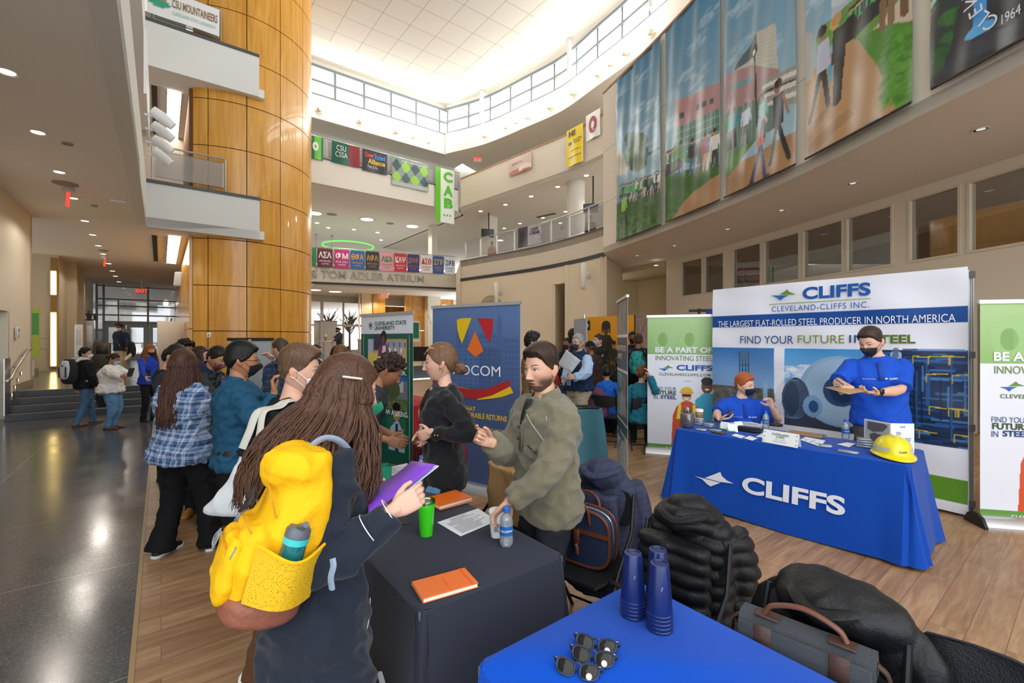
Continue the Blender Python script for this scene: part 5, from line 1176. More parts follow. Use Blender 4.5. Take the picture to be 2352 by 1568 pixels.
m=MB();m.tube(catmull([girl.tp(-.10,z,.052)for z in(.92,.86,.80)],4),.0016,5);m.build('pocket_piping',M('e8e4dc',.6),girl.root)
boy=Person('young man in black T-shirt with short light brown hair, white mask and tote bag',-1.17,2.36,1.655,(.93,.2),skin='d5a58a',hair='5c4330',near=2,lean=.08,hyaw=.05,gaze=.6,iris='6b8496',lh=WW(800,1060,2.5),rh=WW(640,1150,2.2),feet=((.1,-.1),(-.12,.12)))
boy.top(FAB('121419',.15),hem=.78,slv=.5,fit=.03,name='t_shirt',wr=.013,sleeve_r=1.15);boy.trousers(M('6a4324',.9,bump=1,bscale=60,bstretch=(6,6,.2)),name='corduroy_trousers');boy.shoes(M('e9e6dc',.6),'d9cfa8')
boy.haircap(HAIR('5c4330'),.030,.0035,quiff=.016,rough=.003,fr=35);boy.mask(M('e4e9f0',.75),'f2f2f2',top=-.014,bulge=.016,loopr=.0022)
m=MB();m.tube([boy.tp(x,1.475-.0*abs(x),.0)for x in(-.05,-.03,0,.03,.05)],.0012,5);m.build('necklace',M('c9b98a',.3,1),boy.root)
def mat_plaid(cols,sc_=9.0,name='plaid'):
 m,nt,b=nmat(name);L=nt.links;tc=N(nt,'ShaderNodeTexCoord');mp=N(nt,'ShaderNodeMapping');mp.inputs['Scale'].default_value=(sc_,sc_,sc_);mp.inputs['Rotation'].default_value=(0,.12,0);L.new(tc.outputs['Object'],mp.inputs[0])
 sp=N(nt,'ShaderNodeSeparateXYZ');L.new(mp.outputs[0],sp.inputs[0]);base=None
 for i,ax in enumerate(('X','Z')):
  ad=N(nt,'ShaderNodeMath',operation='FRACT');L.new(sp.outputs[ax],ad.inputs[0]);rp=ramp(nt,cols,'CONSTANT');L.new(ad.outputs[0],rp.inputs[0])
  if base is None:base=rp.outputs[0]
  else:mx=N(nt,'ShaderNodeMix',data_type='RGBA',i_0=.5);L.new(base,mx.inputs[6]);L.new(rp.outputs[0],mx.inputs[7]);base=mx.outputs[2]
 L.new(base,b.inputs['Base Color']);b.inputs['Roughness'].default_value=.85;return m
PLAID=mat_plaid([(0,'93a9cc'),(.10,'2e4468'),(.26,'5a76a0'),(.34,'24556a'),(.42,'b9c6dc'),(.47,'8a5a6a'),(.49,'a9b8d4'),(.62,'3b527c'),(.78,'7f96bd'),(.84,'dfe5ee'),(.88,'64809f')],8)
pg=Person('woman with long brown hair in blue plaid shirt and black flared trousers seen from behind',-2.62,3.62,1.61,(.12,1),skin='caa07f',hair='4a2c1e',sex='f',near=1,wide=1.17,lh=WW(480,930,3.85),rh=WW(352,930,3.95),rpole=(-1,.3,-.5),lpole=(1,.3,-.5),feet=((.155,.05),(-.17,-.12,.075,.5)))
pg.top(PLAID,hem=.80,fit=.045,flare=.12,name='plaid_shirt',wr=.014);pg.trousers(FAB('131316'),fit=.022,flare=.05,name='flared_trousers');pg.shoes(M('16161a',.6),'dfe0e0')
pg.longhair(HAIR('452a1d'),.48,n=420,r=.0075,front=50,wave=.008,spread=.7,end=.5,dirv=(0,.14,-1),seed=5)
p4=Person('dark haired man in dark grey jacket and black mask with tan work boots',-3.22,4.42,1.65,(.25,-1),skin='c99a7c',hair='1c1614',near=1,hpitch=.3,lean=.05,lh=WW(488,925,4.1),rh=WW(470,945,4.0),gaze=.2)
p4.top(FAB('2e3136'),fit=.04,name='jacket',wr=.014);p4.trousers(FAB('1b1c20'));p4.shoes(M('b97a34',.8),'8a5a2a',boot=.08);p4.haircap(HAIR('1c1614'),.022,.008);p4.mask(M('101216',.7),'101216');p4.patch('jacket_print',[[(.02,1.27),(.12,1.30)],[(.03,1.22),(.12,1.24)]],M('c9ccc8',.6),.05)
p5=Person('black haired man in teal blue shirt and glasses raising his hand to his face',-1.97,3.28,1.665,(.8,.6),skin='b07a58',hair='0f0d10',near=1,wide=1.14,hpitch=.1,rh=WW(630,900,3.2,d=(-.15,-.1,1),n=(.7,.4,0),world=1,curl=(.7,.7,.4)),rpole=(-.3,.0,-1),lh=WW(690,960,3.5),hyaw=-.15)
p5.top(FAB('1f4e6b',.1),hem=.83,fit=.032,name='shirt',wr=.013);p5.trousers(FAB('1a1b1e'));p5.shoes(BLACK);p5.haircap(HAIR('0f0d10'),.03,.014,rough=.004,fr=30,back=.006);p5.mask(M('15171c',.7),'15171c');p5.glasses(BLACK);p5.collar(FAB('1f4e6b'),.04,.072);p5.belt(BLACK,.97,off=.03)
p6=Person('man in dark puffer jacket and red plaid mask bending over a table',-3.78,5.25,1.72,(1,-.05),skin='b98663',hair='1a1512',near=1,lean=.62,hpitch=-.15,lh=WW(560,1000,4.9),rh=WW(540,1000,4.4))
p6.top(M('22242a',.5,bump=.3,bscale=14),fit=.05,name='puffer_jacket',wr=.018);p6.trousers(FAB('16171a'));p6.shoes(BLACK);p6.haircap(HAIR('1a1512'),.026,.010);p6.mask(mat_plaid([(0,'7d2638'),(.3,'c9b8b8'),(.4,'8a2c3c'),(.7,'1e2238'),(.85,'a33b4a')],30,'plaid_red'),'101010',bulge=.016);p6.collar(FAB('232f52',.5),.06,.085,name='hood',flare=.04)
simple('brown haired man with glasses and dark blue plaid shirt behind the teal shirt man',-2.82,5.55,1.70,(-.8,.35),mat_plaid([(0,'27354f'),(.4,'55708f'),(.5,'1d2a44')],14,'plaid_dark'),'2a2c30','4a3a2e',near=0,skin='d6a78c',rh=W(628,825,5.3),maskc='c9d2d8')
simple('red haired woman in grey mask and black jacket far behind the teal shirt man',-4.35,7.3,1.62,(.5,-1),'2a2a2e','202024','7a3f22',sex='f',hair='long',maskc='9aa0a4',skin='ddb198')
simple('woman in burgundy scarf with hair bun and blue surgical mask',-3.45,8.0,1.60,(1,-.1),'2c3350','202024','2b1a14',sex='f',hair='bun',maskc='8fc3e0',skin='c99474')
simple('woman with long dark braids and black jacket facing away in the middle crowd',-2.42,6.3,1.60,(.3,1),'17181b','202024','15100e',sex='f',hair='long',hairkw={'n':34,'r':.011,'end':.9},skin='8a5a40')
simple('woman with golden brown braids and black top facing away in the middle crowd',-2.22,5.9,1.62,(.2,1),'202226','202024','6a4826',sex='f',hair='long',hairkw={'n':60,'r':.009,'end':.9},skin='8a5a40')
cm=simple('curly dark haired person in dark grey T-shirt leaning forward behind the long haired woman',-1.22,3.45,1.64,(.8,.25),'33363c','191a1d','2a1a14',near=1,hair='curly',lean=.4,hpitch=.2,lh=W(905,1000,3.6),rh=W(890,1010,3.2),skin='9a6a4c',slv=.6,hairkw={'top':.028,'side':.022,'curl':60})
simple('person with black hair looking down behind the plaid shirt woman',-4.1,5.4,1.60,(.6,.8),'1d1f24','1d1f24','120f10',skin='c0906f',hpitch=.3)
simple('person with rounded afro hair and black coat at the left tables',-4.35,6.05,1.66,(.6,-.2),'16171b','1d1f24','151011',hair='curly',skin='8a5b41',hairkw={'top':.045,'side':.03})
simple('person with brown ponytail and maroon collared black coat at the left tables',-4.05,5.9,1.60,(.9,.2),'18191d','1d1f24','3a241a',sex='f',hair='long',L=.2,coll='6d1f30',skin='c99a7c')
bp_man=simple('person in black hooded jacket and blue jeans walking away with a white backpack',-8.45,9.0,1.52,(.25,1),'1c1d20','4d7296','15110f',near=1,hyaw=-.9,hair='curly',hairkw={'top':.02,'side':.015,'curl':50},maskc='e8e8ea',shoec='8a5c36',fit=.05,jacket=True,wide=1.05,lh={'p':(.30,-.02,.80)},rh={'p':(-.33,-.02,.80)},feet=((.07,-.22),(-.06,.20)))
bp_man.collar(FAB('1c1d20'),.05,.10,name='hood',flare=.05)
sw=simple('woman in white dashed sweater, blue jeans and brown boots holding a phone',-7.62,8.65,1.44,(.85,.25),M('e3e0dd',.9),'5c86ad','251815',sex='f',near=1,wide=1.45,hair='bun',maskc='8cc4dd',skin='a8714f',shoec='6b3c20',fit=.04,lh=W(302,862,8.6),rh=W(296,872,8.3),hpitch=.35)
for i in range(26):
 r_=random.Random(i);m=MB();x=r_.uniform(-.16,.16);z=r_.uniform(.92,1.36);b_=i%2==0;m.tube([sw.tp(x-.012,z,.052,b_),sw.tp(x+.012,z+.01,.052,b_)],.006,5);m.build('knitted_dash',M(('c8589a','e0a23c','6aa86a','5a8fc8','d05050')[i%5],.8),sw.root)
bg_=simple('young woman with long auburn hair and royal blue sweater looking at her phone',-7.55,9.45,1.60,(.9,-.3),'2a48b8','1a1b20','8a4d22',sex='f',near=1,hair='long',L=.42,hairkw={'n':70,'r':.02,'spread':1.2},maskc='2c2f36',fit=.035,lh=W(338,862,9.3),rh=W(335,866,9.1),hpitch=.3,skin='d8ab90')
lm_=simple('young man in dark suit jacket and khaki trousers with a phone on the landing',-11.95,13.9,1.66,(.15,-1),'1f2735','b09a7c','1a1210',z0=ZR,hair='curly',hairkw={'top':.035,'side':.02},maskc='e6e3de',skin='6f452f',hpitch=.35,fit=.035,jacket=True,rh=W(277,802,13.6),lh=W(292,818,13.6))
simple('woman with dark hair in black coat over orange top near the entrance doors',-12.85,17.2,1.60,(.8,-.3),'1b1c22','1f2024','3a1d16',z0=ZR,sex='f',hair='long',maskc='20242c',L=.3)
st_=simple('man in dark grey suit with hair bun on the far raised floor with a phone',-8.5,22.4,1.75,(-.8,-.45),'3d444d','22242a','3a2418',z0=ZR,hair='bun',maskc='14161a',skin='b98663',hpitch=.4,rh=W(766,775,22),lh=W(764,786,21.8),fit=.03,jacket=True)
om=Person('older grey haired man in navy vest and light blue shirt holding up a paper',1.04,7.1,1.77,(-.8,-.5),skin='c59a80',hair='8f9092',near=1,wide=1.2,hyaw=.1,lh=WW(1318,868,6.6,d=(-.8,0,.5),n=(.3,-.8,.3),world=1,curl=(.8,.7,.5)),rh=W(1285,905,6.6),rpole=(-.3,.8,-.2),lpole=(.8,.5,-.7))
om.top(FAB('a9c0dd',.1),hem=.90,fit=.028,wr=.012);v=om.top(FAB('1f2f4a',.3,120),hem=.90,slv=0,fit=.048,name='vest',wr=.012);om.trousers(FAB('a79a84'),fit=.022);om.shoes(BLACK);om.haircap(HAIR('8f9092'),.018,.009,rough=.003);om.mask(M('2f3340',.7),'2f3340',bulge=.016);om.collar(FAB('1f2f4a',.3,120),.05,.085);om.glasses(BLACK)
om.patch('shirt_front',[[(-.05,z),(.05,z)]for z in(1.40,1.25,1.1,.98)],FAB('a9c0dd',.1),.056)
CLB=FAB('1b4fbf',.1,300)
cs=Person('red haired man in blue polo and black mask seated behind the blue sponsor table',2.72,5.42,1.74,(-.2,-1),skin='e2b59c',hair='9a4f26',near=1,wide=1.12,pelvis=.50,lean=.12,hyaw=.75,hpitch=.05,feet=((.15,-.45),(-.15,-.45)),lh=WW(1772,932,5.02,d=(-.4,-.1,.8),n=(-.6,-.5,-.3),world=1,curl=(.7,.8,.5)),rh=WW(1652,962,4.98,d=(.7,-.3,.1),n=(-.1,.2,1),world=1,curl=(.4,.4,.3)),lpole=(1,-.1,-1.2),rpole=(-1,.3,-.6))
def polo(p,mat):
 p.top(mat,hem=.86,slv=.52,fit=.030,name='polo_shirt',ws=6,wr=.007,sleeve_r=.98);p.collar(mat,.035,.072,openf=.9,flare=.02);p.patch('placket',[[(-.016,1.43),(.016,1.43)],[(-.016,1.28),(.016,1.28)]],M('17429f',.8),.046)
 f=Matrix(((p.k,0,0,0),(0,p.k,0,0),(0,0,p.k,0),(0,0,0,1)))
 def cv(x0,z0):return lambda co:p.tp(x0+co.x,z0+co.z,.060)
 text('lettering','CLIFFS',.022,M('dfe6f5',.6),p.root,bold=.02,curve=cv(.082,1.29));text('lettering','Recruiting Team',.014,M('dfe6f5',.6),p.root,curve=cv(-.085,1.29))
 m=MB();m.add([cv(.032,1.292)(Vector((a,0,b)))for a,b in((-.012,0),(0,.009),(.012,0),(0,-.007))],[(0,1,2,3)]);m.build('logo_mark',M('dfe6f5',.6),p.root)
polo(cs,CLB);cs.trousers(FAB('3a3b40'));cs.shoes(BLACK);cs.haircap(HAIR('a8592c'),.026,.012,quiff=.008,rough=.003);cs.mask(M('14213a',.7),'14213a',bulge=.016)
ct=Person('tall man in blue polo and black mask writing on a clipboard behind the sponsor table',3.47,4.30,1.82,(-.5,-.86),skin='d9ab92',hair='3a2a22',near=2,wide=1.16,side=-.04,hyaw=-.62,hpitch=.34,lid=.002,rh=WW(1952,890,4.04,d=(-.8,-.1,.1),n=(.1,.1,-1),world=1,curls=((.9,.8,.5),(1.0,.9,.6),(1.2,1,.6),(1.2,1,.6)),thumb=(.8,.4,.5)),lh=WW(2012,902,4.02,d=(-.95,0,.05),n=(0,.1,1),world=1,curl=(.5,.5,.4)),lpole=(1,.6,-.25),rpole=(-1,.3,-.7))
polo(ct,CLB);ct.trousers(FAB('5a5755'));ct.shoes(BLACK);ct.haircap(HAIR('3a2a22'),.022,.005,quiff=.006,rough=.002);ct.mask(M('17181c',.7),'17181c',bulge=.018);ct.belt(M('7a3b22',.4),.99,off=.022)
E,W_=ct.E['l'],ct.Wr['l'];d_=(W_-E).normalized();m=MB();m.tube([W_-d_*.045,W_-d_*.02],.034,14);m.build('watch_strap',BLACK,ct.root);m=MB();m.box(-.02,.02,-.006,.006,-.022,.022,.004);o_=m.build('watch_face',M('0e1012',.15),ct.root);o_.location=W_-d_*.033+ct.inv.to_3x3()@Vector((0,-.034,.012));o_.rotation_euler=(0,0,-ct.th)
simple('black haired man in olive uniform seen beside the blue banner edge',.26,5.9,1.78,(1,.1),'8a7a5a','6b604a','141115',near=1,skin='d0a184',hairkw={'top':.026,'side':.01,'curl':50,'rough':.006})
simple('soldier in tan uniform and black mask standing far by the curved wall',.62,12.2,1.82,(-.6,-.6),'8c7b58','7d6e50','2a1d18',maskc='15161a',skin='b98663')
simple('man in bright red jacket seated sideways behind the older man',.82,9.1,1.72,(.9,-.2),'b3242c','202226','1a1413',pelvis=.5,feet=((.12,-.42),(-.12,-.42)),maskc='a9d3e6',skin='c99a7c',jacket=True)
simple('woman with curly ginger hair in tan sweater seated behind the olive fleece man',.62,7.8,1.66,(.6,.5),'a39582','202226','8a5a32',sex='f',pelvis=.5,feet=((.12,-.42),(-.12,-.42)),hair='long',L=.28,hairkw={'wave':.03,'n':50},skin='ddb198')
simple('person in black coat standing directly behind the older man',1.22,10.0,1.72,(-.5,-.6),'16181d','202226','1a1210',jacket=True,skin='8a5b41',maskc='222222')
simple('tall person with curly dark hair far behind the older man',1.5,11.2,1.92,(.3,.8),'1c2740','202226','241612',hair='curly',skin='7a4c36')
simple('man with brown curly hair and blue surgical mask seen over the older man',1.62,11.9,1.80,(-.4,-1),'27477c','202226','2a1a14',hair='curly',skin='8a5b41',maskc='9cc6e0')
simple('person in black knit hat and brown jacket bending right of the older man',1.55,8.6,1.66,(-.5,.7),'3d2b26','202226','141112',hair='beanie',hatc='17181b',jacket=True,fit=.05,lean=.15,skin='8a5b41',maskc='dfe3e6')
sd1=simple('soldier in dark green dress uniform with medals and blue mask',1.93,10.1,1.80,(-.9,-.3),'23271f','2b2f36','3a2a20',maskc='8fc7e2',skin='d2a388',coll='23271f')
sd1.patch('medal_ribbons',[[(.05,1.33),(.13,1.33)],[(.05,1.29),(.13,1.29)]],M('b0563c',.5),.036);m=MB();m.ball((sd1.S['l']+sd1.E['l'])*.5+Vector((.03,-.05,.05)),(.03,.02,.035),12,8);m.build('shoulder_patch',M('d078a8',.5),sd1.root)
simple('bald soldier in black mask and dark green dress uniform seated at the army display',2.24,9.6,1.72,(-.15,-1),'20241d','2b2f36','120d0c',bald=True,pelvis=.55,feet=((.12,-.42),(-.12,-.42)),hair='',maskc='121316',skin='4a3024')
simple('black haired woman in bright blue polo seated with her back turned',1.65,7.9,1.62,(.25,.9),'1f63c8','202226','131012',sex='f',pelvis=.5,feet=((.12,-.42),(-.12,-.42)),slv=.55,skin='b98663',rh=W(1440,905,7.4),hairkw={'top':.02,'side':.018},near=1)
simple('woman with auburn ponytail in teal long sleeve top sitting with her back turned',2.02,7.1,1.68,(.25,1),'1f6a7c','16302f','6a4024',sex='f',wide=1.18,pelvis=.52,feet=((.12,-.42),(-.12,-.42)),hair='bun',near=1,hyaw=-.7,rh=W(1492,862,6.8),skin='d9ab92')
simple('person in brown knit beanie and black jacket with a teal patterned backpack',2.58,9.3,1.80,(.25,1),'191a1e','202226','3a261c',hair='beanie',hatc='4a332a',fit=.05,jacket=True,skin='8a5b41')
simple('person in black cap and coat behind the brown beanie person',2.75,10.4,1.86,(-.3,-1),'15161a','202226','121012',skin='6f452f',maskc='16171b')
for i,(px,py,Y,c,lab)in enumerate(((1130,585,26.0,'9a6a58','person in reddish top seated at the left end of the curved balcony'),(1290,532,22.4,'b9a9b0','person in pale top seated beside the round balcony column'),(1356,512,20.6,'5a2a2e','person in dark red top seated near the right balcony end'))):
 p_=at(px,py,Y);simple(lab,p_.x,p_.y,1.7,(.2,1),c,'2a2c30','2a1a14',z0=Z2,pelvis=.5,feet=((.12,-.42),(-.12,-.42)),skin='a8714f')
 # ================= SIGNS, BANNERS, PRINTS =================
class PL:
 """upright sheet between two floor points (left and right as seen from its front); local origin at the left foot"""
 def __init__(s,L,Rr,z0=0):
  s.L=Vector(L[:2]);s.R=Vector(Rr[:2]);s.w=(s.R-s.L).length;s.d=(s.R-s.L)/s.w;s.rz=math.atan2(s.d.y,s.d.x);s.z0=z0
 def l(s,px,py):
  k=(px-CX)/F;n=s.L.x-k*s.L.y;dd=s.d.x-k*s.d.y;t=-n/dd;Y=s.L.y+s.d.y*t
  return(t,CH+(CY-py)/F*Y-s.z0)
 def root(s,name,label,cat,group=None,off=0):
  return thing(name,label,cat,(s.L.x+math.sin(s.rz)*off,s.L.y-math.cos(s.rz)*off,s.z0),s.rz,group)
def fit(s_,pl,px0,px1,y0,y1,mat,parent,y=-.006,bold=0,name='lettering',extr=0,space=1.0,wave=None,shear=0,label=None,spacel=.9):
 """lettering stretched to the box px0..px1, y0 (top) .. y1 (bottom, at the box centre)"""
 o=text(name,s_,1.0,mat,parent,bold=bold,extr=extr,space=space,shear=shear,spacel=spacel,label=label,res=7);me=o.data
 xs=[v.co.x for v in me.vertices];zs=[v.co.z for v in me.vertices]
 if not xs:return o
 cx_=(px0+px1)/2;a=pl.l(px0,y0)[0];b=pl.l(px1,y0)[0];zt=pl.l(cx_,y0)[1];zb=pl.l(cx_,y1)[1]
 sx=(b-a)/(max(xs)-min(xs));sz=(zt-zb)/(max(zs)-min(zs));x0,zz0=min(xs),min(zs)
 for v in me.vertices:
  v.co.x=a+(v.co.x-x0)*sx;v.co.z=zb+(v.co.z-zz0)*sz;v.co.y=v.co.y+y+(wave(v.co.x,v.co.z)if wave else 0)
 return o
def fpoly(pl,pts,mat,parent,y=-.005,name='printed_shape',px=True,label=None):
 m=MB();P=[pl.l(*p)for p in pts]if px else pts;m.flat(P,y);return m.build(name,mat,parent,smooth=False,label=label)
def prect(pl,x0,x1,z0,z1,mat,parent,y=-.004,name='printed_band'):return fpoly(pl,[(x0,z0),(x1,z0),(x1,z1),(x0,z1)],mat,parent,y,name,px=False)
def logo(pl,cx_,cy_,wpx,hpx,parent,g='5f8a2e',b='1d5ea8',y=-.006,lab=True):
 fpoly(pl,[(cx_-wpx*.16,cy_-hpx*.02),(cx_+.02*wpx,cy_-hpx*.25),(cx_+wpx*.14,cy_-hpx*.5),(cx_+wpx*.24,cy_-hpx*.26),(cx_+wpx*.5,cy_-hpx*.04),(cx_+wpx*.2,cy_-hpx*.03)],M(g,.6),parent,y,'logo_peak')
 fpoly(pl,[(cx_-wpx*.5,cy_+hpx*.06),(cx_+wpx*.2,cy_+hpx*.06),(cx_,cy_+hpx*.25),(cx_-wpx*.12,cy_+hpx*.5),(cx_-wpx*.24,cy_+hpx*.26)],M(b,.6),parent,y,'logo_valley')
def vinyl(c,**k):return M(c,.55,0,.3,**k)
def rollup(pl,name,label,H,cv,group=None,base=.10,silver='c2c5c8',foot=True,blackfeet=False,gap=.0):
 t=pl.root(name,label,'banner',group);w_=pl.w
 m=MB();n=8;prof=[(.11,0),(.11,.02),(.075,.075),(.03,base),(-.03,base),(-.075,.075),(-.11,.02),(-.11,0)]
 m.rings([[(-.02,p[0],p[1])for p in prof],[(w_+.02,p[0],p[1])for p in prof]],True,True,True);m.build('base',M(silver,.3,.8),t,ang=30)
 for x0,x1 in((-.045,-.02),(w_+.02,w_+.045)):
  m=MB();m.rings([[(x,p[0]*1.15,p[1]*1.12)for p in prof]for x in(x0,x1)],True,True,True);m.build('end_cap',BLKPL if blackfeet else M('9a9da0',.35,.6),t,ang=30)
 m=MB();m.tube([(w_/2,.03,base),(w_/2,.03,H-.02)],.011,8);m.build('pole',M('c8cacc',.25,1),t)
 m=MB();m.rings([[(x,p[0],p[1])for p in[(.014,H-.0),(.014,H+.025),(-.012,H+.03),(-.014,H-.005)]]for x in(-.012,w_+.012)],True,True,True);m.build('top_rail',M(silver,.3,.8),t,ang=30)
 m=MB();m.box(0,w_,.0005,.003,base,H);m.build('banner_back',M('b9bcc0',.6),t)
 if cv is not None:sheet('printed_sheet',cv,t,PRINTGLOSS,0,base,0)
 return t
BLUE=vinyl('1d4f94');GRN=vinyl('6a9a3e');DGRN=vinyl('5b7a32');WH=vinyl('e8e9ee');NAVY=vinyl('27457c');DK=vinyl('2b3442')
bd=PL((2.80,6.35),(4.33,4.32));HB=2.36
cv=Canvas(bd.w,2.36,.0078,'e6e6ee')
def C(cv,pl,z0=0):return lambda px,py:(pl.l(px,py)[0],pl.l(px,py)[1]-z0)
q=C(cv,bd);xw=bd.w
z1a=q(1638,731.5)[1];z1b=q(1638,757)[1];zp1=q(1640,802)[1];zg=q(2215,1110)[1];zg2=q(2215,1165)[1];zpb=.62
cv.rect(0,z1b,xw,z1a,'174a92');cv.rect(0,zg2,xw,zg,'5f8f2c')
xa=q(1779,900)[0];xb=q(1801,900)[0];xc=q(2025,900)[0]
cv.grad(zpb,zp1,'a9cbea','3272b5');cv.rect(xa,zpb,xb,zp1,'e6e6ee');cv.rect(0,zpb,xa,zpb+.42,'5f5c56');cv.speck(zpb,zpb+.42,['77736a','4c4a48','8b8880'],160,3,x1=xa)
tx=(q(1698,850)[0]+q(1722,850)[0])/2;tz=q(1710,812)[1]
for dx in(-.07,-.03,.01,.05):cv.rect(tx+dx-.008,zpb+.4,tx+dx+.008,tz,'33506e')
for k in range(8):cv.rect(tx-.08,zpb+.38+k*.065,tx+.06,zpb+.392+k*.065,'3d5a78')
cv.rect(tx-.05,tz-.15,tx+.05,tz,'5a7690',.7);cv.rect(tx+.06,zpb+.4,tx+.10,tz-.3,'2b4766')
x_=q(1757,900)[0];cv.rect(x_-.02,zpb+.3,x_+.03,q(1757,885)[1],'8db4d4')
m2=(cv.X>xb)&(cv.X<xw)&(cv.Y>zpb)&(cv.Y<zp1);a_=cv.A.copy();cv.grad(zpb,zp1,'bcd6e8','3f94d2');b_=cv.A.copy();cv.A[:]=a_;cv.A[m2]=b_[m2]
for k in range(5):cv.cloud(xb+.15+k*.17,zp1-.30+.04*math.sin(k*2),.16,.07,'eef5fa',k,a=.4)
cv.rect(xb,zpb,xc+.1,zpb+.2,'3c4350');
def coil(x,z,r,ri,c,c2):
 cv.ell(x,z,r,r,c);cv.ell(x+r*.05,z,r*.92,r*.92,c2,.5);cv.ell(x+.02,z,ri,ri,'2b4a70');cv.ell(x+.04,z,ri*.7,ri*.75,'17335c')
coil(q(1925,905)[0],q(1925,905)[1],.40,.17,'8fb0cc','a9c4da');cv.put(((cv.X-q(1827,922)[0])/.15)**2+((cv.Y-q(1827,922)[1])/.26)**2<=1,'33435c');
for k in range(5):cv.put(np.abs(((cv.X-q(1827,922)[0]+.02*k)/.15)**2+((cv.Y-q(1827,922)[1])/.26)**2-.8)<.035,'6f87a0',.5)
cv.ell(q(1866,935)[0],q(1866,935)[1]-.02,.1,.13,'7aa0c4');cv.ell(q(1866,935)[0]+.01,q(1866,935)[1]-.02,.05,.07,'27507e')
cv.rect(xc,zpb,xw,zp1,'1e3354')
r_=random.Random(5)
for k in range(70):
 x=r_.uniform(xc,xw);z=r_.uniform(zpb,zp1);w__=r_.uniform(.05,.4);cv.rect(max(x,xc),z,min(x+w__,xw),z+r_.uniform(.008,.03),r_.choice(['2c5490','35689f','16243a','4a7cb4','0f1a2c','28406a']),.8)
for k in range(16):
 x=r_.uniform(xc,xw);cv.rect(max(x-.008,xc),r_.uniform(zpb,1.2),x+.008,r_.uniform(1.2,zp1),r_.choice(['16243a','30588c','4b79ad']),.8)
for k in range(13):
 x=r_.uniform(xw-.45,xw);z=r_.choice((.75,.82,.9,1.0,1.32,1.5));cv.line(x,z,min(x+r_.uniform(.05,.2),xw),z+r_.uniform(-.02,.02),.010,'c9b030');cv.line(x,z-.08,x,z,.009,'bfa22c')
for k in range(3):cv.ell(xc+.12,1.0+.25*k,.05,.05,'d8e6f2',.6)
cv.line(xc+.05,zpb,xc+.12,zp1,.05,'3a5f8c',.8);cv.rect(0,0,xw,zpb,'e4e5ec');cv.rect(0,zg2,xw,zg,'5f8f2c')
wv=lambda x,z:.006*np.sin(x*9+z*3)+.004*np.sin(z*14+x*4)
wvf=lambda x,z:.006*math.sin(x*9+z*3)+.004*math.sin(z*14+x*4)
t=bd.root('backdrop','large white and blue fabric backdrop reading CLIFFS behind the sponsor table','backdrop')
sheet('printed_fabric',cv,t,PRINTGLOSS,0,.03,0,wv)
m=MB();m.box(0,xw,.03,.30,.04,HB);m.build('frame_body',M('d9dbe0',.7),t)
for z in(.12,.85,1.55,HB-.04):m=MB();m.box(xw-.02,xw+.035,.04,.12,z-.03,z+.03);m.build('frame_hinge',M('55585c',.5),t)
m=MB();m.tube([(xw+.01,.10,.02),(xw+.01,.10,HB)],.012,6);m.build('frame_pole',M('9a9da0',.3,.8),t)
fit('CLIFFS',bd,1845,2001,654,683,vinyl('1e55a0'),t,-.02,bold=.035);logo(bd,1801,677,58,25,t,y=-.02);fit('CLEVELAND-CLIFFS INC.',bd,1774,1998,698,711,vinyl('2f62a8'),t,-.02,space=1.15)
fpoly(bd,[(1768,698.5),(2001,684.5),(2001,686),(1768,700)],GRN,t,-.02,'rule')
fit('THE LARGEST FLAT-ROLLED STEEL PRODUCER IN NORTH AMERICA',bd,1651,2196,729,745,WH,t,-.02);
fit('FIND YOUR',bd,1702,1824,771,789,vinyl('35507f'),t,-.02);fit('FUTURE',bd,1834,1941,769.5,788,vinyl('7a8f3a'),t,-.02);fit('IN',bd,1952,1992,769,787,vinyl('35507f'),t,-.02);fit('STEEL',bd,2005,2104,768.5,788.5,vinyl('55701f'),t,-.02,bold=.03)
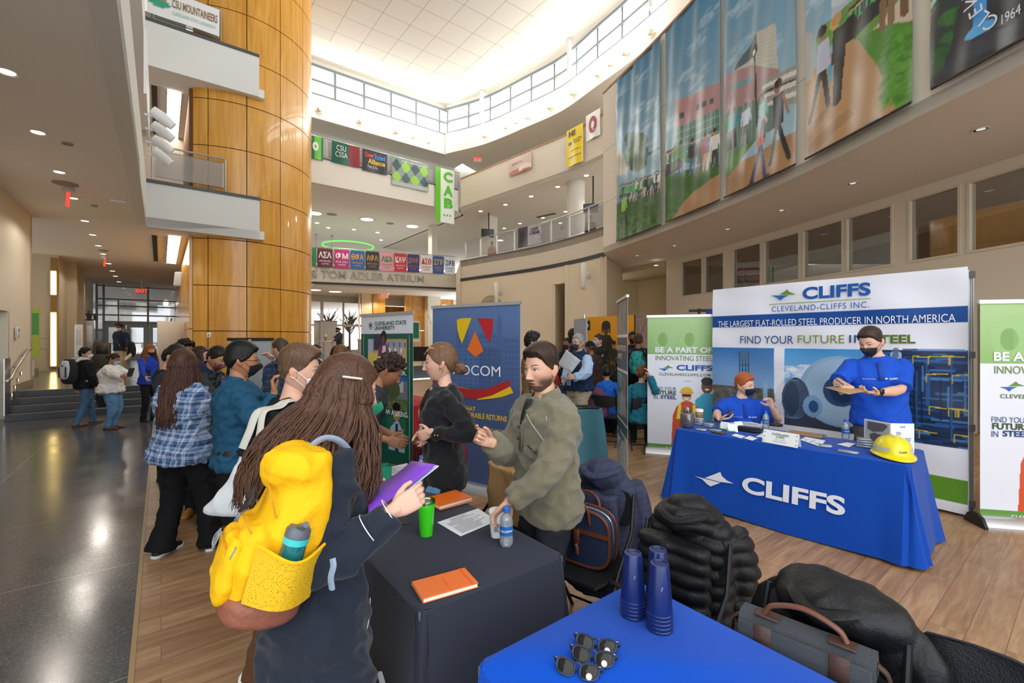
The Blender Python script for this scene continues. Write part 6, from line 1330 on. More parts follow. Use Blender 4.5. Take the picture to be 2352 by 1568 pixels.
def green_banner(pl,px,fx,label,full=True):
 H=2.03;cv=Canvas(pl.w,H-.1,.0065,'dfe0e8');q=lambda x,y:(pl.l(x,y)[0],pl.l(x,y)[1]-.1);zt=q(*fx(1500,813))[1];zgb=q(*fx(1500,1018))[1]
 cv.grad(zt,H,'86ad62','a9c78c');cv.rect(0,0,pl.w,zgb,'5f8f3a')
 for cx_,r in((.25,.17),(.62,.17)):cv.ell(cx_,zt+.24,r,.2,'98bd7c',.6);cv.ell(cx_-.03,zt+.22,.07,.1,'6f9a4c',.8);cv.rect(cx_,zt+.05,cx_+.25,zt+.4,'9cc080',.25)
 x1,zz=q(*fx(1577,900));x2,z2=q(*fx(1624,885));cv.ell(x2,z2-.02,.075,.10,'6b4430');cv.ell(x2,z2+.06,.078,.06,'1d1614');cv.poly([(x2-.18,z2-.62),(x2-.16,z2-.22),(x2-.04,z2-.11),(x2+.05,z2-.11),(x2+.2,z2-.2),(x2+.25,z2-.62)],'45a5c4');cv.ell(x2,z2-.06,.03,.012,'f2efe8');cv.ell(x2-.03,z2,.01,.006,'1a1410');cv.ell(x2+.03,z2,.01,.006,'1a1410')
 cv.ell(x1,zz-.05,.07,.09,'c99a80');cv.put((((cv.X-x1)/.085)**2+((cv.Y-zz)/.075)**2<=1)&(cv.Y>zz-.01),'ddb02f');cv.rect(x1-.095,zz-.02,x1+.095,zz+.0,'d0a52c')
 cv.rect(x1-.06,zz-.065,x1+.06,zz-.035,'26262a');cv.ell(x1,zz-.10,.03,.01,'f0ece6')
 cv.poly([(x1-.21,zgb),(x1-.19,zz-.35),(x1-.14,zz-.22),(x1-.05,zz-.14),(x1+.06,zz-.14),(x1+.18,zz-.24),(x1+.24,zz-.5),(x1+.24,zgb)],'cf4f2a');cv.poly([(x1-.14,zz-.40),(x1-.09,zz-.40),(x1-.07,zz-.18),(x1-.11,zz-.18)],'d9d84a');cv.poly([(x1+.09,zz-.40),(x1+.14,zz-.40),(x1+.12,zz-.18),(x1+.08,zz-.18)],'d9d84a');cv.rect(x1-.10,zz-.6,x1+.02,zz-.45,'a83a1e',.6);cv.rect(x1-.03,zgb,x1+.03,zgb+.22,'1c1c1e')
 t=rollup(pl,'rollup_banner',label,H,cv,'green and white roll-up banners',blackfeet=True,silver='d4d6d8')
 B=lambda s_,a,b,c,d,m_,**k:fit(s_,pl,*([fx(a,0)[0],fx(b,0)[0],fx((a+b)/2,c)[1],fx((a+b)/2,d)[1]]),m_,t,-.006,**k)
 B('BE A PART OF',1505,1636,797,810,WH,bold=.03);B('INNOVATING STEEL',1506,1636,817,828,vinyl('6f8a4c'));B('CLIFFS',1554,1637,838,851,vinyl('2a5ba4'),bold=.035)
 a=fx(1530,845);b=fx(1547,851);logo(pl,a[0],a[1],(fx(1547,845)[0]-fx(1513,845)[0]),fx(1530,852)[1]-fx(1530,838)[1],t);B('CLEVELANDCLIFFS.COM',1514,1632,857,863,vinyl('4d6a34'),bold=.01,space=1.1)
 B('FIND YOUR',1502,1553,888,896,vinyl('47628f'));B('FUTURE',1503,1553,897,906,vinyl('3f5030'),bold=.03);B('IN',1502,1511,907.5,916,vinyl('35507f'));B('STEEL',1517,1554,907.5,916,vinyl('27457c'),bold=.03)
 B('CLEVELANDCLIFFS.COM',1528,1632,1029,1034,WH,bold=.01,space=1.1);B('CLIFFS',1570,1586,874,876,vinyl('333333'))
 return t
plL=PL((2.03,6.82),(2.93,6.50));green_banner(plL,0,lambda x,y:(x,y),'green and white roll-up banner left of the sponsor backdrop')
plR=PL((4.29,4.17),(5.13,3.98))
def fxR(x,y):
 a,z=plL.l(x,y);P=plR.L+plR.d*(a*plR.w/plL.w);return(CX+P.x/P.y*F,CY-(z-CH)/P.y*F)
green_banner(plR,0,fxR,'green and white roll-up banner at the right edge of the room')
ad=PL((-.95,5.45),(.086,4.75));HA=2.07;cv=Canvas(ad.w,HA-.1,.009,'44587f');q=lambda x,y:(ad.l(x,y)[0],ad.l(x,y)[1]-.1)
cv.grad(.9,HA,'46567a','5c78a8')
for(x0,y0,x1,y1,c)in((1048,735,1076,830,'4a6290'),(1090,765,1140,880,'4b6594'),(1150,775,1192,890,'4a6392'),(1040,800,1100,885,'506c9c'),(1100,800,1150,890,'435a86')):
 a=q(x0,y1);b=q(x1,y0);cv.rect(a[0],a[1],b[0],b[1],c,.8)
 for i in range(9):
  for j in range(5):
   cv.rect(a[0]+(b[0]-a[0])*(j+.2)/5,a[1]+(b[1]-a[1])*(i+.2)/9,a[0]+(b[0]-a[0])*(j+.7)/5,a[1]+(b[1]-a[1])*(i+.6)/9,'3b4f78',.6)
a=q(1147,740);cv.poly([(a[0]-.05,a[1]-.3),(a[0]-.03,a[1]),(a[0],a[1]+.12),(a[0]+.03,a[1]),(a[0]+.05,a[1]-.3)],'4a6494')
t=rollup(ad,'rollup_banner','blue roll-up banner reading ADCOM with yellow, red and orange shapes',HA,cv,silver='d8dde4')
def shape(pts,c):fpoly(ad,pts,vinyl(c),t,-.006)
shape([(1050,734),(1060,731),(1084,730),(1062,789),(1056,775),(1051,755)],'e0b91e');shape([(1097,730),(1118,731),(1133,732),(1132,755),(1125,788)],'b8252c');shape([(1074,803),(1092,760),(1111,806),(1093,820)],'e36f2a')
fit('ADCOM',ad,1041,1150,839,862,WH,t)
def swoosh(top,bot,c,yy):fpoly(ad,top+bot[::-1],vinyl(c),t,yy)
swoosh([(1000,868),(1040,886),(1080,894),(1120,892),(1172,872)],[(1000,880),(1040,904),(1080,915),(1120,914),(1172,898)],'a92a2c',-.006);swoosh([(1097,916),(1130,908),(1155,896),(1173,887)],[(1097,918),(1130,915),(1155,911),(1180,902)],'e3bb22',-.008);swoosh([(1000,866),(1030,881),(1078,893)],[(1000,868),(1030,884),(1078,894)],'e3762a',-.008)
YT=vinyl('e3b82c')
fit('WORK THAT',ad,1030,1093,931,941,YT,t,bold=.02);fit('DELIVERS MEASURABLE RETURNS',ad,1010,1165,947,959,YT,t,bold=.02)
for i,s_ in enumerate(('PUBLIC RELATIONS','MOTION GRAPHICS','SOCIAL MEDIA','ADVERTISING','BRANDING')):fit(s_,ad,1108,1108+len(s_)*3.1,984+i*11,990.5+i*11,YT,t)
cs_=PL((-1.80,5.43),(-1.04,4.78));HC=1.97;cv=Canvas(cs_.w,HC-.1,.0075,'0f5a4a');q=lambda x,y:(cs_.l(x,y)[0],cs_.l(x,y)[1]-.1);cw=cs_.w
cv.rect(0,q(900,766)[1],cw,HC,'dfe1ec')
def photo(px0,py0,px1,py1):a=q(px0,py1);b=q(px1,py0);return a[0],a[1],b[0],b[1]
x0,z0,x1,z1=photo(845,778,934,842)
cv.rect(x0,z0,x1,z1,'b89a72');cv.rect(x0,z0,x0+.1,z1,'a9b8d8');cv.rect(x0,z0,x1,z0+.17,'d8c468');cv.rect(x0+.12,z0+.2,x0+.3,z0+.36,'2d3a52');cv.rect(x0+.5,z0+.12,x1,z0+.3,'c9a468');cv.rect(x0+.3,z1-.16,x1-.05,z1-.03,'8f9cc0');
for k in range(12):cv.rect(x0+.32+k*.035,z1-.15+.03*(k%3),x0+.35+k*.035,z1-.10+.03*(k%3),('e8e4da','d8a04c','5a6c98')[k%3])
cv.ell(x0+.32,z0+.34,.06,.08,'1d1512');cv.ell(x0+.31,z0+.31,.035,.05,'6b4430');cv.poly([(x0+.2,z0+.13),(x0+.24,z0+.25),(x0+.38,z0+.27),(x0+.45,z0+.13)],'7d2f52');cv.poly([(x0+.28,z0+.13),(x0+.3,z0+.25),(x0+.36,z0+.25),(x0+.37,z0+.13)],'d9d6dc');cv.poly([(x0+.12,z0+.03),(x0+.3,z0+.02),(x0+.3,z0+.09),(x0+.16,z0+.1)],'e6e8f0');cv.poly([(x0+.4,z0+.04),(x0+.52,z0+.04),(x0+.5,z0+.11),(x0+.39,z0+.11)],'e6e8f0')
x0,z0,x1,z1=photo(866,866,936,934)
cv.rect(x0,z0,x1,z1,'2a5fb0');cv.cloud(x0+.2,z1-.1,.1,.05,'9cc0e8',2);cv.rect(x0,z0+.12,x1,z0+.32,'6f757c');cv.poly([(x0+.38,z0+.2),(x0+.38,z1-.12),(x0+.5,z1-.04),(x0+.5,z0+.2)],'b7bcc2');cv.ell(x0+.3,z0+.22,.14,.1,'4b5c38');cv.rect(x0,z0,x1,z0+.12,'566a44');cv.speck(z0,z0+.1,['b06a3c','8f9a54','c9b8a0'],60,4,(.005,.012),x0,x1)
x0,z0,x1,z1=photo(890,962,932,1030)
cv.rect(x0,z0,x1,z1,'2e6b52');cv.ell((x0+x1)/2,z0+.42,.07,.09,'b98663');cv.ell((x0+x1)/2,z0+.48,.072,.05,'17130f');cv.poly([(x0+.02,z0),(x0+.05,z0+.24),(x0+.16,z0+.33),(x1-.13,z0+.33),(x1-.04,z0+.2),(x1-.02,z0)],'a9c0d4');cv.poly([(x0+.14,z0),(x0+.15,z0+.3),(x1-.14,z0+.3),(x1-.13,z0)],'23364e');cv.ell((x0+x1)/2,z0+.39,.025,.01,'f2efe8')
t=rollup(cs_,'rollup_banner','green and white roll-up banner reading CLEVELAND STATE UNIVERSITY',HC,cv)
GT=vinyl('1d4f44');fit('CLEVELAND STATE',cs_,861,934,737,746,GT,t,bold=.015);fit('UNIVERSITY',cs_,861,908,748.5,757,GT,t,bold=.015)
m=MB();c0=cs_.l(852,748);m.add([(c0[0]+r*math.cos(a),-.006,c0[1]+r*math.sin(a))for r in(.034,.040)for a in[2*math.pi*k/28 for k in range(28)]],[(k,(k+1)%28,28+(k+1)%28,28+k)for k in range(28)]);m.flat([(c0[0]+x*.02,c0[1]+z*.02)for x,z in((-1,1),(1,1),(1,0),(0,-1.3),(-1,0))],-.006);m.build('crest',GT,t)
fit('TODAY A JOBSEEKER.',cs_,840,934.5,849,861,WH,t,bold=.02);fit('NOW A VIKING.',cs_,876,939,942,954,WH,t,bold=.02);fpoly(cs_,[(904,955.5),(937,955.8),(937,957.2),(904,957)],vinyl('8fd04a'),t)
for px in(836,941):a=cs_.l(px,770);b=.2;m=MB();m.box(a[0]-.002,a[0]+.002,-.0045,-.004,b,a[1]);m.build('rule',WH,t)
tb=PL((1.372,5.93),(1.285,5.06));HT=2.17;cv=Canvas(tb.w,HT-.1,.011,'c9c9c6');H_=HT-.1
cv.rect(0,H_*.80,tb.w,H_,'55565a');cv.cloud(.4,H_*.88,.3,.2,'8a8c90',4,24,.4);cv.rect(0,H_*.785,tb.w,H_*.80,'e9e9e9');cv.rect(0,H_*.60,tb.w,H_*.785,'3b3b3e');cv.rect(0,H_*.585,tb.w,H_*.60,'e9e9e9');cv.rect(0,H_*.30,tb.w,H_*.585,'4d5154');cv.rect(.04,H_*.32,.42,H_*.57,'8fb0b8');cv.rect(.06,H_*.33,.26,H_*.56,'5c8790',.6);cv.cloud(.62,H_*.45,.18,.2,'bcbcbc',9,20,.4);cv.rect(0,H_*.29,tb.w,H_*.30,'e9e9e9');cv.rect(0,H_*.23,tb.w,H_*.29,'3a3a3c')
for k,(a,b)in enumerate(((.1,.18),(.22,.28),(.32,.4),(.12,.2))):cv.rect(a,H_*(.1+.03*k),b,H_*(.14+.03*k),'2f5a86')
t=rollup(tb,'rollup_banner','black and white roll-up banner seen nearly edge-on left of the green banner',HT,cv)
def lt(s_,x0,x1,z0,z1,m_,bold=.02):
 o=text('lettering',s_,1.0,m_,t,bold=bold);me=o.data;xs=[v.co.x for v in me.vertices];zs=[v.co.z for v in me.vertices]
 for v in me.vertices:v.co.x=x0+(v.co.x-min(xs))*(x1-x0)/(max(xs)-min(xs));v.co.z=z0+(v.co.z-min(zs))*(z1-z0)/(max(zs)-min(zs));v.co.y-=.006
lt('SUPER OPPORTUNITY',.06,.82,1.56,1.63,WH);lt('AWAITS!',.12,.5,1.46,1.53,WH);lt('in the air.',.08,.7,.50,.58,DK);lt('living',.1,.42,1.0,1.14,vinyl('3f7d8c'))
ar=PL((2.02,12.95),(3.10,11.55));HR=2.32;cv=Canvas(ar.w,HR,.014,'d9930f');q=lambda x,y:ar.l(x,y);
cv.grad(0,HR,'c9800c','e09c14');a=q(1390,760);
def soldier(x,z,s_,c='26281d',hel=True,face='5c3a22'):
 cv.poly([(x-.28*s_,z-1.3*s_),(x-.26*s_,z-.35*s_),(x-.1*s_,z-.16*s_),(x+.1*s_,z-.16*s_),(x+.26*s_,z-.35*s_),(x+.3*s_,z-1.3*s_)],c);cv.ell(x,z-.04*s_,.085*s_,.12*s_,face)
 if hel:cv.ell(x,z+.05*s_,.12*s_,.10*s_,'1f2118');cv.rect(x-.12*s_,z-.12*s_,x-.085*s_,z+.05*s_,'1f2118');cv.rect(x+.085*s_,z-.12*s_,x+.12*s_,z+.05*s_,'1f2118')
 else:cv.ell(x,z+.05*s_,.09*s_,.07*s_,'1a1410')
soldier(*q(1392,752),1.25);soldier(*q(1376,775),.8);x,z=q(1410,790);soldier(x,z,.8,'33352a',False,'9a6c4c');cv.speck(0,1.2,['6a5a18','8a7420','3a3a1c'],120,6,(.02,.06))
t=ar.root('popup_display','orange army display wall with printed soldiers','display');sheet('printed_fabric',cv,t,PRINTGLOSS,0,0,0)
m=MB();m.box(0,ar.w,.01,.05,.02,HR);m.build('backing',M('2a2a2c',.7),t)
x,z=q(1349,747);m=MB();m.flat([(x-.11,z-.13),(x+.11,z-.13),(x+.11,z+.13),(x-.11,z+.13)],-.01);m.build('emblem_box',BLACK,t);m=MB();m.flat([(x+(.085 if k%2==0 else.035)*math.sin(k*math.pi/5),z+(.085 if k%2==0 else.035)*math.cos(k*math.pi/5))for k in range(10)][::-1],-.014);m.build('star',M('e9e6da',.5),t)
fit('U.S. ARMY',ar,1343,1355,755.5,759,BLACK,t,-.014,bold=.03)
m=MB();w_=ar.w;[m.tube([(w_+.02,.05,z0),(w_+.32,.12,z1)],.012,5)for z0,z1 in((HR-.02,HR-.02),(HR-.02,HR-.9),(HR-.9,HR-.02),(HR-.9,HR-1.7),(HR-1.7,HR-.9))];m.tube([(w_+.32,.12,.0),(w_+.32,.12,HR)],.012,5);m.build('folding_frame',M('8a5ab8',.4,.4),t)
p=at(1343,780,9.2);t=thing('banner_stand','thin silver banner stand seen edge-on beside the older man','banner stand',(p.x,p.y,0),.3);m=MB();m.tube([(0,0,0),(0,0,2.2)],.018,8);m.tube([(0,0,2.1),(-.28,.25,0)],.012,6);m.build('pole',M('c8cacc',.25,1),t);m=MB();m.box(-.03,.0,-.12,.45,.02,2.12);m.build('panel',M('9fa5ac',.5),t)
p=at(576,777,6.2);t=thing('display_screen','grey banner with black top rail in front of the wood column','banner',(p.x,p.y,0),.15);m=MB();m.box(-.26,.26,-.01,.01,.05,1.68);m.build('sheet',M('a2a5aa',.6),t);m=MB();m.box(-.29,.29,-.025,.025,1.68,1.72);m.build('top_rail',BLACK,t);m=MB();m.tube([(0,-.03,.02),(0,-.03,1.7)],.02,6);m.build('pole',M('d8dade',.3,.6),t);m=MB();m.box(-.3,.3,-.1,.1,0,.05);m.build('base',BLACK,t)
# ================= hanging banners =================
def hang(label,pl,px0,px1,ztop,zbot,col,texts=(),deco=None,off=.08,seed=0,res=.05,group='club and chapter banners',amp=.02):
 x0=pl.l(px0,500)[0];x1=pl.l(px1,500)[0];w_=x1-x0;P=pl.L+pl.d*x0;h=ztop-zbot
 t=thing('hanging_banner',label,'banner',(P.x+math.sin(pl.rz)*off,P.y-math.cos(pl.rz)*off,zbot),pl.rz,group);cv=Canvas(w_,h,res,col)
 if deco:deco(cv)
 wv=lambda x,z:amp*np.sin(x*7/w_*1.2+seed)*np.clip(1.1-z/h,0,1)*1.0+.3*amp*np.sin(z*5+x*3)
 wf=lambda x,z:float(amp*math.sin(x*7/w_*1.2+seed)*min(1,max(0,1.1-z/h))+.3*amp*math.sin(z*5+x*3))
 sheet('cloth',cv,t,PRINTGLOSS,0,0,0,wv)
 for(s_,u0,u1,v0,v1,c,b)in texts:
  o=text('lettering',s_,1.0,M(c,.6),t,bold=b,spacel=.85);me=o.data;xs=[v.co.x for v in me.vertices];zs=[v.co.z for v in me.vertices];a,b2,c2,d2=min(xs),max(xs),min(zs),max(zs)
  for v in me.vertices:
   v.co.x=w_*(u0+(v.co.x-a)/(b2-a)*(u1-u0));v.co.z=h*(v0+(v.co.z-c2)/(d2-c2)*(v1-v0));v.co.y+=-.015+wf(v.co.x,v.co.z)
 m=MB();[m.tube([(x,0,h-.01),(x,off*.7,h+.03)],.008,4)for x in(.02,w_-.02)];m.build('tie',M('c9c9c9'),t)
 return t,w_,h
pb=PL(AB(*fa),AB(*fb));zt=Z2+.98;zb=Z2-.12
G=[(717,726,'1f7a4c','','e8e8e8','','green'),(729,764,'5f2531','ΑΣΑ','e6dfe0','ALPHA SIGMA ALPHA','maroon'),(768,802,'b22668','ΦΜ','f0dfe8','PHI MU','magenta'),(804,837,'275a9c','ΘΦΑ','d9a53c','THETA PHI ALPHA','royal blue with gold letters'),(839,870,'2a2a2a','ΑΦΑ','c99a4c','ALPHA PHI ALPHA','black with gold letters'),(873,903,'e79bab','ΑΚΑ','2f8a5c','ALPHA KAPPA ALPHA','pink with green letters'),(905,933,'cc2a2c','ΚΑΨ','f2e6e4','KAPPA ALPHA PSI','bright red'),(935,962,'3d2c78','ΩΨΦ','b3803c','OMEGA PSI PHI','purple'),(965,992,'e4e0de','ΔΣΘ','c23a40','DELTA SIGMA THETA','white with red letters'),(993.5,1018,'1e4e98','ΣΓΡ','d0a04c','SIGMA GAMMA RHO','blue with gold letters'),(1020.5,1044,'dde1e8','ΖΦΒ','2a4a8c','ZETA PHI BETA','white with blue letters')]
for i,(a,b,c,g_,lc,sub,lab)in enumerate(G):
 tx=[]if not g_ else[(g_,.08,.92,.48,.82,lc,.03),(sub,.12,.88,.28,.38,lc,0),('CHAPTER',.25,.75,.14,.22,lc,0)]
 hang(('%s banner of the row above the atrium name'%lab)if g_ else 'green banner of the row above the atrium name, half hidden by the column',pb,a,b,zt,zb,c,tx,seed=i,off=.14,res=.2,group='greek letter banners above the atrium name',amp=.012)
p3=PL(AB(2.4,23),AB(13.75,23));zt=Z3+1.0
hang('green and white striped banner with white emblem beside the column',p3,706,741,zt,Z3-.1,'1a7a5c',[('O',.3,.7,.35,.75,'e6efe6',.12)],lambda c:c.rect(c.w*.42,0,c.w*.85,c.h,'6cc04a'))
hang('green and maroon banner reading CSU CSSA',p3,761,825,zt,Z3-.05,'1c5c4e',[('CSU\nCSSA',.12,.55,.3,.85,'dfe6e2',0)],lambda c:c.rect(c.w*.62,0,c.w,c.h,'8a2f34'),seed=2)
hang('black banner with rainbow lettering',p3,831,888,zt,Z3-.1,'33343a',[('Queer',.08,.45,.62,.88,'d8453c',.03),('Student',.48,.92,.62,.88,'4a8ad0',.03),('Alliance',.22,.9,.36,.6,'d8b83c',.03),('Meet & Be',.2,.6,.16,.3,'c9c9c9',0)],seed=3)
def diamonds(c):
 for i in range(4):
  for j in range(2):
   x=c.w*(.12+.25*i);z=c.h*(.3+.42*j);c.poly([(x-c.w*.13,z),(x,z-c.h*.24),(x+c.w*.13,z),(x,z+c.h*.24)],('8fc93a','2c4f52')[(i+j)%2])
 c.rect(0,0,c.w,c.h*.16,'a9b3b0')
hang('banner with bright green and dark diamonds on grey',p3,899,983,zt,Z3-.5,'7e8f8c',[('STUDENT GOVERNMENT ASSOCIATION',.25,.96,.86,.94,'e3e8e4',0)],diamonds,seed=4)
hang('long white and green banner reading CAB hanging at the corner',p3,998,1041,Z3+1.02,8.35,'dfe8df',[('C',.42,.9,.76,.95,'55b92c',.05),('A',.42,.92,.50,.70,'55b92c',.05),('B',.45,.92,.27,.46,'55b92c',.05),('...',.42,.8,.12,.16,'6a9a6a',0)],lambda c:c.rect(0,0,c.w*.27,c.h,'62c228'),seed=5,off=.12)
def parapet(px0,px1,zt,zb,col,texts,label,deco=None,ring=ring_l3,off=.1,seed=0,**k):
 a,_=curve_px(ring,px0);b,_=curve_px(ring,px1);pl=PL(a,b);return hang(label,pl,px0,px1,zt,zb,col,texts,deco,off,seed,**k)
parapet(1054,1105,11.0,10.0,'2c3b86',[('ΦΣΠ',.3,.95,.45,.85,'d9b44c',.02),('X',.08,.24,.2,.8,'d9b44c',.04),('PHI SIGMA PI',.35,.9,.3,.38,'d9b44c',0)],'navy blue banner with gold letters on the curved upper balcony',lambda c:(c.rect(0,0,c.w,c.h*.05,'d9b44c'),c.rect(0,c.h*.95,c.w,c.h,'d9b44c'),c.rect(0,0,c.w*.03,c.h,'d9b44c'),c.rect(c.w*.97,0,c.w,c.h,'d9b44c')))
parapet(1172,1223,10.9,10.05,'c9b3a6',[('FEMINISTS',.15,.6,.55,.7,'a05848',0)],'beige and rust banner on the curved upper balcony',lambda c:(c.ell(c.w*.3,c.h*.1,c.w*.3,c.h*.2,'b3644a'),c.ell(c.w*.75,c.h*.2,c.w*.28,c.h*.25,'e2cfc4'),c.ell(c.w*.8,0,c.w*.3,c.h*.15,'a85a44')))
parapet(1305,1343,11.1,9.45,'e6cc1c',[('Hi!',.15,.55,.78,.95,'1c1c1c',.03),('Campus Bible\nFellowship',.4,.9,.55,.7,'2a2a2a',0),('come and join us',.25,.85,.36,.42,'2a2a2a',0),('everyone is welcome',.12,.88,.2,.26,'2a2a2a',0)],'bright yellow vertical banner starting with Hi! on the upper balcony',lambda c:c.poly([(c.w*.12,c.h*.55),(c.w*.34,c.h*.55),(c.w*.34,c.h*.68),(c.w*.22,c.h*.63),(c.w*.12,c.h*.68)],'2a6a8c'))
parapet(1350,1382,11.3,10.2,'e8e4e0',[('O',.2,.8,.2,.85,'a0405a',.06)],'white banner with a round maroon emblem at the right end of the upper balcony')
parapet(1194,1247,Z2+1.05,Z2+.12,'4a4650',[('I HAVE\nA DREAM',.52,.92,.5,.85,'17151a',.02)],'grey photographic banner reading I HAVE A DREAM on the curved balcony rail',lambda c:(c.rect(c.w*.42,0,c.w,c.h,'b5b1b8'),c.ell(c.w*.2,c.h*.5,c.w*.13,c.h*.3,'2a2630'),c.speck(0,c.h,['a29ca6','c9c4cc','8c8690'],60,1,(.03,.06),c.w*.45)),ring=ring_low,off=.12)
pbl=PL(AB(-.32,15.93),AB(2.4,15.93));cvd=lambda c:(c.ell(c.w*.15,c.h*.7,c.w*.10,c.h*.3,'b08a5a'),c.ell(c.w*.15,c.h*.45,c.w*.16,c.h*.14,'3fa582'))
hang('white banner reading CSU MOUNTAINEERS on the upper balcony by the column',pbl,338,503,Z3+.95,Z3+.17,'f0f0ee',[('CSU MOUNTAINEERS',.33,.97,.45,.75,'8f6f4a',.02),('CLEVELAND STATE UNIVERSITY',.33,.95,.2,.32,'7fbfa4',0)],cvd,off=.14,amp=.01)
q0,d0=curve_px(ring_l3b,1160);t=thing('wall_lettering','pale letters reading Student Involvement Center in front of the upper glass','sign',(q0[0]-.3*0,q0[1]-.25,10.95),math.atan2(d0[1],d0[0]));text('lettering','Student Involvement Center',.36,M('d6d4cc',.5),t,extr=.02)
q0,d0=curve_px(ring_l3b,1345);t=thing('wall_lettering','grey letters naming the student center at the upper right','sign',(q0[0]-.15,q0[1]-.2,12.0),math.atan2(d0[1],d0[0]));text('lettering','Jeffrey A. Kalina Student',.36,M('a39f96',.5),t,extr=.02,bold=.005);text('lettering','Center',.36,M('a39f96',.5),t,(-1.9,0,-.75),extr=.02,bold=.005)
for px,py,lab in((834,320,'left one'),(1004,367,'right one')):
 p=AB(a_of(px,24.5),24.42);z=CH+(CY-py)/F*p.y;t=thing('round_wall_speaker','flat white round fixture on the upper back wall, %s'%lab,'speaker',(p.x,p.y,z),RZ);m=MB();n=28;m.rings([[(r*math.cos(a),y,r*math.sin(a))for a in[2*math.pi*k/n for k in range(n)]]for r,y in((.22,0),(.22,-.03),(.19,-.035),(.19,-.02))],True,True,True);m.build('disc',M('d5d5d0',.6),t)
for i,(p0,p1)in enumerate(((878,919),(919,978))):
 m=MB();wallseg(m,a_of(p0,24.45),24.45,a_of(p1,24.45),24.45,Z3,11.0-.1*i,.03);struct('door_%d'%(i+10),m,M('c08a52' if i==1 else '5c554c',.5))
 # ================= giant photo banners =================
def giant(px0,px1,label,paint,z0=5.0,z1=10.38,seed=0,texts=None):
 a,_=curve_px(ring_wall,px0);b,_=curve_px(ring_wall,px1);pl=PL(a,b,z0);t=pl.root('photo_banner',label,'banner','giant photo banners on the curved wall',.10);h=z1-z0;cv=Canvas(pl.w,h,.019,'3f7fae')
 q=lambda x,y:pl.l(x,y);paint(cv,q);r=random.Random(seed);A=[(r.uniform(0,6),r.uniform(.01,.02))for _ in range(4)]
 def wv(x,z):return A[0][1]*np.sin(x*6+A[0][0]+z*.5)+A[1][1]*.7*np.sin(x*13-z*1.6+A[1][0])+.004*np.sin(z*8+x*3)
 sheet('printed_vinyl',cv,t,VINYL,0,0,0,wv)
 m=MB();m.tube([(0,.0,h),(pl.w,.0,h)],.03,6);m.build('top_tube',M('8a6a50'),t);m=MB();m.tube([(0,.0,0),(pl.w,.0,0)],.02,6);m.build('bottom_hem',M('3a3430'),t)
 if texts:texts(pl,t)
 return t
VINYL=mat_attr('glossy_vinyl',.32,0,.5)
SKY0,SKY1='9dbac6','34789c'
def sky(cv,seed):
 cv.grad(0,cv.h,SKY0,SKY1);r=random.Random(seed)
 for k in range(7):cv.cloud(r.uniform(0,cv.w),r.uniform(cv.h*.45,cv.h),.35,.16,'cfe0ea',seed*9+k,16,.12)
def g1(cv,q):
 sky(cv,1);P=lambda*a:[q(*p)for p in a]
 gh=q(1470,475)[1];cv.poly(P((1421,470),(1524,430),(1524,540),(1421,570)),'2f5a22');cv.speck(0,gh,['3c6e2a','264c1c','4a7c34'],200,2,(.03,.09));cv.poly(P((1480,560),(1524,525),(1524,560)),'8a6a48')
 cv.poly(P((1421,405),(1445,400),(1450,370),(1430,345),(1421,350)),'b3ab98');
 r=random.Random(12)
 for k in range(90):x,z=q(1468+r.uniform(-20,20),350+r.uniform(-36,36));cv.ell(x,z,.17,.15,r.choice(['2e5226','3a6230','24441f']),.9)
 cv.poly(P((1492,352),(1524,336),(1524,342),(1492,360)),'3d7a7c')
 r=random.Random(8)
 for k in range(22):x,z=q(1430+k*4.3,470-k*1.4+r.uniform(-4,4));cv.person(x,z,.62,r.choice(['3f9a5c','2a3440','d9d9d4','5aa86a','24303c']),r.choice(['23262c','2f3a50','b3a88c']),step=.08)
 x,z=q(1440,520);cv.person(x,z,1.1,'8fc44a','22252c')
def g2_(cv,q):
 sky(cv,2);P=lambda*a:[q(*p)for p in a]
 cv.poly(P((1535,405),(1661,370),(1661,520),(1535,520)),'2f6224');cv.speck(0,q(1600,440)[1],['3c7230','28541e','4a8238'],200,3,(.03,.1))
 cv.poly(P((1557,235),(1661,190),(1661,250),(1557,297)),'a87f80');cv.poly(P((1557,297),(1661,250),(1661,380),(1553,372)),'4d7a6e')
 for k in range(12):cv.poly(P((1560+k*9,295-k*4),(1561.5+k*9,294.5-k*4),(1561.5+k*9,372),(1560+k*9,372)),'9fb8a8',.7)
 for k in range(4):cv.poly(P((1556,310+k*16),(1661,265+k*18),(1661,267+k*18),(1556,312+k*16)),'9fb8a8',.7)
 for a,b in((1570,262),(1605,243),(1622,236),(1638,229)):cv.poly(P((a,b),(a+9,b-4),(a+9,b+9),(a,b+13)),'2f4c60')
 cv.poly(P((1543,510),(1600,440),(1661,400),(1661,475),(1545,520)),'a67c54')
 r=random.Random(4)
 for k,(px,c,l)in enumerate(((1572,'3552a8','2a3f88'),(1597,'26303c','4a6a8a'),(1613,'23262c','22242a'),(1628,'b5525a','c99a7c'),(1640,'3a5a9a','c9bfa4'),(1650,'d9d6d0','3a3f48'))):x,z=q(px,405-k*4);cv.person(x,z,.95,c,l,step=.06)
 for k in range(14):x,z=q(1537+k*2.5,405-k*1.2);cv.person(x,z,.7,r.choice(['3f9a5c','2a3440','d9d9d4']),'23262c')
 for k in range(10):x,z=q(1560+r.uniform(0,20),335+r.uniform(0,30));cv.ell(x,z,.1,.1,'4f8a3c',.8)
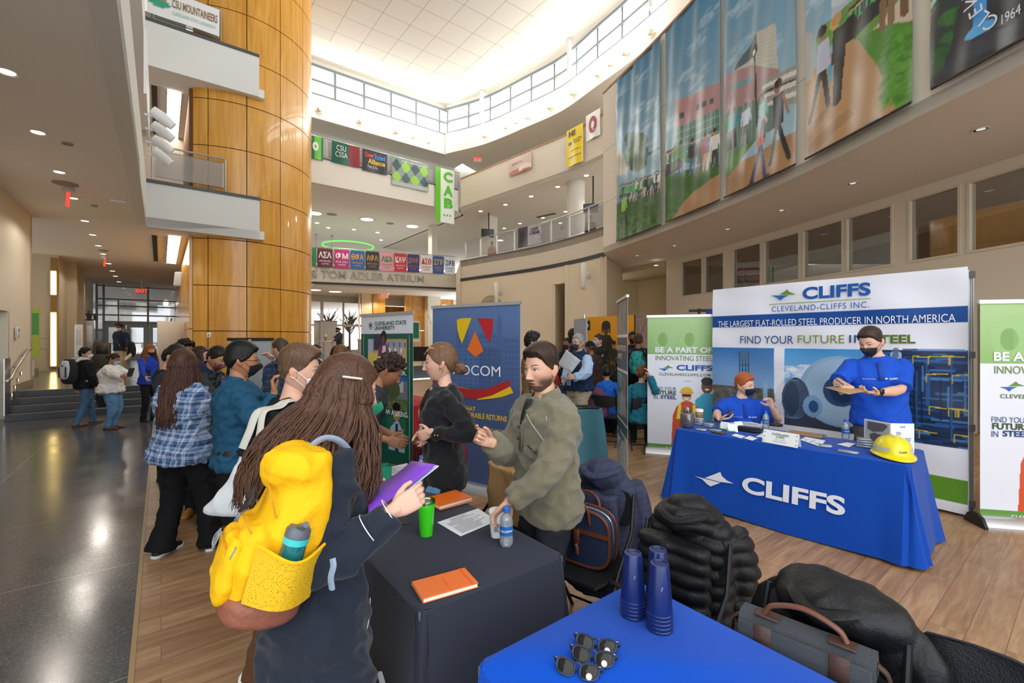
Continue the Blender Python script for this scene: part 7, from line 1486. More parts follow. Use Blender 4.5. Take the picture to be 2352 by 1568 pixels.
def g3(cv,q):
 sky(cv,3);P=lambda*a:[q(*p)for p in a]
 cv.poly(P((1672,395),(1837,300),(1837,470),(1672,470)),'a27a50');cv.poly(P((1672,345),(1745,320),(1690,400),(1672,410)),'4a7c34')
 cv.poly(P((1700,155),(1750,75),(1792,55),(1797,160),(1700,175)),'b7b4a8');cv.poly(P((1696,160),(1747,76),(1750,120),(1700,165)),'4f5f68')
 for k in range(9):cv.poly(P((1751,82+k*9),(1795,60+k*11),(1795,61.5+k*11),(1751,83.5+k*9)),'9a978c',.6)
 cv.poly(P((1672,175),(1735,150),(1800,160),(1800,215),(1672,260)),'a07d80');cv.poly(P((1672,262),(1800,205),(1800,290),(1672,360)),'5a7a72')
 for k in range(12):cv.poly(P((1674+k*10,262-k*5),(1675.5+k*10,261-k*5),(1675.5+k*10,345-k*4),(1674+k*10,346-k*4)),'8fa898',.7)
 for a,b in((1684,200),(1700,192),(1713,186),(1728,178)):cv.poly(P((a,b),(a+10,b-4),(a+10,b+8),(a,b+12)),'4a9aa0')
 cv.poly(P((1755,190),(1837,150),(1837,240),(1755,240)),'8f8c84');cv.poly(P((1755,215),(1837,180),(1837,195),(1755,228)),'3a3f44')
 for k in range(3):cv.poly(P((1760,200+k*22),(1837,160+k*24),(1837,172+k*24),(1760,208+k*22)),'d9d6cc',.8)
 cv.line(*q(1743,125),*q(1746,290),.05,'1c2226');cv.ell(*q(1742,118),.09,.13,'20262a');cv.ell(*q(1741,122),.05,.06,'cfd8dc');cv.line(*q(1688,225),*q(1688,300),.04,'23282c')
 x,z=q(1754,415);fg=Sc(cv,x,z,.76);fg.line(x,z+1.0,x-.35,z+.02,.13,'30366e');fg.line(x+.05,z+1.0,x+.2,z,.13,'30366e');fg.poly([(x-.15,z+.95),(x+.22,z+.95),(x+.2,z+1.4),(x-.12,z+1.4)],'c23a34');fg.poly([(x-.13,z+1.35),(x+.2,z+1.35),(x+.18,z+2.0),(x-.08,z+2.0)],'9aa0ac');fg.ell(x+.03,z+2.17,.12,.17,'2a1c1a');fg.ell(x-.02,z+2.0,.12,.3,'3a2622');fg.line(x+.1,z+1.85,x+.3,z+1.5,.08,'c9a088');fg.line(x-.45,z,x-.28,z+.05,.07,'22262c');fg.line(x+.1,z-.02,x+.34,z+.05,.07,'22262c')
 x,z=q(1796,378);fg=Sc(cv,x,z,.76);fg.line(x,z+1.05,x-.25,z+.1,.13,'23282e');fg.line(x+.05,z+1.05,x+.35,z+.05,.13,'23282e');fg.poly([(x-.16,z+1.0),(x+.2,z+1.0),(x+.22,z+1.8),(x-.14,z+1.8)],'2c3440');fg.ell(x,z+2.0,.11,.16,'8a5f48');fg.ell(x+.02,z+2.1,.12,.12,'1c1614');fg.line(x+.2,z+1.7,x+.34,z+1.2,.08,'a5765a')
 for px,c in((1684,'2f8f5c'),(1696,'2a8aa0'),(1722,'b9c4d6'),(1762,'6ab0a8')):xx,zz=q(px,345-(px-1684)*.3);cv.person(xx,zz,.95,c,'262a30',step=.05,back=True)
def g4(cv,q):
 sky(cv,4);P=lambda*a:[q(*p)for p in a]
 cv.poly(P((1861,180),(2108,-60),(2108,275),(1861,385)),'b08a60');cv.poly(P((1981,90),(2108,20),(2108,265),(2083,272),(2030,150)),'47802a');cv.poly(P((1950,95),(2108,-40),(2108,25),(1981,92)),'5f8a3c');cv.poly(P((2020,70),(2108,-30),(2108,48),(2040,60)),'c2b09c')
 cv.speck(q(2090,265)[1],q(2090,60)[1],['528c32','3a7022','609a3c'],140,3,(.04,.1),q(2040,150)[0],cv.w)
 cv.poly(P((1922,20),(1965,0),(1965,-60),(1922,-60)),'b9c2cc');cv.poly(P((1922,60),(1960,30),(1960,0),(1922,22)),'a4b0bc')
 r=random.Random(13)
 for k in range(110):u=r.uniform(0,90);x,z=q(1900+u,100-u*.9+r.uniform(-22,12));cv.ell(x,z,.13,.11,r.choice(['5c8c34','4a7a2c','6c9a40']),.8)
 cv.poly(P((1861,75),(1878,78),(1878,180),(1861,190)),'a9a8a4')
 for k in range(16):r=random.Random(k+4);x,z=q(1965+k*5,95-k*4.5);cv.person(x,z,.55,r.choice(['3aa05a','2a3440','4cae5a']),'23262c')
 x,z=q(1882,283);fg=Sc(cv,x,z,.76);fg.line(x+.25,z+1.1,x-.15,z+.1,.14,'23282e');fg.line(x+.3,z+1.1,x+.42,z+.22,.14,'23282e');fg.poly([(x+.1,z+1.05),(x+.48,z+1.05),(x+.44,z+1.75),(x+.12,z+1.7)],'b3b6cc');fg.ell(x+.24,z+1.9,.11,.16,'8a6a54');fg.ell(x+.27,z+1.97,.13,.13,'201c20');fg.poly([(x+.42,z+.7),(x+.55,z+.7),(x+.56,z+1.1),(x+.44,z+1.1)],'4a9ab8')
 x,z=q(1936,240);fg=Sc(cv,x,z,.76);fg.line(x,z+1.0,x-.04,z+.06,.17,'20242a');fg.line(x+.12,z+1.0,x+.02,z+.1,.16,'20242a');fg.poly([(x-.18,z+.95),(x+.2,z+.95),(x+.2,z+1.65),(x-.12,z+1.7)],'1d2128');fg.ell(x+.32,z+1.45,.2,.26,'15181d');fg.ell(x-.08,z+1.85,.12,.16,'c9986c');fg.ell(x-.04,z+1.9,.13,.14,'b98a4c')
 for px in(2012,):x,z=q(px,30);cv.line(x,z,x,z+.9,.04,'22282c')
 x,z=q(2048,60);cv.line(x-.05,z,x-.02,z+.6,.11,'7a5c40');cv.line(x+.1,z,x+.08,z+.6,.11,'7a5c40');x,z=q(2092,28);cv.line(x,z,x,z+.6,.12,'6a5038')
 cv.poly(P((1995,292),(2024,270),(2027,280),(1998,302)),'77807a');cv.poly(P((1862,340),(1960,250),(1975,262),(1870,360)),'8a6a48',.5);cv.poly(P((1880,283),(1920,235),(1925,240),(1885,300)),'8a6a48',.6)
def g5(cv,q):
 cv.grad(0,cv.h,'33353c','2c4f2c');P=lambda*a:[q(*p)for p in a];cv.speck(q(2180,150)[1],cv.h,['2c5a2a','1f4420','3a6a34'],160,3,(.05,.12),0,q(2235,100)[0]);cv.poly(P((2235,-100),(2420,-200),(2420,150),(2156,228),(2200,120)),'2f3138');cv.cloud(*q(2260,150),.7,.3,'4a4c54',3,20,.2)
 x,z=q(2262,100);cv.line(x,z+1.2,x+.02,z+.25,.14,'4a94d0');cv.line(x+.2,z+1.3,x+.2,z+.55,.14,'3a7cc0');cv.ell(x+.02,z+.15,.16,.07,'5aa8dc');cv.ell(x+.3,z+.52,.2,.07,'5aa8dc');cv.line(x-.1,z+1.15,x-.55,z+.85,.07,'8fc4c0');cv.poly([(x-.1,z+1.1),(x+.2,z+1.1),(x+.2,z+1.6),(x-.1,z+1.6)],'6a4a90')
def t5(pl,t):
 c0=pl.l(2345,-35)
 for ch,px,py in(('C',2303,50),('L',2284,42),('E',2268,27),('V',2257,9),('E',2252,-10)):
  x,z=pl.l(px,py);a=math.atan2(z-c0[1],x-c0[0]);text('lettering',ch,.22,M('d9dbe0',.6),t,(x,-.045,z),rot=(0,-(a-math.pi/2),0))
 fit('1964',pl,2327,2372,22,45,M('d9dbe0',.6),t,-.045)
giant(1421,1524,'giant photo banner of a lawn crowd and tree, the farthest on the curved wall',g1,seed=1)
giant(1535,1661,'giant photo banner of a pink building with people on grass',g2_,seed=2)
giant(1672,1837,'giant photo banner of a woman in blue leggings striding past a lamp post',g3,seed=3)
giant(1861,2108,'giant photo banner of two students on a long path beside grass',g4,seed=4,z1=10.38)
giant(2156,2440,'dark giant banner with round white lettering at the upper right corner',g5,z0=5.03,seed=5,texts=t5)
# ================= TABLES, CHAIRS, PROPS =================
U2=Vector((UX,UY));V2=Vector((VX,VY));TZ=.75
def cloth(label,A,B,C,D,mat,z=TZ,flare=.07,fold=.02,seed=0,drop=.02,front=None,nf=9,rad=.03,wr=.0):
 """floor-length tablecloth; A..D tabletop corners (near-left, near-right, far-right, far-left)"""
 P=[Vector(p[:2])for p in(A,B,C,D)];c0=sum(P,Vector((0,0)))/4;t=thing('draped_table',label,'table',(c0.x,c0.y,0))
 path=[];r_=random.Random(seed)
 for i in range(4):
  p,q=P[i],P[(i+1)%4];o=P[i-1];e1=(q-p).normalized();e0=(o-p).normalized();L=(q-p).length
  for k in range(5):
   a=k/4;path.append((p+e0*rad*(1-a)**2+e1*rad*a**2,(-(e0*(1-a)+e1*a)).normalized(),1.0))
  n=int(L/.03)
  nrm=Vector((e1.y,-e1.x));
  if nrm.dot(p-c0)<0:nrm=-nrm
  for k in range(1,n):path.append((p+e1*(L*k/n),nrm,0.0+max(0,1-min(k,n-k)*.03/.16)))
 N_=len(path);rings=[];zs=[z,z-.004,z-.015,z-.04,z-.1,z-.2,z-.32,z-.45,z-.58,z-.68,drop]
 for j,zz in enumerate(zs):
  f=(z-zz)/z;row=[]
  for i,(p,nrm,cn)in enumerate(path):
   s_=i*.03;w_=math.sin(s_*nf+seed)*.6+math.sin(s_*nf*1.9+seed*2+f*1.5)*.4+.6*noise.noise(Vector((s_*2,f*2,seed)))
   o=-.006*(j==0)+flare*f**1.1*(1+cn*.8)+fold*f*w_*(1+cn*1.5)
   if front is not None and i<front[0]*N_:pass
   row.append((p.x+nrm.x*o-c0.x,p.y+nrm.y*o-c0.y,max(.004,zz+(.012*math.sin(s_*3+seed)if j==len(zs)-1 else 0))))
  rings.append(row)
 m=MB();m.rings(rings,True,True,False);m.add([(p[0]*1,p[1]*1,p[2])for p in rings[0]],[])
 o=m.build('tablecloth',mat,t,ang=50)
 m=MB();m.prism([((p-c0)*.985)for p in P],z-.035,z-.006);m.build('tabletop',M('6b6b6b',.6),t)
 for p in P:
  q=(p-c0)*.86;m=MB();m.tube([(q.x,q.y,0),(q.x,q.y,z-.035)],.014,8);m.build('leg',M('55585c',.4,.6),t)
 return t,c0
NEARL=Vector((-.32,1.575));NEARR=Vector((.237,2.0));CLB2=M('2b2f3c',.75,0,.3,.12,500,(1,1,1),.1)
tb1,c1=cloth('long table under a dark navy floor-length cloth in the foreground',NEARL,NEARR,NEARR+U2*1.9,NEARL+U2*1.9,CLB2,seed=2,flare=.05,fold=.018,rad=.05)
pln=PL(NEARL+U2*1.9,NEARL);lg=MB();off_=lambda z:-.012-.05*((TZ-z)/TZ)**1.1-.02
def zig(px,py):a,z=pln.l(px,py);return(a,off_(z),z)
lgt=bpy.data.objects.new('tmp',None)
q0=pln.L-c1
def tolocal(a,y,z):d=pln.d;return(q0.x+d.x*a-d.y*-1*y*-1,q0.y+d.y*a+d.x*y*1,z)
pk=[(868,1568),(868,1512),(872,1490),(880,1520),(892,1568)],[(884,1568),(900,1540),(906,1534),(914,1568)]
m=MB()
for zg in([(866,1500),(872,1488),(889,1540),(905,1533),(915,1562)],):
 pts=[]
 for(x,y)in zg:a,z=pln.l(x,y);z=max(.2,z);n_=Vector((pln.d.y,-pln.d.x));P_=pln.L+pln.d*a+n_*(.035+.05*((TZ-z)/TZ));pts.append((P_.x-c1.x,P_.y-c1.y,z))
 m.tube(pts,.011,6)
m.build('cloth_logo',M('c9cbd2',.7),tb1)
BC=Vector((.49,1.80));BLUEC=M('004fc4',.8,0,.12,.1,500,(1,1,1),.1)
tb2,c2=cloth('long table under a bright blue cloth in the near right foreground',BC-V2*.76-U2*1.83,BC-U2*1.83,BC,BC-V2*.76,BLUEC,seed=5,flare=.05,fold=.015,rad=.05)
FL,FR=Vector((1.73,4.84)),Vector((2.99,3.42));du=(FR-FL).normalized();dv=Vector((-du.y,du.x));dv=dv if dv.y>0 else-dv
tb3,c3=cloth('sponsor table under a royal blue cloth printed CLIFFS',FL,FR,FR+dv*.74,FL+dv*.74,M('0b46a8',.8,0,.15,.12,400,(1,1,1),.1),seed=1,flare=.09,fold=.008,rad=.04,nf=5)
plc=PL(FL,FR);fr_=thing('tmp','x','x');bpy.data.objects.remove(fr_)
hold=bpy.data.objects.new('front_print',None);link(hold,tb3);hold.location=(plc.L.x-c3.x,plc.L.y-c3.y,0);hold.rotation_euler=(0,0,plc.rz);bpy.data.objects.remove(hold)
def clothprint(o):
 me=o.data;d=plc.d;n_=Vector((d.y,-d.x))
 for v in me.vertices:
  a,z=v.co.x,v.co.z;s_=.13+a;f=(TZ-z)/TZ
  off=.09*f**1.1+.012+.010*f;P_=plc.L+d*a+n_*off;v.co=Vector((P_.x-c3.x,P_.y-c3.y,z))
 me.update();return o
clothprint(fit('CLIFFS',plc,1711,1946,1114,1153,M('dfe2ea',.6),tb3,bold=.035))
for pts in([(1626,1094),(1642,1088),(1660,1081),(1664,1090),(1676,1100),(1692,1107),(1660,1103)],[(1603,1090),(1662,1105),(1648,1110),(1640,1113),(1632,1108),(1620,1097)]):
 m=MB();m.flat([plc.l(*p)for p in pts],0);clothprint(m.build('logo_mark',M('dfe2ea',.6),tb3,smooth=False))
RT=Vector((1.256,6.28));cloth('table under a teal cloth in front of the older man',RT-V2*.74,RT,RT+U2*1.8,RT-V2*.74+U2*1.8,M('4a8290',.8,bump=.1,bscale=300),seed=3,flare=.08,fold=.02)
Q=Vector((-2.75,4.15));cloth('black clothed table in the middle of the left crowd',Q,Q+V2*.74,Q+V2*.74+U2*1.7,Q+U2*1.7,M('1a1b1f',.8),seed=4)
Q=Vector((-1.55,6.4));cloth('red clothed table behind the green university banner',Q,Q+V2*.74,Q+V2*.74+U2*1.7,Q+U2*1.7,M('b01e26',.8),seed=6)
Q=Vector((1.9,8.3));cloth('dark blue clothed table at the army display',Q,Q+V2*.74,Q+V2*.74+U2*1.7,Q+U2*1.7,M('26355c',.8),seed=7)
def folding_chair(x,y,rz,label,group='black folding chairs',mat=None):
 t=thing('folding_chair',label,'chair',(x,y,0),rz,group);fm=M('26272a',.4,.5);pm=mat or M('1f2022',.45)
 m=MB();m.rings([[(sx,y_,z)for sx,y_,z in ring]for ring in[]]or[[(-.19+.0,-.19,.435),(.19,-.19,.435),(.19,-.19,.452),(-.19,-.19,.452)],[(-.205,-.1,.430),(.205,-.1,.430),(.205,-.1,.450),(-.205,-.1,.450)],[(-.20,.12,.425),(.20,.12,.425),(.20,.12,.445),(-.20,.12,.445)],[(-.17,.2,.43),(.17,.2,.43),(.17,.2,.445),(-.17,.2,.445)]],True,True,True);m.build('seat',pm,t)
 m=MB();rows=[]
 for z,hw in((.62,.17),(.635,.19),(.70,.205),(.77,.20),(.80,.17),(.81,.12)):
  yb=.235+(z-.62)*.25;rows.append([(hw*u,yb+.035*(1-u*u)-(.0 if k==0 else.014),z)for k in(0,1)for u in((-1,-.6,0,.6,1)if k==0 else(1,.6,0,-.6,-1))])
 m.rings(rows,True,True,True);m.build('backrest',pm,t)
 for s_ in(-1,1):
  m=MB();m.tube([(s_*.215,-.24,.0),(s_*.215,.02,.42),(s_*.212,.215,.60),(s_*.205,.265,.80)],.0115,8);m.build('front_leg',fm,t)
  m=MB();m.tube([(s_*.225,.30,.0),(s_*.225,.10,.33),(s_*.222,-.06,.44)],.0115,8);m.build('rear_leg',fm,t)
 m=MB();m.tube([(-.22,.26,.08),(.22,.26,.08)],.008,6);m.tube([(-.215,-.2,.07),(.215,-.2,.07)],.008,6);m.build('stretcher',fm,t)
 return t
def drape(x,y,rz,label,name,mat,w_=.50,zt=.98,zb=.30,th=.09,puff=0,seed=0,sleeves=True,wr=.014,lean=.25,cat='coat',group=None,y0=.27,top=.08):
 """a coat hung over a chair back; local +y is behind the chair"""
 t=thing(name,label,cat,(x,y,0),rz,group);m=MB();r_=random.Random(seed)
 rings=[]
 for i in range(12):
  f=i/11;z=zt-(zt-zb)*f;hw=w_/2*(.52+.48*min(1,f*5)**.6)*(1+.10*f);d=th*(.6+.5*min(1,f*4));yy=y0+(z-.6)*lean*.8+.05*f
  rings.append(sellipse(Vector((0,yy,z)),Vector((1,0,0)),Vector((0,1,0)),hw,d,26,.75))
 m.rings(rings,True,True,True)
 m.rings([sellipse(Vector((0,y0-.13,z)),Vector((1,0,0)),Vector((0,1,0)),w_*.44,.05,20,.8)for z in(zt-.12,zt-.3,.50)],True,True,True)
 m.ball((0,y0+.02,zt-.04),(w_*.36,.13,.09),20,10)
 if sleeves:
  for s_ in(-1,1):m.tube(catmull([(s_*w_*.40,y0+.10,zt-.10),(s_*w_*.50,y0+.13,zt-.25),(s_*w_*.52,y0+.13,(zt+zb)/2-.05),(s_*w_*.47,y0+.12,zb+.02)],4),[.075,.08,.08,.078,.075,.072,.070,.066,.062,.06,.056,.052,.05],14)
 vs,fs=fuse(m,.010,4);B=MB();B.add(vs,fs);o=B.build('coat_body',mat,t,ang=180);me=o.data;nr=[v.normal.copy()for v in me.vertices]
 for v,n_ in zip(me.vertices,nr):
  c=v.co;q=noise.noise(Vector((c.x*6+seed,c.y*6,c.z*3.5)));q2=noise.noise(Vector((c.x*14+seed,c.y*14,c.z*9)));dsp=(.4-abs(q)*2)*wr*1.4+q2*wr*.6
  if puff:dsp+=puff*(abs(math.sin((c.z+.05*abs(c.x)+.02*q)*math.pi/.062))**.5-.6)
  v.co=c+n_*dsp
 me.update();m=MB();m.tube(catmull([(-.10,y0+.02,zt+.0),(-.08,y0-.08,zt-.01),(0,y0-.12,zt-.03),(.08,y0-.08,zt-.01),(.10,y0+.02,zt+.0),(.0,y0+.07,zt+.02),(-.10,y0+.02,zt+.0)],4),.028,10,flatten=.6);m.build('collar',mat,t)
 return t
rzc=math.atan2(UX*-1,UY)*-1
RZT=math.atan2(-VX,VY)*1.0
RZT=math.atan2(-VX,VY)
def chair_at(px,py,z,Y,label,rz=RZT,**k):p=at(px,py,Y);return folding_chair(p.x,p.y,rz,label,**k),p
ch,p=chair_at(1122,1100,0,2.95,'black folding chair under the camel coat');drape(p.x,p.y,RZT,'camel brown wool coat hung over a chair behind the fleece man','hung_coat',M('b98f5c',.9,bump=.3,bscale=200),w_=.44,zt=.97,zb=.35,seed=2)
ch,p=chair_at(1332,1200,0,2.55,'black folding chair under the navy checked coat',RZT+.25)
CHK=mat_plaid([(0,'2e3650'),(.44,'343c58'),(.5,'4a3a54'),(.54,'262c42'),(.92,'3a4a5e'),(.97,'262c42')],26,'dark_check')
drape(p.x+.0,p.y+.02,RZT+.25,'navy checked wool coat hung over a chair right of the fleece man','hung_coat',CHK,w_=.38,zt=.92,zb=.18,seed=4,wr=.011,th=.08)
PUF=M('17171a',.5,0,.3,.25,90,(1,1,1))
ch,p=chair_at(1505,1330,0,1.98,'black folding chair with plastic seat under the puffer jacket',RZT+.05)
drape(p.x-.0,p.y+.0,RZT+.05,'black quilted puffer jacket hung over a chair beside the stacked cups','puffer_jacket',PUF,w_=.38,zt=.905,zb=.36,puff=.022,seed=6,th=.085,wr=.008,cat='jacket')
ch,p=chair_at(1800,1480,0,1.38,'black folding chair under the black coat in the lower right',RZT-.1)
p=at(1860,1480,1.36);drape(0.84,1.38,RZT-.12,'black padded coat hung over a chair behind the grey messenger bag','hung_coat',M('101113',.5,0,.4,.25,80),w_=.58,zt=.855,zb=.3,seed=9,th=.06,sleeves=False,wr=.016)
ch.location=(.84,1.38,0)
p=at(2262,1568,1.13);folding_chair(1.12,1.12,RZT-.15,'black plastic folding chair back at the lower right corner',mat=M('17181a',.35,bump=.2,bscale=200)).scale=(1,1,1)
p=at(1336,1200,2.56);t=thing('laptop_bag','navy bag with brown leather edges and handles standing on a chair','bag',(p.x-.0,p.y,.455),RZT+.25);LB=M('23304a',.6);LE=M('6e3820',.45,bump=.2)
m=MB();m.rings([sellipse(Vector((0,y_,.155)),Vector((1,0,0)),Vector((0,0,1)),.19,.15,28,.55)for y_ in(-.045,.045)],True,True,True);m.build('bag_body',LB,t,ang=60)
for y_ in(-.048,.048):m=MB();q=sellipse(Vector((0,y_,.155)),Vector((1,0,0)),Vector((0,0,1)),.192,.152,40,.55);m.tube(q+[q[0]],.0075,6);m.build('leather_edge',LE,t)
m=MB();q=sellipse(Vector((0,0,.155)),Vector((1,0,0)),Vector((0,0,1)),.194,.154,40,.55);m.tube(q[0:21],.005,6);m.build('zip',M('b8bcc0',.3,.8),t)
for y_ in(-.055,.055):m=MB();m.tube(catmull([(-.08,y_,.24),(-.07,y_*1.3,.33),(0,y_*1.5,.37),(.07,y_*1.3,.33),(.08,y_,.24)],4),.008,8);m.build('handle',LE,t)
m=MB();m.box(-.19,.19,-.058,-.047,.18,.20);m.box(-.02,.02,-.07,-.055,.12,.2,.004);m.build('front_strap',LE,t);m=MB();m.tube([(.0,-.066,.12),(.01,-.07,.10),(.012,-.07,.07)],.012,8);m.build('luggage_tag',LE,t)
p=at(1850,1530,1.27);t=thing('messenger_bag','dark grey canvas messenger bag with brown leather handle leaning on a chair','bag',(p.x+.0,p.y-.02,.5),RZT-.22+math.pi*0);GB=M('43464b',.9,bump=.5,bscale=300);BL=M('4d352a',.5,bump=.2)
a=at(1705,1397,1.55);b=at(2015,1517,1.30);dd=Vector((b.x-a.x,b.y-a.y));zt_=a.z;t.location=((a.x+b.x)/2,(a.y+b.y)/2,0);t.scale=(1,1,.94);t.rotation_euler=(0,0,math.atan2(dd.y,dd.x));hw=dd.length/2
m=MB();m.rings([[(x,y_,z)for y_,z in((-.05,.46),(-.058,.6),(-.052,.80),(-.02,.845),(.03,.845),(.045,.80),(.05,.6),(.045,.46))]for x in(-hw,-hw*.95,0,hw*.95,hw)],True,True,True);m.build('bag_body',GB,t,ang=60)
m=MB();m.box(-hw*.97,hw*.97,-.068,-.058,.5,.83,.004);m.build('flap',GB,t,ang=50)
for s_ in(-1,1):m=MB();m.box(s_*.10-.035 if s_>0 else-.135,s_*.10+.035 if s_>0 else-.065,-.03,.02,.846,.852,.002);m.box(.075 if s_>0 else-.125,.125 if s_>0 else-.075,-.072,-.067,.72,.84,.002);m.build('leather_patch',BL,t)
m=MB();m.tube(catmull([(-.11,0,.852),(-.085,0,.885),(0,0,.91),(.085,0,.885),(.11,0,.852)],5),.012,10,flatten=.7);m.build('handle',M('6b4230',.4),t)
for s_ in(-1,1):m=MB();m.tube(catmull([(s_*hw,0,.82),(s_*(hw+.03),0,.78),(s_*(hw+.035),.02,.6),(s_*(hw+.0),.02,.47)],4),.013,6,flatten=.4);m.build('shoulder_strap',BL,t)
# ================= small items =================
def bottle(p,label,h=.19,filled=True,group=None,k=1.0,lab='AQUAFINA',rz=0):
 t=thing('water_bottle',label,'bottle',p,rz,group);r=.031*k;PET=mat_plastic('pet_plastic','f2f7fa',.2,.1)if 'PET' not in globals()else globals()['PET'];globals()['PET']=PET
 prof=[(r*.35,.008),(r*.75,.0),(r*.98,.012),(r,.03),(r*.96,.05),(r,.055),(r,.105),(r*.95,.11),(r*.97,.12),(r*.8,.145),(r*.45,h-.025),(r*.42,h-.016)]
 prof=[(a,b*h/.19)for a,b in prof];lathe_obj('bottle_body',prof,PET,t,24,cap0=True,cap1=True)
 lathe_obj('label',[(r*1.01,.057*h/.19),(r*1.01,.103*h/.19)],M('1763ad',.4),t,24,cap0=False,cap1=False)
 if r>.029:text('lettering',lab,.0135*k,WHITE,t,(0,-r*1.0-.0012,.08*h/.19),bold=.01,curve=lambda co:Vector((r*1.02*math.sin(co.x/r),r-r*1.02*math.cos(co.x/r),co.z)),rot=(0,0,-rz))
 lathe_obj('cap',[(r*.46,h-.022),(r*.48,h-.02),(r*.48,h-.002),(r*.42,h)],M('1d6fd6',.4),t,20)
 return t
bottle(atz(1163,1252,TZ+.001),'small water bottle with blue cap and label beside the white cup',.178)
bottle(atz(968,1118,TZ+.001),'nearly empty clear bottle with blue cap behind the purple folder',.20)
bottle(atz(1759,984,TZ+.001),'small water bottle in front of the seated red haired man',.185);bottle(atz(1942,1008,TZ+.001),'small water bottle in front of the tall standing man',.185)
def G2(px,py):return atz(px,py,TZ+.001)
p=G2(979,1228);t=thing('tumbler','bright green insulated tumbler with clear lid on the dark table','tumbler',p);lathe_obj('tumbler_body',[(.030,0),(.031,.004),(.040,.13),(.042,.155),(.041,.158)],M('3fd31c',.25,coat=.5),t,32);lathe_obj('lid',[(.043,.155),(.044,.165),(.041,.172),(.036,.172),(.036,.166)],mat_glass('clear_lid','eef2ee',.1,.05),t,32);lathe_obj('steel_rim',[(.0405,.158),(.0405,.163)],STEEL,t,32,cap0=False,cap1=False);m=MB();m.tube([(-.015,0,.172),(0,0,.178),(.02,0,.176)],.004,6);m.build('slide_tab',M('dfe5df',.4),t)
def rect_px(c,dz=0):P=[atz(x,y,TZ+dz)for x,y in c];ctr=(P[0]+P[1]+P[2]+P[3])/4;d=(P[1]-P[0])+(P[2]-P[3]);L=d.length/2;W2=((P[3]-P[0]).length+(P[2]-P[1]).length)/2;return ctr,math.atan2(d.y,d.x),L,W2
def notebook(c,label,z=0,th=.018,rot=0):
 ctr,rz,L,Wd=rect_px(c,.02+z);t=thing('notebook',label,'notebook',(ctr.x,ctr.y,TZ+.002+z),rz+rot,'orange hard-cover notebooks');L,Wd=L/2,Wd/2;O=M('f0701c',.45)
 m=MB();m.box(-L,L,-Wd,Wd,0,.0025,.001);m.build('back_cover',O,t);m=MB();m.box(-L+.004,L-.004,-Wd+.003,Wd-.004,.0026,th-.0026);m.build('pages',M('f1ead6',.8),t);m=MB();m.box(-L,L,-Wd,Wd,th-.0025,th,.001);m.build('front_cover',O,t)
 m=MB();m.box(-L-.001,L+.001,Wd-.004,Wd,.0,th,.001);m.build('spine',O,t);m=MB();m.box(L-.026,L-.020,-Wd-.001,Wd,th,th+.0012);m.build('elastic_band',M('e0641a',.5),t);
 o=text('lettering','adcom',.022,M('d9621a',.4),t,(0,0,th+.0005),rot=(-math.pi/2,0,1.57));return t
notebook([(948,1335),(1068,1300),(1098,1340),(968,1374)],'orange notebook lying alone at the near end of the dark table')
notebook([(979,1142),(1052,1127),(1083,1144),(1005,1168)],'orange notebook at the bottom of the pair behind the green tumbler',0);notebook([(977,1140),(1052,1125),(1081,1141),(1003,1165)],'orange notebook on top of the pair behind the green tumbler',.0185,rot=.04)
def paper(c,label,name='paper_sheet',col='eceef2',lines=True,z=.001,cat='paper',tag_=None,tcol='55585e',seed=0,flip=0):
 P=[atz(x,y,TZ+z)for x,y in c];ctr=sum(P,Vector())/4;t=thing(name,label,cat,(ctr.x,ctr.y,TZ+z+.001));m=MB();L=[Vector((p.x-ctr.x,p.y-ctr.y))for p in P]
 m.rings([[(p.x,p.y,0)for p in L],[(p.x,p.y,.0012)for p in L]],True,True,True);m.build('sheet',M(col,.7),t,smooth=False)
 if lines:
  r_=random.Random(seed);m=MB();o,ex,ey=L[0],L[1]-L[0],L[3]-L[0]
  for k in range(16):
   v=.1+.052*k;
   if r_.random()<.15:continue
   a0_,a1_=.1+(.15 if r_.random()<.3 else 0),r_.uniform(.5,.92)
   q=[o+ex*a0_+ey*v,o+ex*a1_+ey*v,o+ex*a1_+ey*(v+.018),o+ex*a0_+ey*(v+.018)];m.add([(p.x,p.y,.0016)for p in q],[(0,1,2,3)])
  m.build('printed_lines',M(tcol,.8),t,smooth=False)
 return t
paper([(1058,1232),(1142,1196),(1098,1168),(1004,1200)][::1],'white resume sheet on the dark table beside the green tumbler',name='resume')
paper([(868,1078),(935,1064),(946,1082),(872,1099)],'white printed brochures with an orange stripe behind the purple folder',name='brochure',seed=3);paper([(850,1118),(905,1100),(915,1122),(858,1142)],'papers with yellow marks half under the purple folder',name='brochure',col='e6e0cc',tcol='c9a83c',seed=4)
m=MB();P=[atz(*q_,TZ+.002)for q_ in((915,1185),(930,1180),(943,1203),(920,1205))];m.rings([[(p.x,p.y,TZ+.002)for p in P],[(p.x,p.y,TZ+.004)for p in P]],True,True,True);tag(m.build('card',M('101116',.5),smooth=False),'black card lying on the dark table under the coat cuff','card')
p=G2(1141,1231);t=thing('paper_cup','white paper coffee cup held under the hand of the fleece man','cup',p);lathe_obj('cup_body',[(.027,0),(.028,.003),(.038,.118)],M('eeeef0',.6),t,28);lathe_obj('lid',[(.040,.117),(.041,.122),(.037,.130),(.03,.131)],M('f4f4f6',.4),t,28)
m=MB();[m.box(-.012,.012-.003*(k%3),-.0355,-.0345,.035+.006*k,.038+.006*k)for k in range(6)];m.build('printed_lines',M('777777'),t)
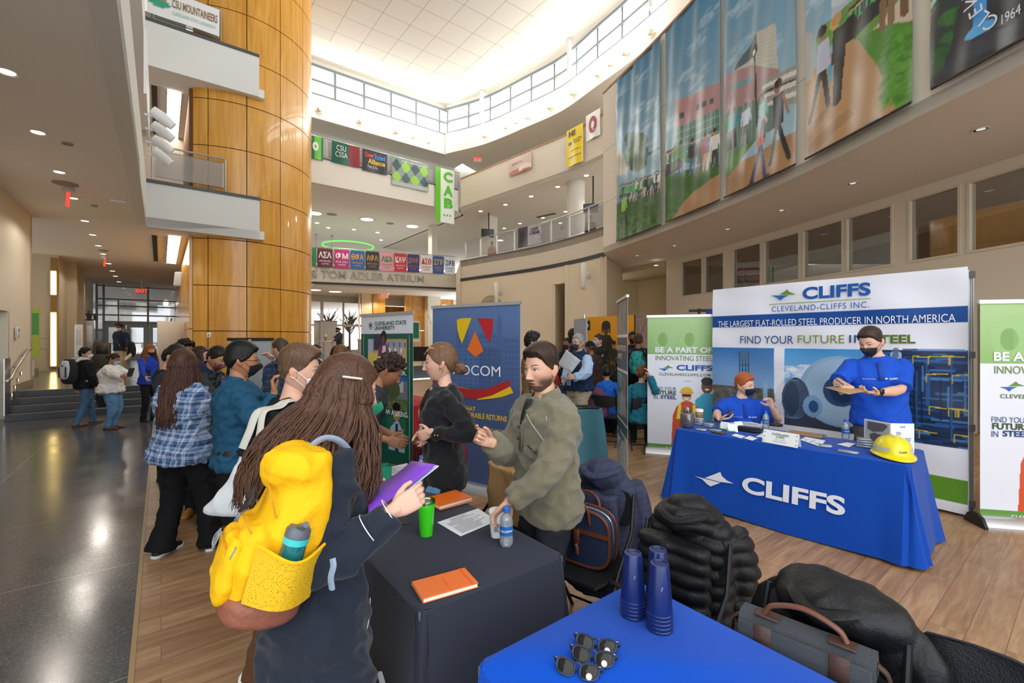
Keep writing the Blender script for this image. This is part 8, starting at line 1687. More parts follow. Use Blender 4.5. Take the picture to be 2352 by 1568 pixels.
def quadsheet(name,label,cat,c4,mat,th=.002,extra=None,nx=10,bend=0):
 P=[at(*c)for c in c4];ctr=sum(P,Vector())/4;t=thing(name,label,cat,ctr);n_=(P[1]-P[0]).cross(P[3]-P[0]).normalized();rows=[]
 for i in range(nx+1):
  u=i/nx;a=P[0].lerp(P[1],u);b=P[3].lerp(P[2],u);rows.append([a-ctr+n_*bend*math.sin(u*math.pi),(a+b)/2-ctr+n_*bend*1.6*math.sin(u*math.pi),b-ctr+n_*bend*math.sin(u*math.pi)])
 m=MB();m.rings(rows,False);o=m.build('sheet',mat,t,ang=180);s_=o.modifiers.new('t','SOLIDIFY');s_.thickness=th;return t,ctr,n_,P
t,ctr,n_,P=quadsheet('folder','bright purple paper folder held open by the long haired woman','folder',[(846,1128,1.50),(946,1058,1.66),(1000,1066,1.58),(846,1180,1.36)],M('7d3cc4',.5),bend=.006)
m=MB();q=[P[1]-ctr+Vector((0,.004,.002)),P[2]-ctr+Vector((.004,.004,.001)),P[3].lerp(P[2],.35)-ctr+Vector((0,.006,-.006)),P[0].lerp(P[1],.5)-ctr+Vector((0,.006,0))];m.add([v+Vector((.006,.01,-.012))for v in q],[(0,1,2,3)]);o=m.build('inner_papers',M('dcdcec',.7),t,smooth=False);s_=o.modifiers.new('t','SOLIDIFY');s_.thickness=.003
def sunglasses(px,py,label,k=1.0):
 p=atz(px,py,TZ+.002);t=thing('sunglasses',label,'sunglasses',(p.x,p.y,TZ+.0035),R(-20),'dark blue sunglasses on the blue cloth');FRM=M('2c3448',.45);LNS=M('0c0d10',.08,0,.9);Tm=Matrix.Rotation(R(-52),4,'X')
 def wf(cx_,s_):
  pts=[]
  for i in range(24):
   a=2*math.pi*i/24;x=math.copysign(abs(math.cos(a))**.75,math.cos(a));z=math.copysign(abs(math.sin(a))**.75,math.sin(a));pts.append(Tm@Vector((cx_+x*.026*(1+.06*z),.004*(x*s_)**2,.024+z*.020+.003*x*s_)))
  return pts
 for s_ in(-1,1):
  q=wf(s_*.034,s_);m=MB();m.tube(q+[q[0],q[1]],.0032,6,flatten=1.3);m.build('rim',FRM,t)
  m=MB();c=sum(q,Vector())/24;m.add(q+[c+Tm.to_3x3()@Vector((0,-.003,0))],[(i,(i+1)%24,24)for i in range(24)]);m.build('lens',LNS,t,ang=180)
  m=MB();m.tube([Tm@Vector((s_*.062,.002,.040)),Tm@Vector((s_*.070,.008,.041)),Tm@Vector((s_*.066,.02,.036)),Tm@Vector((-s_*.03,.026+.004*s_,.022)),Tm@Vector((-s_*.055,.027,.010))],[.004,.0045,.0035,.0035,.003],6);m.build('temple',FRM,t)
  m=MB();m.tube([Tm@Vector((s_*.060,-.003,.041)),Tm@Vector((s_*.065,-.002,.041))],.0016,6);m.build('rivet',M('d8dade',.3,.8),t)
 m=MB();m.tube(catmull([Tm@Vector(v)for v in((-.010,.002,.036),(0,-.001,.039),(.010,.002,.036))],4),.0038,6);m.build('bridge',FRM,t)
 m=MB();m.M=Tm;m.lathe([(.0085,0),(.0085,.0005)],16,(0,0,0));o=m.build('round_sticker',M('e6dcdc',.5),t);c=Tm@Vector((.036,-.0035,.012));
 o.data.transform(Matrix.Translation(c)@Tm@Matrix.Rotation(math.pi/2,4,'X')@Tm.inverted());return t
sunglasses(1366,1500,'dark blue sunglasses farthest from the camera on the blue cloth');sunglasses(1358,1530,'dark blue sunglasses in the middle of the three on the blue cloth');sunglasses(1322,1560,'dark blue sunglasses nearest the frame bottom on the blue cloth')
NV=M('10235c',.3,0,.5,coat=.2)
def cups(px,py,where,n=5,rz=0):
 p=atz(px,py,TZ+.001)
 for k in range(n):
  z=.0125*k;t=thing('plastic_cup','navy plastic cup turned upside down, %s in the %s stack'%(('bottom','second','middle','fourth','top')[k],where),'cup',(p.x,p.y,TZ+.001+z),rz,'upside-down navy cups in the %s stack'%where)
  lathe_obj('cup_body',[(.0415,.0),(.0435,.001),(.0435,.006),(.0415,.008),(.030,.160),(.029,.163),(.023,.1635),(.022,.160),(.006,.1595)],NV,t,32)
  if k==n-1:text('lettering','jptm',.016,M('dfe6f2',.5),t,(.0,-.034,.10),rot=(0,0,.9),shear=.3,curve=lambda co:Vector((co.x,co.y,co.z)))
cups(1454,1410,'left');cups(1515,1441,'front right');cups(1511,1400,'rear right')
SZ=TZ+.004
def thg(name,label,cat,px,py,rz=None,group=None):return thing(name,label,cat,atz(px,py,SZ),plc.rz if rz is None else rz,group)
t=thg('candy_jar','square glass jar full of dark candies at the left end of the sponsor table','jar',1579,981);m=MB();m.box(-.055,.055,-.055,.055,0,.13,.015);m.build('candies',M('4a1c22',.4,bump=1,bscale=70,var=.8,vscale=90),t,ang=60);m=MB();m.box(-.06,.06,-.06,.06,-.001,.16,.02);m.build('glass',mat_plastic('jar_glass','f4f6f8',.08,.1),t,ang=60);lathe_obj('lid',[(.04,.16),(.045,.165),(.045,.185),(.03,.20),(.028,.215),(.015,.222)],mat_glass('jar_lid','dfe4ea',.2,.05),t,24)
t=thg('coffee_cup','white lidded paper coffee cup beside the candy jar','cup',1606,972);lathe_obj('cup_body',[(.030,0),(.043,.135)],M('a58a68',.6),t,24);lathe_obj('sleeve',[(.0345,.03),(.0425,.10)],M('8a6a4a',.7),t,24,cap0=False,cap1=False);lathe_obj('lid',[(.046,.134),(.046,.145),(.041,.16),(.04,.162)],WHITE,t,24)
CP=mat_plastic('clear_pack','e8eef2',.25,.16);CPI=M('c5cbcf',.4,.2)
def pack(px,py,n,label,s_=(.10,.07,.016),rot=0):
 base=atz(px,py,SZ)
 for k in range(n):
  t=thing('plastic_case',label+((', %s from bottom'%('one','two','three','four','five')[k])if n>1 else ''),'case',(base.x+.004*(k%2),base.y,SZ+k*(s_[2]+.002)),plc.rz+rot+.12*k,'clear plastic giveaway cases');m=MB();m.box(-s_[0]/2,s_[0]/2,-s_[1]/2,s_[1]/2,0,s_[2],.003);m.build('case_shell',CP,t,ang=50);m=MB();m.box(-s_[0]*.42,s_[0]*.42,-s_[1]*.38,s_[1]*.38,.003,s_[2]-.004,.002);m.build('contents',CPI,t,ang=50)
pack(1604,974,4,'clear plastic case in the tall pile beside the coffee cup');pack(1628,979,2,'clear plastic case in the short pile right of the coffee cup');pack(1611,988,1,'clear plastic case lying flat nearest the candy jar',rot=.2);pack(1643,990,1,'clear plastic case lying flat beside the brown wallet',rot=-.2)
pack(1986,1026,4,'clear plastic case in the pile beside the yellow helmet',(.11,.08,.018));pack(1948,1039,1,'clear plastic case at the front edge left of the yellow helmet',(.14,.06,.015));pack(1896,1026,1,'crumpled clear plastic pack in front of the clipboard',(.09,.06,.02),.4)
t=thg('wallet','flat dark brown wallet on the sponsor table','wallet',1651,995);m=MB();m.box(-.065,.065,-.03,.03,0,.014,.005);m.build('wallet_body',M('4a4038',.7,bump=.4),t,ang=60)
for i,(px,py,c)in enumerate(((1666,985,'5f9a4a'),(1682,990,'3f8a5a'),(1695,984,'2a5fb0'))):
 t=thg('snack_pouch','small folded white pouch with coloured print, %s of three'%('left','middle','right')[i],'pouch',px,py,plc.rz+.5*i,'small white pouches');m=MB();m.add([(-.05,-.04,0),(.05,-.04,0),(.05,.04,0),(-.05,.04,0),(-.045,0,.075),(.045,0,.075)],[(0,1,5,4),(2,3,4,5),(0,4,3),(1,2,5),(3,2,1,0)]);m.build('pouch_body',M('e8ecef',.5),t,smooth=False);m=MB();m.add([(-.05,-.0405,0),(.03,-.0405,0),(.0,-.02,.035),(-.048,-.022,.034)],[(0,1,2,3)]);m.build('printed_corner',M(c,.5),t,smooth=False)
t=thg('pouch','black zipped round-cornered pouch on the sponsor table','pouch',1719,990);m=MB();m.box(-.125,.125,-.06,.07,0,.035,.025);m.box(-.10,.10,-.05,.05,.034,.042,.008);m.build('pouch_body',M('18191b',.6,bump=.3),t,ang=60)
t=thg('glasses_case','small black leather case beside the water bottle','case',1779,978,plc.rz+.3);m=MB();m.box(-.08,.08,-.035,.035,0,.03,.014);m.build('case_body',M('242426',.5),t,ang=60)
def spaper(c,label,**k):return paper(c,label,z=.004,**k)
spaper([(1672,972),(1710,965),(1752,975),(1745,988)],'white loose papers under the arm of the seated man',name='papers');spaper([(1680,1000),(1690,996),(1712,1002),(1703,1007)],'white and red business cards on the table edge',name='cards',lines=False);spaper([(1708,1006),(1722,1001),(1740,1007),(1728,1012)],'white card beside the tent sign',name='cards',lines=False);spaper([(1736,1003),(1760,990),(1795,1000),(1775,1008)],'white papers with a red corner behind the tent sign',name='papers',seed=5)
spaper([(1838,1010),(1850,1003),(1896,1012),(1884,1026)],'white and blue booklet right of the tent sign',name='booklet',tcol='1f5fa8',seed=7);spaper([(1922,1020),(1945,1016),(1966,1019),(1950,1027)],'white folded leaflet beside the plastic cases',name='leaflet',lines=False)
ctr,rz,L,Wd=rect_px([(1798,994),(1816,987),(1900,998),(1888,1009)],.004);t=thing('clipboard','brown clipboard lying on the sponsor table','clipboard',(ctr.x,ctr.y,SZ),plc.rz);m=MB();m.box(-.16,.16,-.11,.11,0,.004,.001);m.build('board',M('a98256',.6),t);m=MB();m.box(.125,.155,-.05,.05,.004,.012,.003);m.build('clip',CHROME,t)
a,b=atz(1750,1014,SZ),atz(1832,1029,SZ);pt=PL((a.x,a.y),(b.x,b.y),SZ);t=pt.root('tent_card','folded white name card reading CLEVELAND-CLIFFS','sign');m=MB();h=.115;w_=pt.w;m.add([(0,0,0),(w_,0,0),(w_,.035,h),(0,.035,h),(0,.07,0),(w_,.07,0)],[(0,1,2,3),(3,2,5,4)]);o=m.build('card',M('f0f2f4',.6),t,smooth=False);s_=o.modifiers.new('t','SOLIDIFY');s_.thickness=.001
for s_,z,sz,b_ in(('CLEVELAND-',.085,.026,.02),('CLIFFS',.063,.026,.02),('TABLE 12, ATRIUM',.040,.011,0),('CORPORATE SPONSOR',.024,.011,0)):o=text('lettering',s_,sz,M('2f6a4a' if b_ else '6a8a7a',.6),t,(w_/2,0,0),bold=b_,curve=lambda co,z=z:Vector((co.x,.035*(z+co.z)/h-.0022,z+co.z)))
m=MB();[m.add([(x,-.002+.035*z/h,z),(x+.012*s_,-.002+.035*(z+.006)/h,z+.006),(x,-.002+.035*(z+.012)/h,z+.012)],[(0,1,2)if s_>0 else(0,2,1)])for x,z,s_ in((.012,.09,1),(.012,.05,1),(.012,.012,1),(w_-.012,.09,-1),(w_-.012,.05,-1),(w_-.012,.012,-1))];m.build('corner_marks',M('2f8a5a',.6),t,smooth=False)
def board(p4,name,parent):pass
a=at(1985,1006,4.02);b=at(2046,1019,3.80);c=at(2100,1026,3.78);t=thing('display_board','folding white board with a grey map of plant locations','display',(b.x,b.y,SZ));hh=.245
for k,(p_,q_)in enumerate(((a,b),(b,c))):
 d=Vector((q_.x-p_.x,q_.y-p_.y)).normalized();pl_=PL((p_.x,p_.y),(q_.x,q_.y),SZ);o=bpy.data.objects.new('panel',None)
 m=MB();m.M=Matrix.Translation((p_.x-b.x,p_.y-b.y,0))@Matrix.Rotation(pl_.rz,4,'Z');m.box(0,pl_.w,0,.004,0,hh);pn=m.build('panel',M('dfe2e6',.6),t,smooth=False)
 m=MB();m.M=Matrix.Translation((p_.x-b.x,p_.y-b.y,0))@Matrix.Rotation(pl_.rz,4,'Z');
 if k==0:
  m.flat([(.01,.01),(pl_.w-.01,.01),(pl_.w-.01,hh-.01),(.01,hh-.01)],-.002);m.build('map_ground',M('a9a9b4',.6),pn,smooth=False);m=MB();m.M=Matrix.Translation((p_.x-b.x,p_.y-b.y,0))@Matrix.Rotation(pl_.rz,4,'Z');w_=pl_.w
  m.flat([(.03*w_/.2,hh-.015),(.03,hh-.08),(.08,hh-.10),(w_-.06,hh-.08),(w_-.02,hh-.03),(w_-.05,hh-.015)],-.004);m.flat([(.06,.07),(.05,.12),(.09,.14),(w_-.05,.13),(w_-.03,.09),(w_-.09,.06)],-.004);m.build('map_shape',M('55565c',.6),pn,smooth=False)
  m=MB();m.M=Matrix.Translation((p_.x-b.x,p_.y-b.y,0))@Matrix.Rotation(pl_.rz,4,'Z');r_=random.Random(2);[m.flat([(x-.003,z-.003),(x+.003,z-.003),(x,z+.003)],-.006)for x,z in[(r_.uniform(.07,w_-.05),r_.uniform(.075,.13))for _ in range(14)]];m.build('map_markers',M('d0603c',.5),pn,smooth=False)
 else:
  r_=random.Random(3)
  for cx_,z0_,n in((.04,.17,3),(.04,.12,9),(.11,.12,10)):[m.box(cx_,cx_+r_.uniform(.03,.05),-.002,-.001,z0_-.011*i,z0_-.011*i+.004)for i in range(n)]
  m.build('printed_lines',M('5a5e64',.7),pn,smooth=False);text('lettering','CLIFFS',.016,M('2a5ba4',.5),pn,bold=.02,curve=lambda co,M_=Matrix.Translation((p_.x-b.x,p_.y-b.y,0))@Matrix.Rotation(pl_.rz,4,'Z'),w_=pl_.w:M_@Vector((w_/2+co.x,-.002,hh-.03+co.z)))
p=atz(2050,1048,SZ);t=thing('hard_hat','bright yellow hard hat with silver reflective strips','helmet',(p.x,p.y,SZ),-.35);YL=M('ecd90f',.3,0,.5,coat=.4)
m=MB();rows=[]
for i in range(11):
 f=i/10;z=.035+.135*math.sin(f*math.pi/2);s_=math.cos(f*math.pi/2)**.75 if i<10 else.04;rows.append([(s_*.125*math.cos(a),s_*.150*math.sin(a),z+.006*(1 if abs(math.cos(a))<.25 else 0)*(f>.3))for a in[2*math.pi*k/40 for k in range(40)]])
m.rings(rows,True,False,True);m.build('shell',YL,t,ang=60)
m=MB();rr=[]
for sc_,z in((1.0,.037),(1.12,.030),(1.13,.024),(1.0,.028)):rr.append([((.125*sc_)*math.cos(a),(.150*sc_)*math.sin(a)-(.055*max(0,-math.sin(a))**2 if sc_>1 else 0),z-(.016*max(0,-math.sin(a))if sc_>1 else 0))for a in[2*math.pi*k/40 for k in range(40)]])
m.rings(rr+[rr[0]],True);m.build('brim',YL,t,ang=50)
for a0_,a1_ in((R(178),R(238)),(R(302),R(345))):
 m=MB();m.rings([[(1.008*.119*math.cos(a)*q,1.008*.143*math.sin(a)*q,z)for a in[a0_+(a1_-a0_)*k/12 for k in range(13)]]for z,q in((.058,1.035),(.088,.99))],False);m.build('reflective_strip',M('d9dce0',.25,.4),t)
text('lettering','CLIFFS',.020,M('2a4a5c',.5),t,(0,0,0),bold=.03,curve=lambda co:Vector((.127*math.sin(co.x/.13+.12),-.151*math.cos(co.x/.13+.12),.066+co.z)))
def held_board(c4,label,name,mat,cat,th=.003):return quadsheet(name,label,cat,c4,mat,th)
t,ctr,n_,P=held_board([(1894,889,3.98),(1935,884,4.12),(1994,897,3.98),(1950,905,3.80)],'brown clipboard held by the tall man in the blue polo','clipboard',M('a5855f',.6),'clipboard');m=MB();c_=(P[0]+P[1])/2-ctr;m.ball(c_+Vector((.03,0,.004)),(.03,.02,.008),12,6);m.build('clip',CHROME,t)
def pen(a,b,label,c='17181a'):p_=(a+b)/2;t=thing('pen',label,'pen',p_);m=MB();m.tube([a-p_,b-p_],.0042,8);m.build('barrel',M(c,.3),t);m=MB();m.tube([b-p_,b-p_+(b-a).normalized()*.012],[.0035,.001],8);m.build('tip',CHROME,t);return t
pen(at(1918,869,3.96),at(1938,884,3.93),'black pen in the hand of the tall man');
def phone(p,rz,tilt,label,k=1):t=thing('phone',label,'phone',p,rz);m=MB();m.M=Matrix.Rotation(tilt,4,'X')@Matrix.Scale(k,4);m.box(-.036,.036,-.004,.004,-.07,.07,.003);m.build('phone_body',M('17181b',.25),t,ang=50);m=MB();m.M=Matrix.Rotation(tilt,4,'X')@Matrix.Scale(k,4);m.box(-.033,.033,-.0046,-.0041,-.065,.065);m.build('screen',M('2a3a4a',.1),t,smooth=False);return t
phone(at(1673,948,4.9),.4,1.0,'black phone in the hand of the seated red haired man');phone(at(300,855,8.45),1.2,.5,'phone held up by the woman in the white sweater',1.3);phone(at(340,856,9.2),.8,.7,'phone in the hands of the auburn haired woman',1.2);phone(at(279,800,13.62),0,.6,'phone held by the man on the landing',1.2)
t,ctr,n_,P=held_board([(1280,838,6.75),(1301,803,6.65),(1334,828,6.5),(1313,855,6.6)],'white printed sheet held up by the older man','paper_sheet',M('e3e6ec',.7),'paper',.001)
m=MB();e1=P[1]-P[0];e2=P[3]-P[0];nn=n_ if n_.y<0 else-n_
for k in range(11):a_=P[0]-ctr+e2*.08+e1*(.08+.08*k)+nn*.003;m.add([a_,a_+e2*(.8-.1*(k%3)),a_+e2*(.8-.1*(k%3))+e1*.02,a_+e1*.02],[(0,1,2,3)])
m.build('printed_lines',M('8a8e96',.8),t,smooth=False)
held_board([(470,915,4.0),(498,908,4.05),(499,934,3.9),(474,938,3.85)],'white printed sheet held among the left crowd beside the plaid shirt','paper_sheet',M('e6e8ec',.7),'paper',.001);held_board([(285,822,13.4),(300,810,13.6),(303,816,13.4),(288,828,13.3)],'folder held by the man on the landing','folder',M('b9ab94',.7),'folder',.01)
t=thing('laptop','closed black laptop on the teal clothed table','laptop',atz(1342,936,TZ+.004),RZ-.5);m=MB();m.box(-.18,.18,-.12,.12,0,.02,.006);m.build('laptop_body',M('17181a',.4),t,ang=50);m=MB();m.box(-.04,.04,-.07,.07,.0201,.03,.004);m.build('phone_on_lid',BLACK,t,ang=50)
t=thing('mouse','black computer mouse on the teal clothed table','mouse',atz(1296,932,TZ+.004),0);m=MB();m.ball((0,0,.012),(.035,.055,.02),14,8);m.build('mouse_body',BLACK,t)
for px,py,Y,rz,lab in((1396,900,7.5,2.6,'black folding chair turned away right of the teal table'),(1412,900,8.3,2.2,'black folding chair under the blue polo woman'),(1470,900,7.25,3.2,'black folding chair under the woman in the teal top'),(1370,900,8.6,2.9,'black folding chair behind the older man'),(1210,900,7.0,3.0,'black folding chair under the woman in the tan sweater'),(1262,900,8.5,1.6,'black folding chair under the man in the red jacket')):
 p=at(px,py,Y);folding_chair(p.x,p.y,rz,lab)
p=at(1700,900,5.5);folding_chair(p.x+.0,p.y+.05,plc.rz*.2,'black folding chair under the seated man in the blue polo')
p=at(1383,905,7.7);drape(p.x,p.y,2.6,'purple jacket hung over a folding chair near the teal table','hung_jacket',M('5f3050',.8),w_=.4,zt=.86,zb=.45,sleeves=False,cat='jacket');p=at(940,1040,3.75);folding_chair(p.x-.05,p.y+.05,RZT,'black folding chair under the shiny maroon jacket');drape(p.x-.05,p.y+.05,RZT,'shiny maroon jacket hung over a chair left of the blazer woman','hung_jacket',M('6a1020',.3),w_=.42,zt=.93,zb=.35,cat='jacket',seed=3)
# ================= bags =================
STRAPG=M('93a0b8',.85,bump=.3,bscale=200);YB=M('f2b705',.75,0,.3,.3,40)
def softbox(m,c,hw,hd,hh,e=.72,n=28,mrows=10,bulge=1.0,taper=.85):
 rows=[]
 for i in range(mrows+1):
  f=-1+2*i/mrows;s_=(1-abs(f)**4*.35)*(1-(1-taper)*max(0,f));rows.append(sellipse(Vector((c[0],c[1],c[2]+f*hh)),Vector((1,0,0)),Vector((0,1,0)),hw*s_,hd*s_*bulge,n,e))
 m.rings(rows,True,True,True)
def fused(m,name,mat,parent,vox=.008,wr=.008,ws=9,seed=0,crease=0):
 vs,fs=fuse(m,vox,4);B=MB();B.add(vs,fs);o=B.build(name,mat,parent,ang=180);me=o.data;nr=[v.normal.copy()for v in me.vertices]
 for v,n_ in zip(me.vertices,nr):c=v.co;v.co=c+n_*((.4-abs(noise.noise(Vector((c.x*ws+seed,c.y*ws,c.z*ws*.7))))*2)*wr+noise.noise(Vector((c.x*ws*2.5+seed,c.y*ws*2.5,c.z*ws*2)))*wr*.5)
 me.update();return o
bw=at(655,1230,1.30);hd_=Vector((.82,.57));out=-hd_.normalized();rzb=math.atan2(-out.x,out.y)
t=thing('backpack','bulging bright yellow backpack with brown base on the long haired woman','backpack',(-.70,1.275,.965),0);t.rotation_euler=(R(14),R(-6),math.atan2(.80,-.60));t.scale=(.76,.76,.76)
m=MB();softbox(m,(0,-.02,.30),.165,.12,.29,.7,taper=.72);softbox(m,(0,.10,.16),.14,.06,.15,.75,taper=.9);m.ball((0,.02,.50),(.14,.12,.10));fused(m,'pack_body',YB,t,.008,.011,8,3)
m=MB();softbox(m,(0,.02,.035),.162,.135,.065,.7,taper=1.08);fused(m,'leather_base',M('8f5540',.55,bump=.3),t,.008,.004,8,5)
m=MB();softbox(m,(0,.155,.155),.115,.035,.115,.75,taper=.92);fused(m,'front_pocket',YB,t,.007,.007,12,7)
m=MB();m.M=Matrix.Translation((-.02,.15,.385))@Matrix.Rotation(R(18),4,'X')@Matrix.Rotation(R(45),4,'Y');m.box(-.035,.035,-.004,.006,-.035,.035,.002);m.build('brand_patch',M('2a1f22',.6),t);text('lettering','tr',.05,M('d9cfd0',.6),t,(-.02,.162,.385),rot=(0,0,math.pi),bold=.02)
ZIPM=M('8b93a3',.5,.3)
for pts in([(-.10,.128,.30),(-.05,.15,.33),(.05,.15,.33),(.10,.128,.30)],[(-.08,.175,.20),(-.07,.188,.235),(0,.193,.245),(.07,.188,.235),(.08,.175,.20)],[(-.12,.07,.36),(-.10,.10,.43),(0,.115,.47),(.10,.10,.43),(.12,.07,.36)]):m=MB();m.tube(catmull(pts,5),.0035,6);m.build('zip',M('c98f08',.6),t)
for x,y_,z in((.10,.135,.29),(-.09,.16,.25),(.07,.19,.245),(.13,.09,.42),(.02,.195,.255)):m=MB();m.tube(catmull([(x,y_,z),(x+.006,y_+.012,z-.03),(x+.002,y_+.012,z-.06),(x-.006,y_+.008,z-.03),(x,y_,z)],4),.004,6,flatten=.6);m.build('zip_pull',ZIPM,t)
def mat_mesh():
 m=bpy.data.materials.new('yellow_mesh');m.use_nodes=True;nt=m.node_tree;b=nt.nodes['Principled BSDF'];b.inputs['Base Color'].default_value=srgb('e3b40a');b.inputs['Roughness'].default_value=.7
 tc=N(nt,'ShaderNodeTexCoord');mp=N(nt,'ShaderNodeMapping');mp.inputs['Scale'].default_value=(1,1,.7);vo=N(nt,'ShaderNodeTexVoronoi',i_Scale=190.0);nt.links.new(tc.outputs['Object'],mp.inputs[0]);nt.links.new(mp.outputs[0],vo.inputs['Vector']);gt=N(nt,'ShaderNodeMath',operation='GREATER_THAN');gt.inputs[1].default_value=.24;nt.links.new(vo.outputs['Distance'],gt.inputs[0]);mx=N(nt,'ShaderNodeMath',operation='MAXIMUM');mx.inputs[1].default_value=.25;nt.links.new(gt.outputs[0],mx.inputs[0]);nt.links.new(mx.outputs[0],b.inputs['Alpha']);return m
SX=-1
m=MB();rows=[[(SX*(.150+.085*math.sin(a)*(.8+.2*f)),-.11+.22*(a/math.pi),.09+.19*f-.035*f*(1-math.cos(2*a))*.3)for a in[math.pi*k/12 for k in range(13)]]for f in(0,.25,.5,.75,1)];m.rings(rows,False);m.build('mesh_pocket',mat_mesh(),t);m=MB();m.tube(rows[-1],.006,6);m.build('pocket_hem',YB,t)
sp_=[]
for P_ in([at(705,1250,1.33),at(694,1170,1.34),at(690,1095,1.33),at(706,1040,1.335),at(740,1008,1.35),at(778,1012,1.37),at(806,1050,1.42),at(815,1110,1.47)],[at(640,1090,1.42),at(668,1040,1.50),at(705,1015,1.58),at(745,1010,1.64),at(790,1050,1.70)]):
 m=MB();m.tube(catmull(P_,5),.008,10,flatten=2.2,up=(.3,1,0));sp_.append(m)
bpy.context.view_layer.update()
for m in sp_:iv=t.matrix_basis.inverted();m.v=[iv@v for v in m.v];m.build('shoulder_strap',STRAPG,t)
m=MB();P_=[Vector(at(764,1282,1.17)),Vector(at(766,1300,1.165)),Vector(at(760,1325,1.165)),Vector(at(763,1352,1.17))];iv=t.matrix_basis.inverted();m.tube([iv@v for v in catmull(P_,4)],.009,6,flatten=1.4);m.build('strap_end',M('8797a6',.7),t)
loc=t.matrix_basis@Vector((SX*.168,.0,.115));b_=thing('flask','teal drinking flask with grey lid in the backpack side pocket','bottle',loc);b_.rotation_euler=t.rotation_euler;b_.scale=(.85,.85,.85)
lathe_obj('flask_body',[(.032,0),(.035,.006),(.036,.13),(.035,.17)],M('0e6a70',.12,0,.6,coat=.5),b_,28);lathe_obj('ring',[(.037,.165),(.0375,.185)],M('3fc6c4',.4),b_,28,cap0=False,cap1=False);lathe_obj('lid',[(.037,.185),(.036,.205),(.028,.215)],M('5c626a',.4),b_,28);m=MB();m.tube(catmull([(-.005,0,.215),(-.03,0,.225),(-.05,0,.24)],4),.010,8);m.build('spout',M('5c626a',.4),b_)
t=thing('tote_bag','white canvas tote bag hanging from the shoulder of the black T-shirt man','bag',(0,0,0));CV=M('cfd2d4',.9,bump=.5,bscale=220)
m=MB();rows=[]
c4=[((560,1022),(594,1026),2.10),((553,1060),(592,1062),2.09),((528,1100),(590,1100),2.07),((498,1135),(588,1145),2.05),((468,1160),(584,1178),2.05),((470,1172),(560,1182),2.06)]
for(l,r,Y)in c4:a,b=at(*l,Y),at(*r,Y);c=(a+b)/2;hw=(b-a).length/2;ax=(b-a).normalized();rows.append(sellipse(c,ax,Vector((.2,1,0)).normalized(),hw,.045,24,.8))
m.rings(rows,True,True,True);fused(m,'bag_body',CV,t,.009,.010,8,4)
m=MB();sh=boy.w(boy.tp(-.11,1.445,.045));sh2=boy.w(boy.S['r']+Vector((.03,0,.075)));m.tube(catmull([at(556,1030,2.06),at(573,990,2.08),at(592,945,2.12),sh2+Vector((-.03,-.04,-.02)),sh2,sh2+Vector((.02,.07,-.02)),sh2+Vector((.0,.10,-.2))],5),.006,8,flatten=3.0,up=(1,0,0));m.tube(catmull([at(590,1030,2.06),at(597,990,2.08),at(607,945,2.12),sh2+Vector((-.0,-.05,-.02)),sh2+Vector((.01,0,.004))],5),.006,8,flatten=2.6,up=(1,0,0));m.build('strap',M('c3bfb2',.9),t)
def back_pack(P,label,col,dark,k=1.0,out_=.13):
 o=Vector(P.root.location);t=thing('backpack',label,'backpack',P.w(P.U@Vector((0,.17*P.k+out_*.3,.98*P.k))),P.th);m=MB();softbox(m,(0,.07,.23*k),.155*k,.10*k,.24*k,.7,taper=.8);fused(m,'pack_body',M(dark,.8),t,.014,.005);m=MB();softbox(m,(0,.13,.26*k),.125*k,.055*k,.18*k,.7,taper=.8);fused(m,'front_panel',M(col,.7),t,.014,.004)
 for s_ in(-1,1):m=MB();m.tube([(s_*.085*k,.185,.12*k),(s_*.09*k,.19,.32*k)],.012,6);m.build('side_strap',BLACK,t);m=MB();m.tube(catmull([(s_*.09,.02,.42*k),(s_*.10,-.08,.47*k),(s_*.11,-.2,.42*k),(s_*.14,-.22,.2*k),(s_*.16,-.12,.02)],4),.012,6,flatten=2.2);m.build('shoulder_strap',M(col,.7),t)
 return t
t=back_pack(bp_man,'white and black backpack on the walking person at the left','c9ccd2','1a1b1e');m=MB();[m.plate([(-.03+.018*k,.33),(-.018+.018*k,.33),(-.03+.018*k,.335+.012*(k+1))],.19,.195)for k in range(3)];m.build('brand_mark',BLACK,t,smooth=False)
for s in bpy.data.objects:pass
PB=[o for o in bpy.data.objects if o.get('label','').startswith('person in brown knit beanie')][0]
t=thing('backpack','teal and black patterned backpack on the brown beanie person','backpack',(PB.location.x-.10,PB.location.y-.30,1.02),PB.rotation_euler.z+.0);m=MB();softbox(m,(0,.0,.22),.16,.1,.23,.7,taper=.8);fused(m,'pack_body',M('1f8a86',.7,var=.9,vscale=14),t,.014,.006);m=MB();[m.tube([(s_*.13,.0,.4),(s_*.14,.1,.45),(s_*.14,.18,.40)],.015,6,flatten=2)for s_ in(-1,1)];m.build('shoulder_strap',BLACK,t)
p=at(245,925,8.75);t=thing('handbag','black shopping bag hanging beside the woman in the white sweater','bag',(p.x,p.y,.42),.6);m=MB();softbox(m,(0,0,.2),.16,.08,.22,.6,taper=.6);fused(m,'bag_body',M('17171a',.7),t,.014,.012);m=MB();m.tube(catmull([(-.05,0,.38),(-.02,0,.6),(.03,0,.6),(.06,0,.38)],4),.01,6);m.build('handle',BLACK,t)
p=at(454,1010,3.75);t=thing('gift_bag','dark green paper bag beside the plaid shirt woman','bag',(p.x,p.y,.70),.5);m=MB();m.rings([[(-.12,-.05,0),(.12,-.05,0),(.12,.05,0),(-.12,.05,0)],[(-.13,-.05,.3),(.13,-.05,.3),(.13,.05,.3),(-.13,.05,.3)]],True,True,False);m.build('bag_body',M('1f6a4f',.6),t,ang=20)
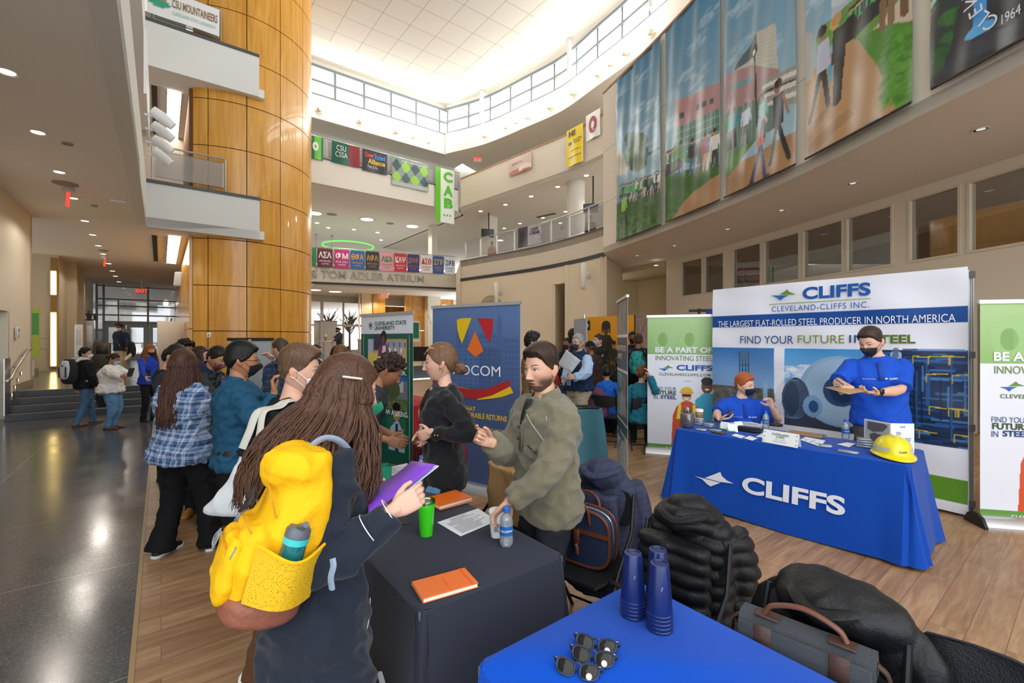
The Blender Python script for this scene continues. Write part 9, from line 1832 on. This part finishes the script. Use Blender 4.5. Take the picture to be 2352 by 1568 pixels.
p=at(862,1085,2.9);t=thing('gift_bag','green paper bag standing on the far end of the dark table','bag',(p.x,p.y,TZ+.002),.5);m=MB();m.rings([[(-.09,-.045,0),(.09,-.045,0),(.09,.045,0),(-.09,.045,0)],[(-.095,-.045,.14),(.095,-.045,.14),(.095,.045,.14),(-.095,.045,.14)]],True,True,False);m.build('bag_body',M('15805c',.6),t,ang=20)
back_pack_person=lm_;p=lm_.w(lm_.U@Vector((.22,.16,1.15)));t=thing('backpack','black backpack slung on the man on the landing','backpack',(p.x-.1,p.y,ZR+.62),.3);m=MB();softbox(m,(0,0,.22),.17,.1,.24,.7);fused(m,'pack_body',M('1d1d20',.7),t,.016,.005)
# ================= far furniture =================
def hightop(px,py,Y,label,z0=ZR):
 p=at(px,py,Y);t=thing('high_table',label,'table',(p.x,p.y,z0));lathe_obj('tabletop',[(.33,1.04),(.34,1.05),(.34,1.07),(.33,1.075)],M('e2e0da',.5),t,28);m=MB();m.tube([(0,0,.02),(0,0,1.04)],.035,10);m.build('pedestal',STEEL,t);lathe_obj('foot',[(.25,0),(.25,.015),(.05,.03)],STEEL,t,24);return t
hightop(744,785,21.6,'round high table with a drink left of the man in the suit');hightop(765,786,22.9,'second round high table behind the man in the suit')
p=at(748,786,21.55);t=thing('drink_cup','tall pale drink cup on the round high table','cup',(p.x,p.y,ZR+1.076));lathe_obj('cup_body',[(.05,0),(.06,.2)],M('a5886a',.5),t,16);lathe_obj('lid',[(.06,.2),(.065,.22),(.05,.3)],WHITE,t,16)
for i,(px,Y,w_)in enumerate(((743,28,.55),(755,28,.5))):
 p=at(px,770,Y);t=thing('cloth_panel','tall grey fabric divider behind the high tables, %s'%('left one','right one')[i],'divider',(p.x,p.y,ZR),RZ);m=MB();m.box(-w_,w_,-.03,.03,0,2.25);m.build('panel',M('b9b4b0',.8),t);m=MB();m.box(-w_-.03,w_+.03,-.05,.05,2.25,2.3);m.build('top_bar',M('6a5a50',.6),t)
for i,(px,Y)in enumerate(((800,21.5),(812,23.5),(728,20.5),(985,20.8))):
 p=at(px,800,Y);folding_chair(p.x,p.y,1+i,'black chair standing far on the raised floor, %s'%('right of the suit man','behind the suit man','beside the wood column','near the wooden doors')[i],'far black chairs').location.z=ZR
p=at(965,800,24.5);cl_,cc_=cloth('small black clothed table far by the wooden doors',(p.x-.5,p.y-.35),(p.x+.5,p.y-.35),(p.x+.5,p.y+.35),(p.x-.5,p.y+.35),M('17181b',.8),seed=9);cl_.location.z=ZR
p=at(952,775,26);t=thing('poster_stand','green and white poster on a stand by the wooden doors','poster',(p.x,p.y,ZR),RZ);m=MB();m.box(-.3,.3,-.02,.02,1.0,2.2);m.build('board',M('dfe3dc',.6),t);m=MB();m.box(-.26,.26,-.03,-.02,1.2,2.1);m.build('green_print',M('1f7a52',.6),t);m=MB();[m.tube([(s_*.25,0,0),(s_*.2,0,1.1)],.02,6)for s_ in(-1,1)];m.build('stand',STEEL,t)
p=at(826,790,20.2);t=thing('rail_post','thick grey metal post at the edge of the raised floor','post',(p.x,p.y,ZR));m=MB();m.box(-.07,.07,-.07,.07,0,1.1,.01);m.build('post_body',M('a9a8a2',.5),t);m=MB();m.box(-.09,.09,-.09,.09,1.1,1.16,.01);m.build('cap',M('bdbcb6',.5),t)
p=at(394,800,15.2);t=thing('folding_easel','white easel board seen edge-on near the entrance with a yellow card','easel',(p.x,p.y,ZR),1.25);m=MB();m.box(-.45,.45,-.02,.02,.25,1.75,.01);m.build('board',M('d9d6cf',.6),t);m=MB();m.tube([(0,.0,1.85),(.0,.7,0)],.02,6);m.tube([(-.4,0,0),(-.4,0,1.75)],.02,6);m.tube([(.4,0,0),(.4,0,1.75)],.02,6);m.build('easel_legs',BLACK,t);m=MB();m.box(-.15,.15,.2,.21,.75,1.0);m.build('yellow_card',M('cfe03c',.6),t)
p=AB(-2.6,25.0,0);
for i,(px,Y,h,c,lab)in enumerate(((181,17.0,1.7,'d9d8d4','tall white dispenser stand beside the stair railing'),(206,18.5,1.9,'9ea3a6','slim metal kiosk by the corridor wall'),(235,18.5,1.0,'4a4742','dark waste bin by the entrance corridor'),(218,19.5,1.15,'6b6358','brown recycling bin by the entrance corridor'))):
 p=at(px,800,Y);t=thing(('dispenser_stand','kiosk','waste_bin','recycling_bin')[i],lab,('stand','kiosk','bin','bin')[i],(p.x,p.y,ZR),RZ);w_=(.11,.12,.26,.28)[i];m=MB();m.box(-w_,w_,-w_*.7,w_*.7,0,h,.03);m.build('body',M(c,.5),t,ang=50);m=MB();m.box(-w_*.7,w_*.7,-w_*.72,-w_*.69,h*.55,h*.9,.003);m.build('front_plate',M('c5c9cc' if i<2 else '23221f',.4),t,ang=50)
for px,py,Y,w_,h,lab,c in((480,769,13.05,.05,.07,'small white switch plate on the wood column','efece4'),(451,776,15.5,.06,.13,'black sanitizer dispenser on the wood screen','17181a'),(420,716,20,.05,.2,'small dark blade sign on the wood screen','3a3a38')):
 p=at(px,py,Y);t=thing('wall_fixture',lab,'fixture',p,RZ*.5);m=MB();m.box(-w_,w_,-.03,.05,-h,h,.01);m.build('cover',M(c,.5),t,ang=50);m=MB();m.box(-w_*.4,w_*.4,-.034,-.03,-h*.3,h*.3);m.build('inset',M('8a8a86',.5),t)
p=at(410,641,14.0);t=thing('wall_speaker','tilted white speaker on the wood screen edge','speaker',p,RZ+1.2);m=MB();m.M=Matrix.Rotation(.25,4,'Y');m.box(-.07,.07,-.1,.1,-.22,.22,.02);m.build('speaker_body',OFFW,t,ang=50);m=MB();m.box(.05,.3,-.03,.03,-.04,.04,.01);m.build('bracket',OFFW,t)
t=thing('banner_stand','black pole stand with blue cloth behind the sponsor backdrop','banner stand',(2.92,7.1,0),-.3);m=MB();m.tube([(0,0,0),(0,0,2.18)],.02,6);m.tube([(-.15,0,2.15),(1.2,0,2.15)],.02,6);m.build('pole',BLACK,t);m=MB();m.box(.1,1.2,-.02,.02,.4,2.17,.01);m.build('cloth',M('1a3a86',.8),t)
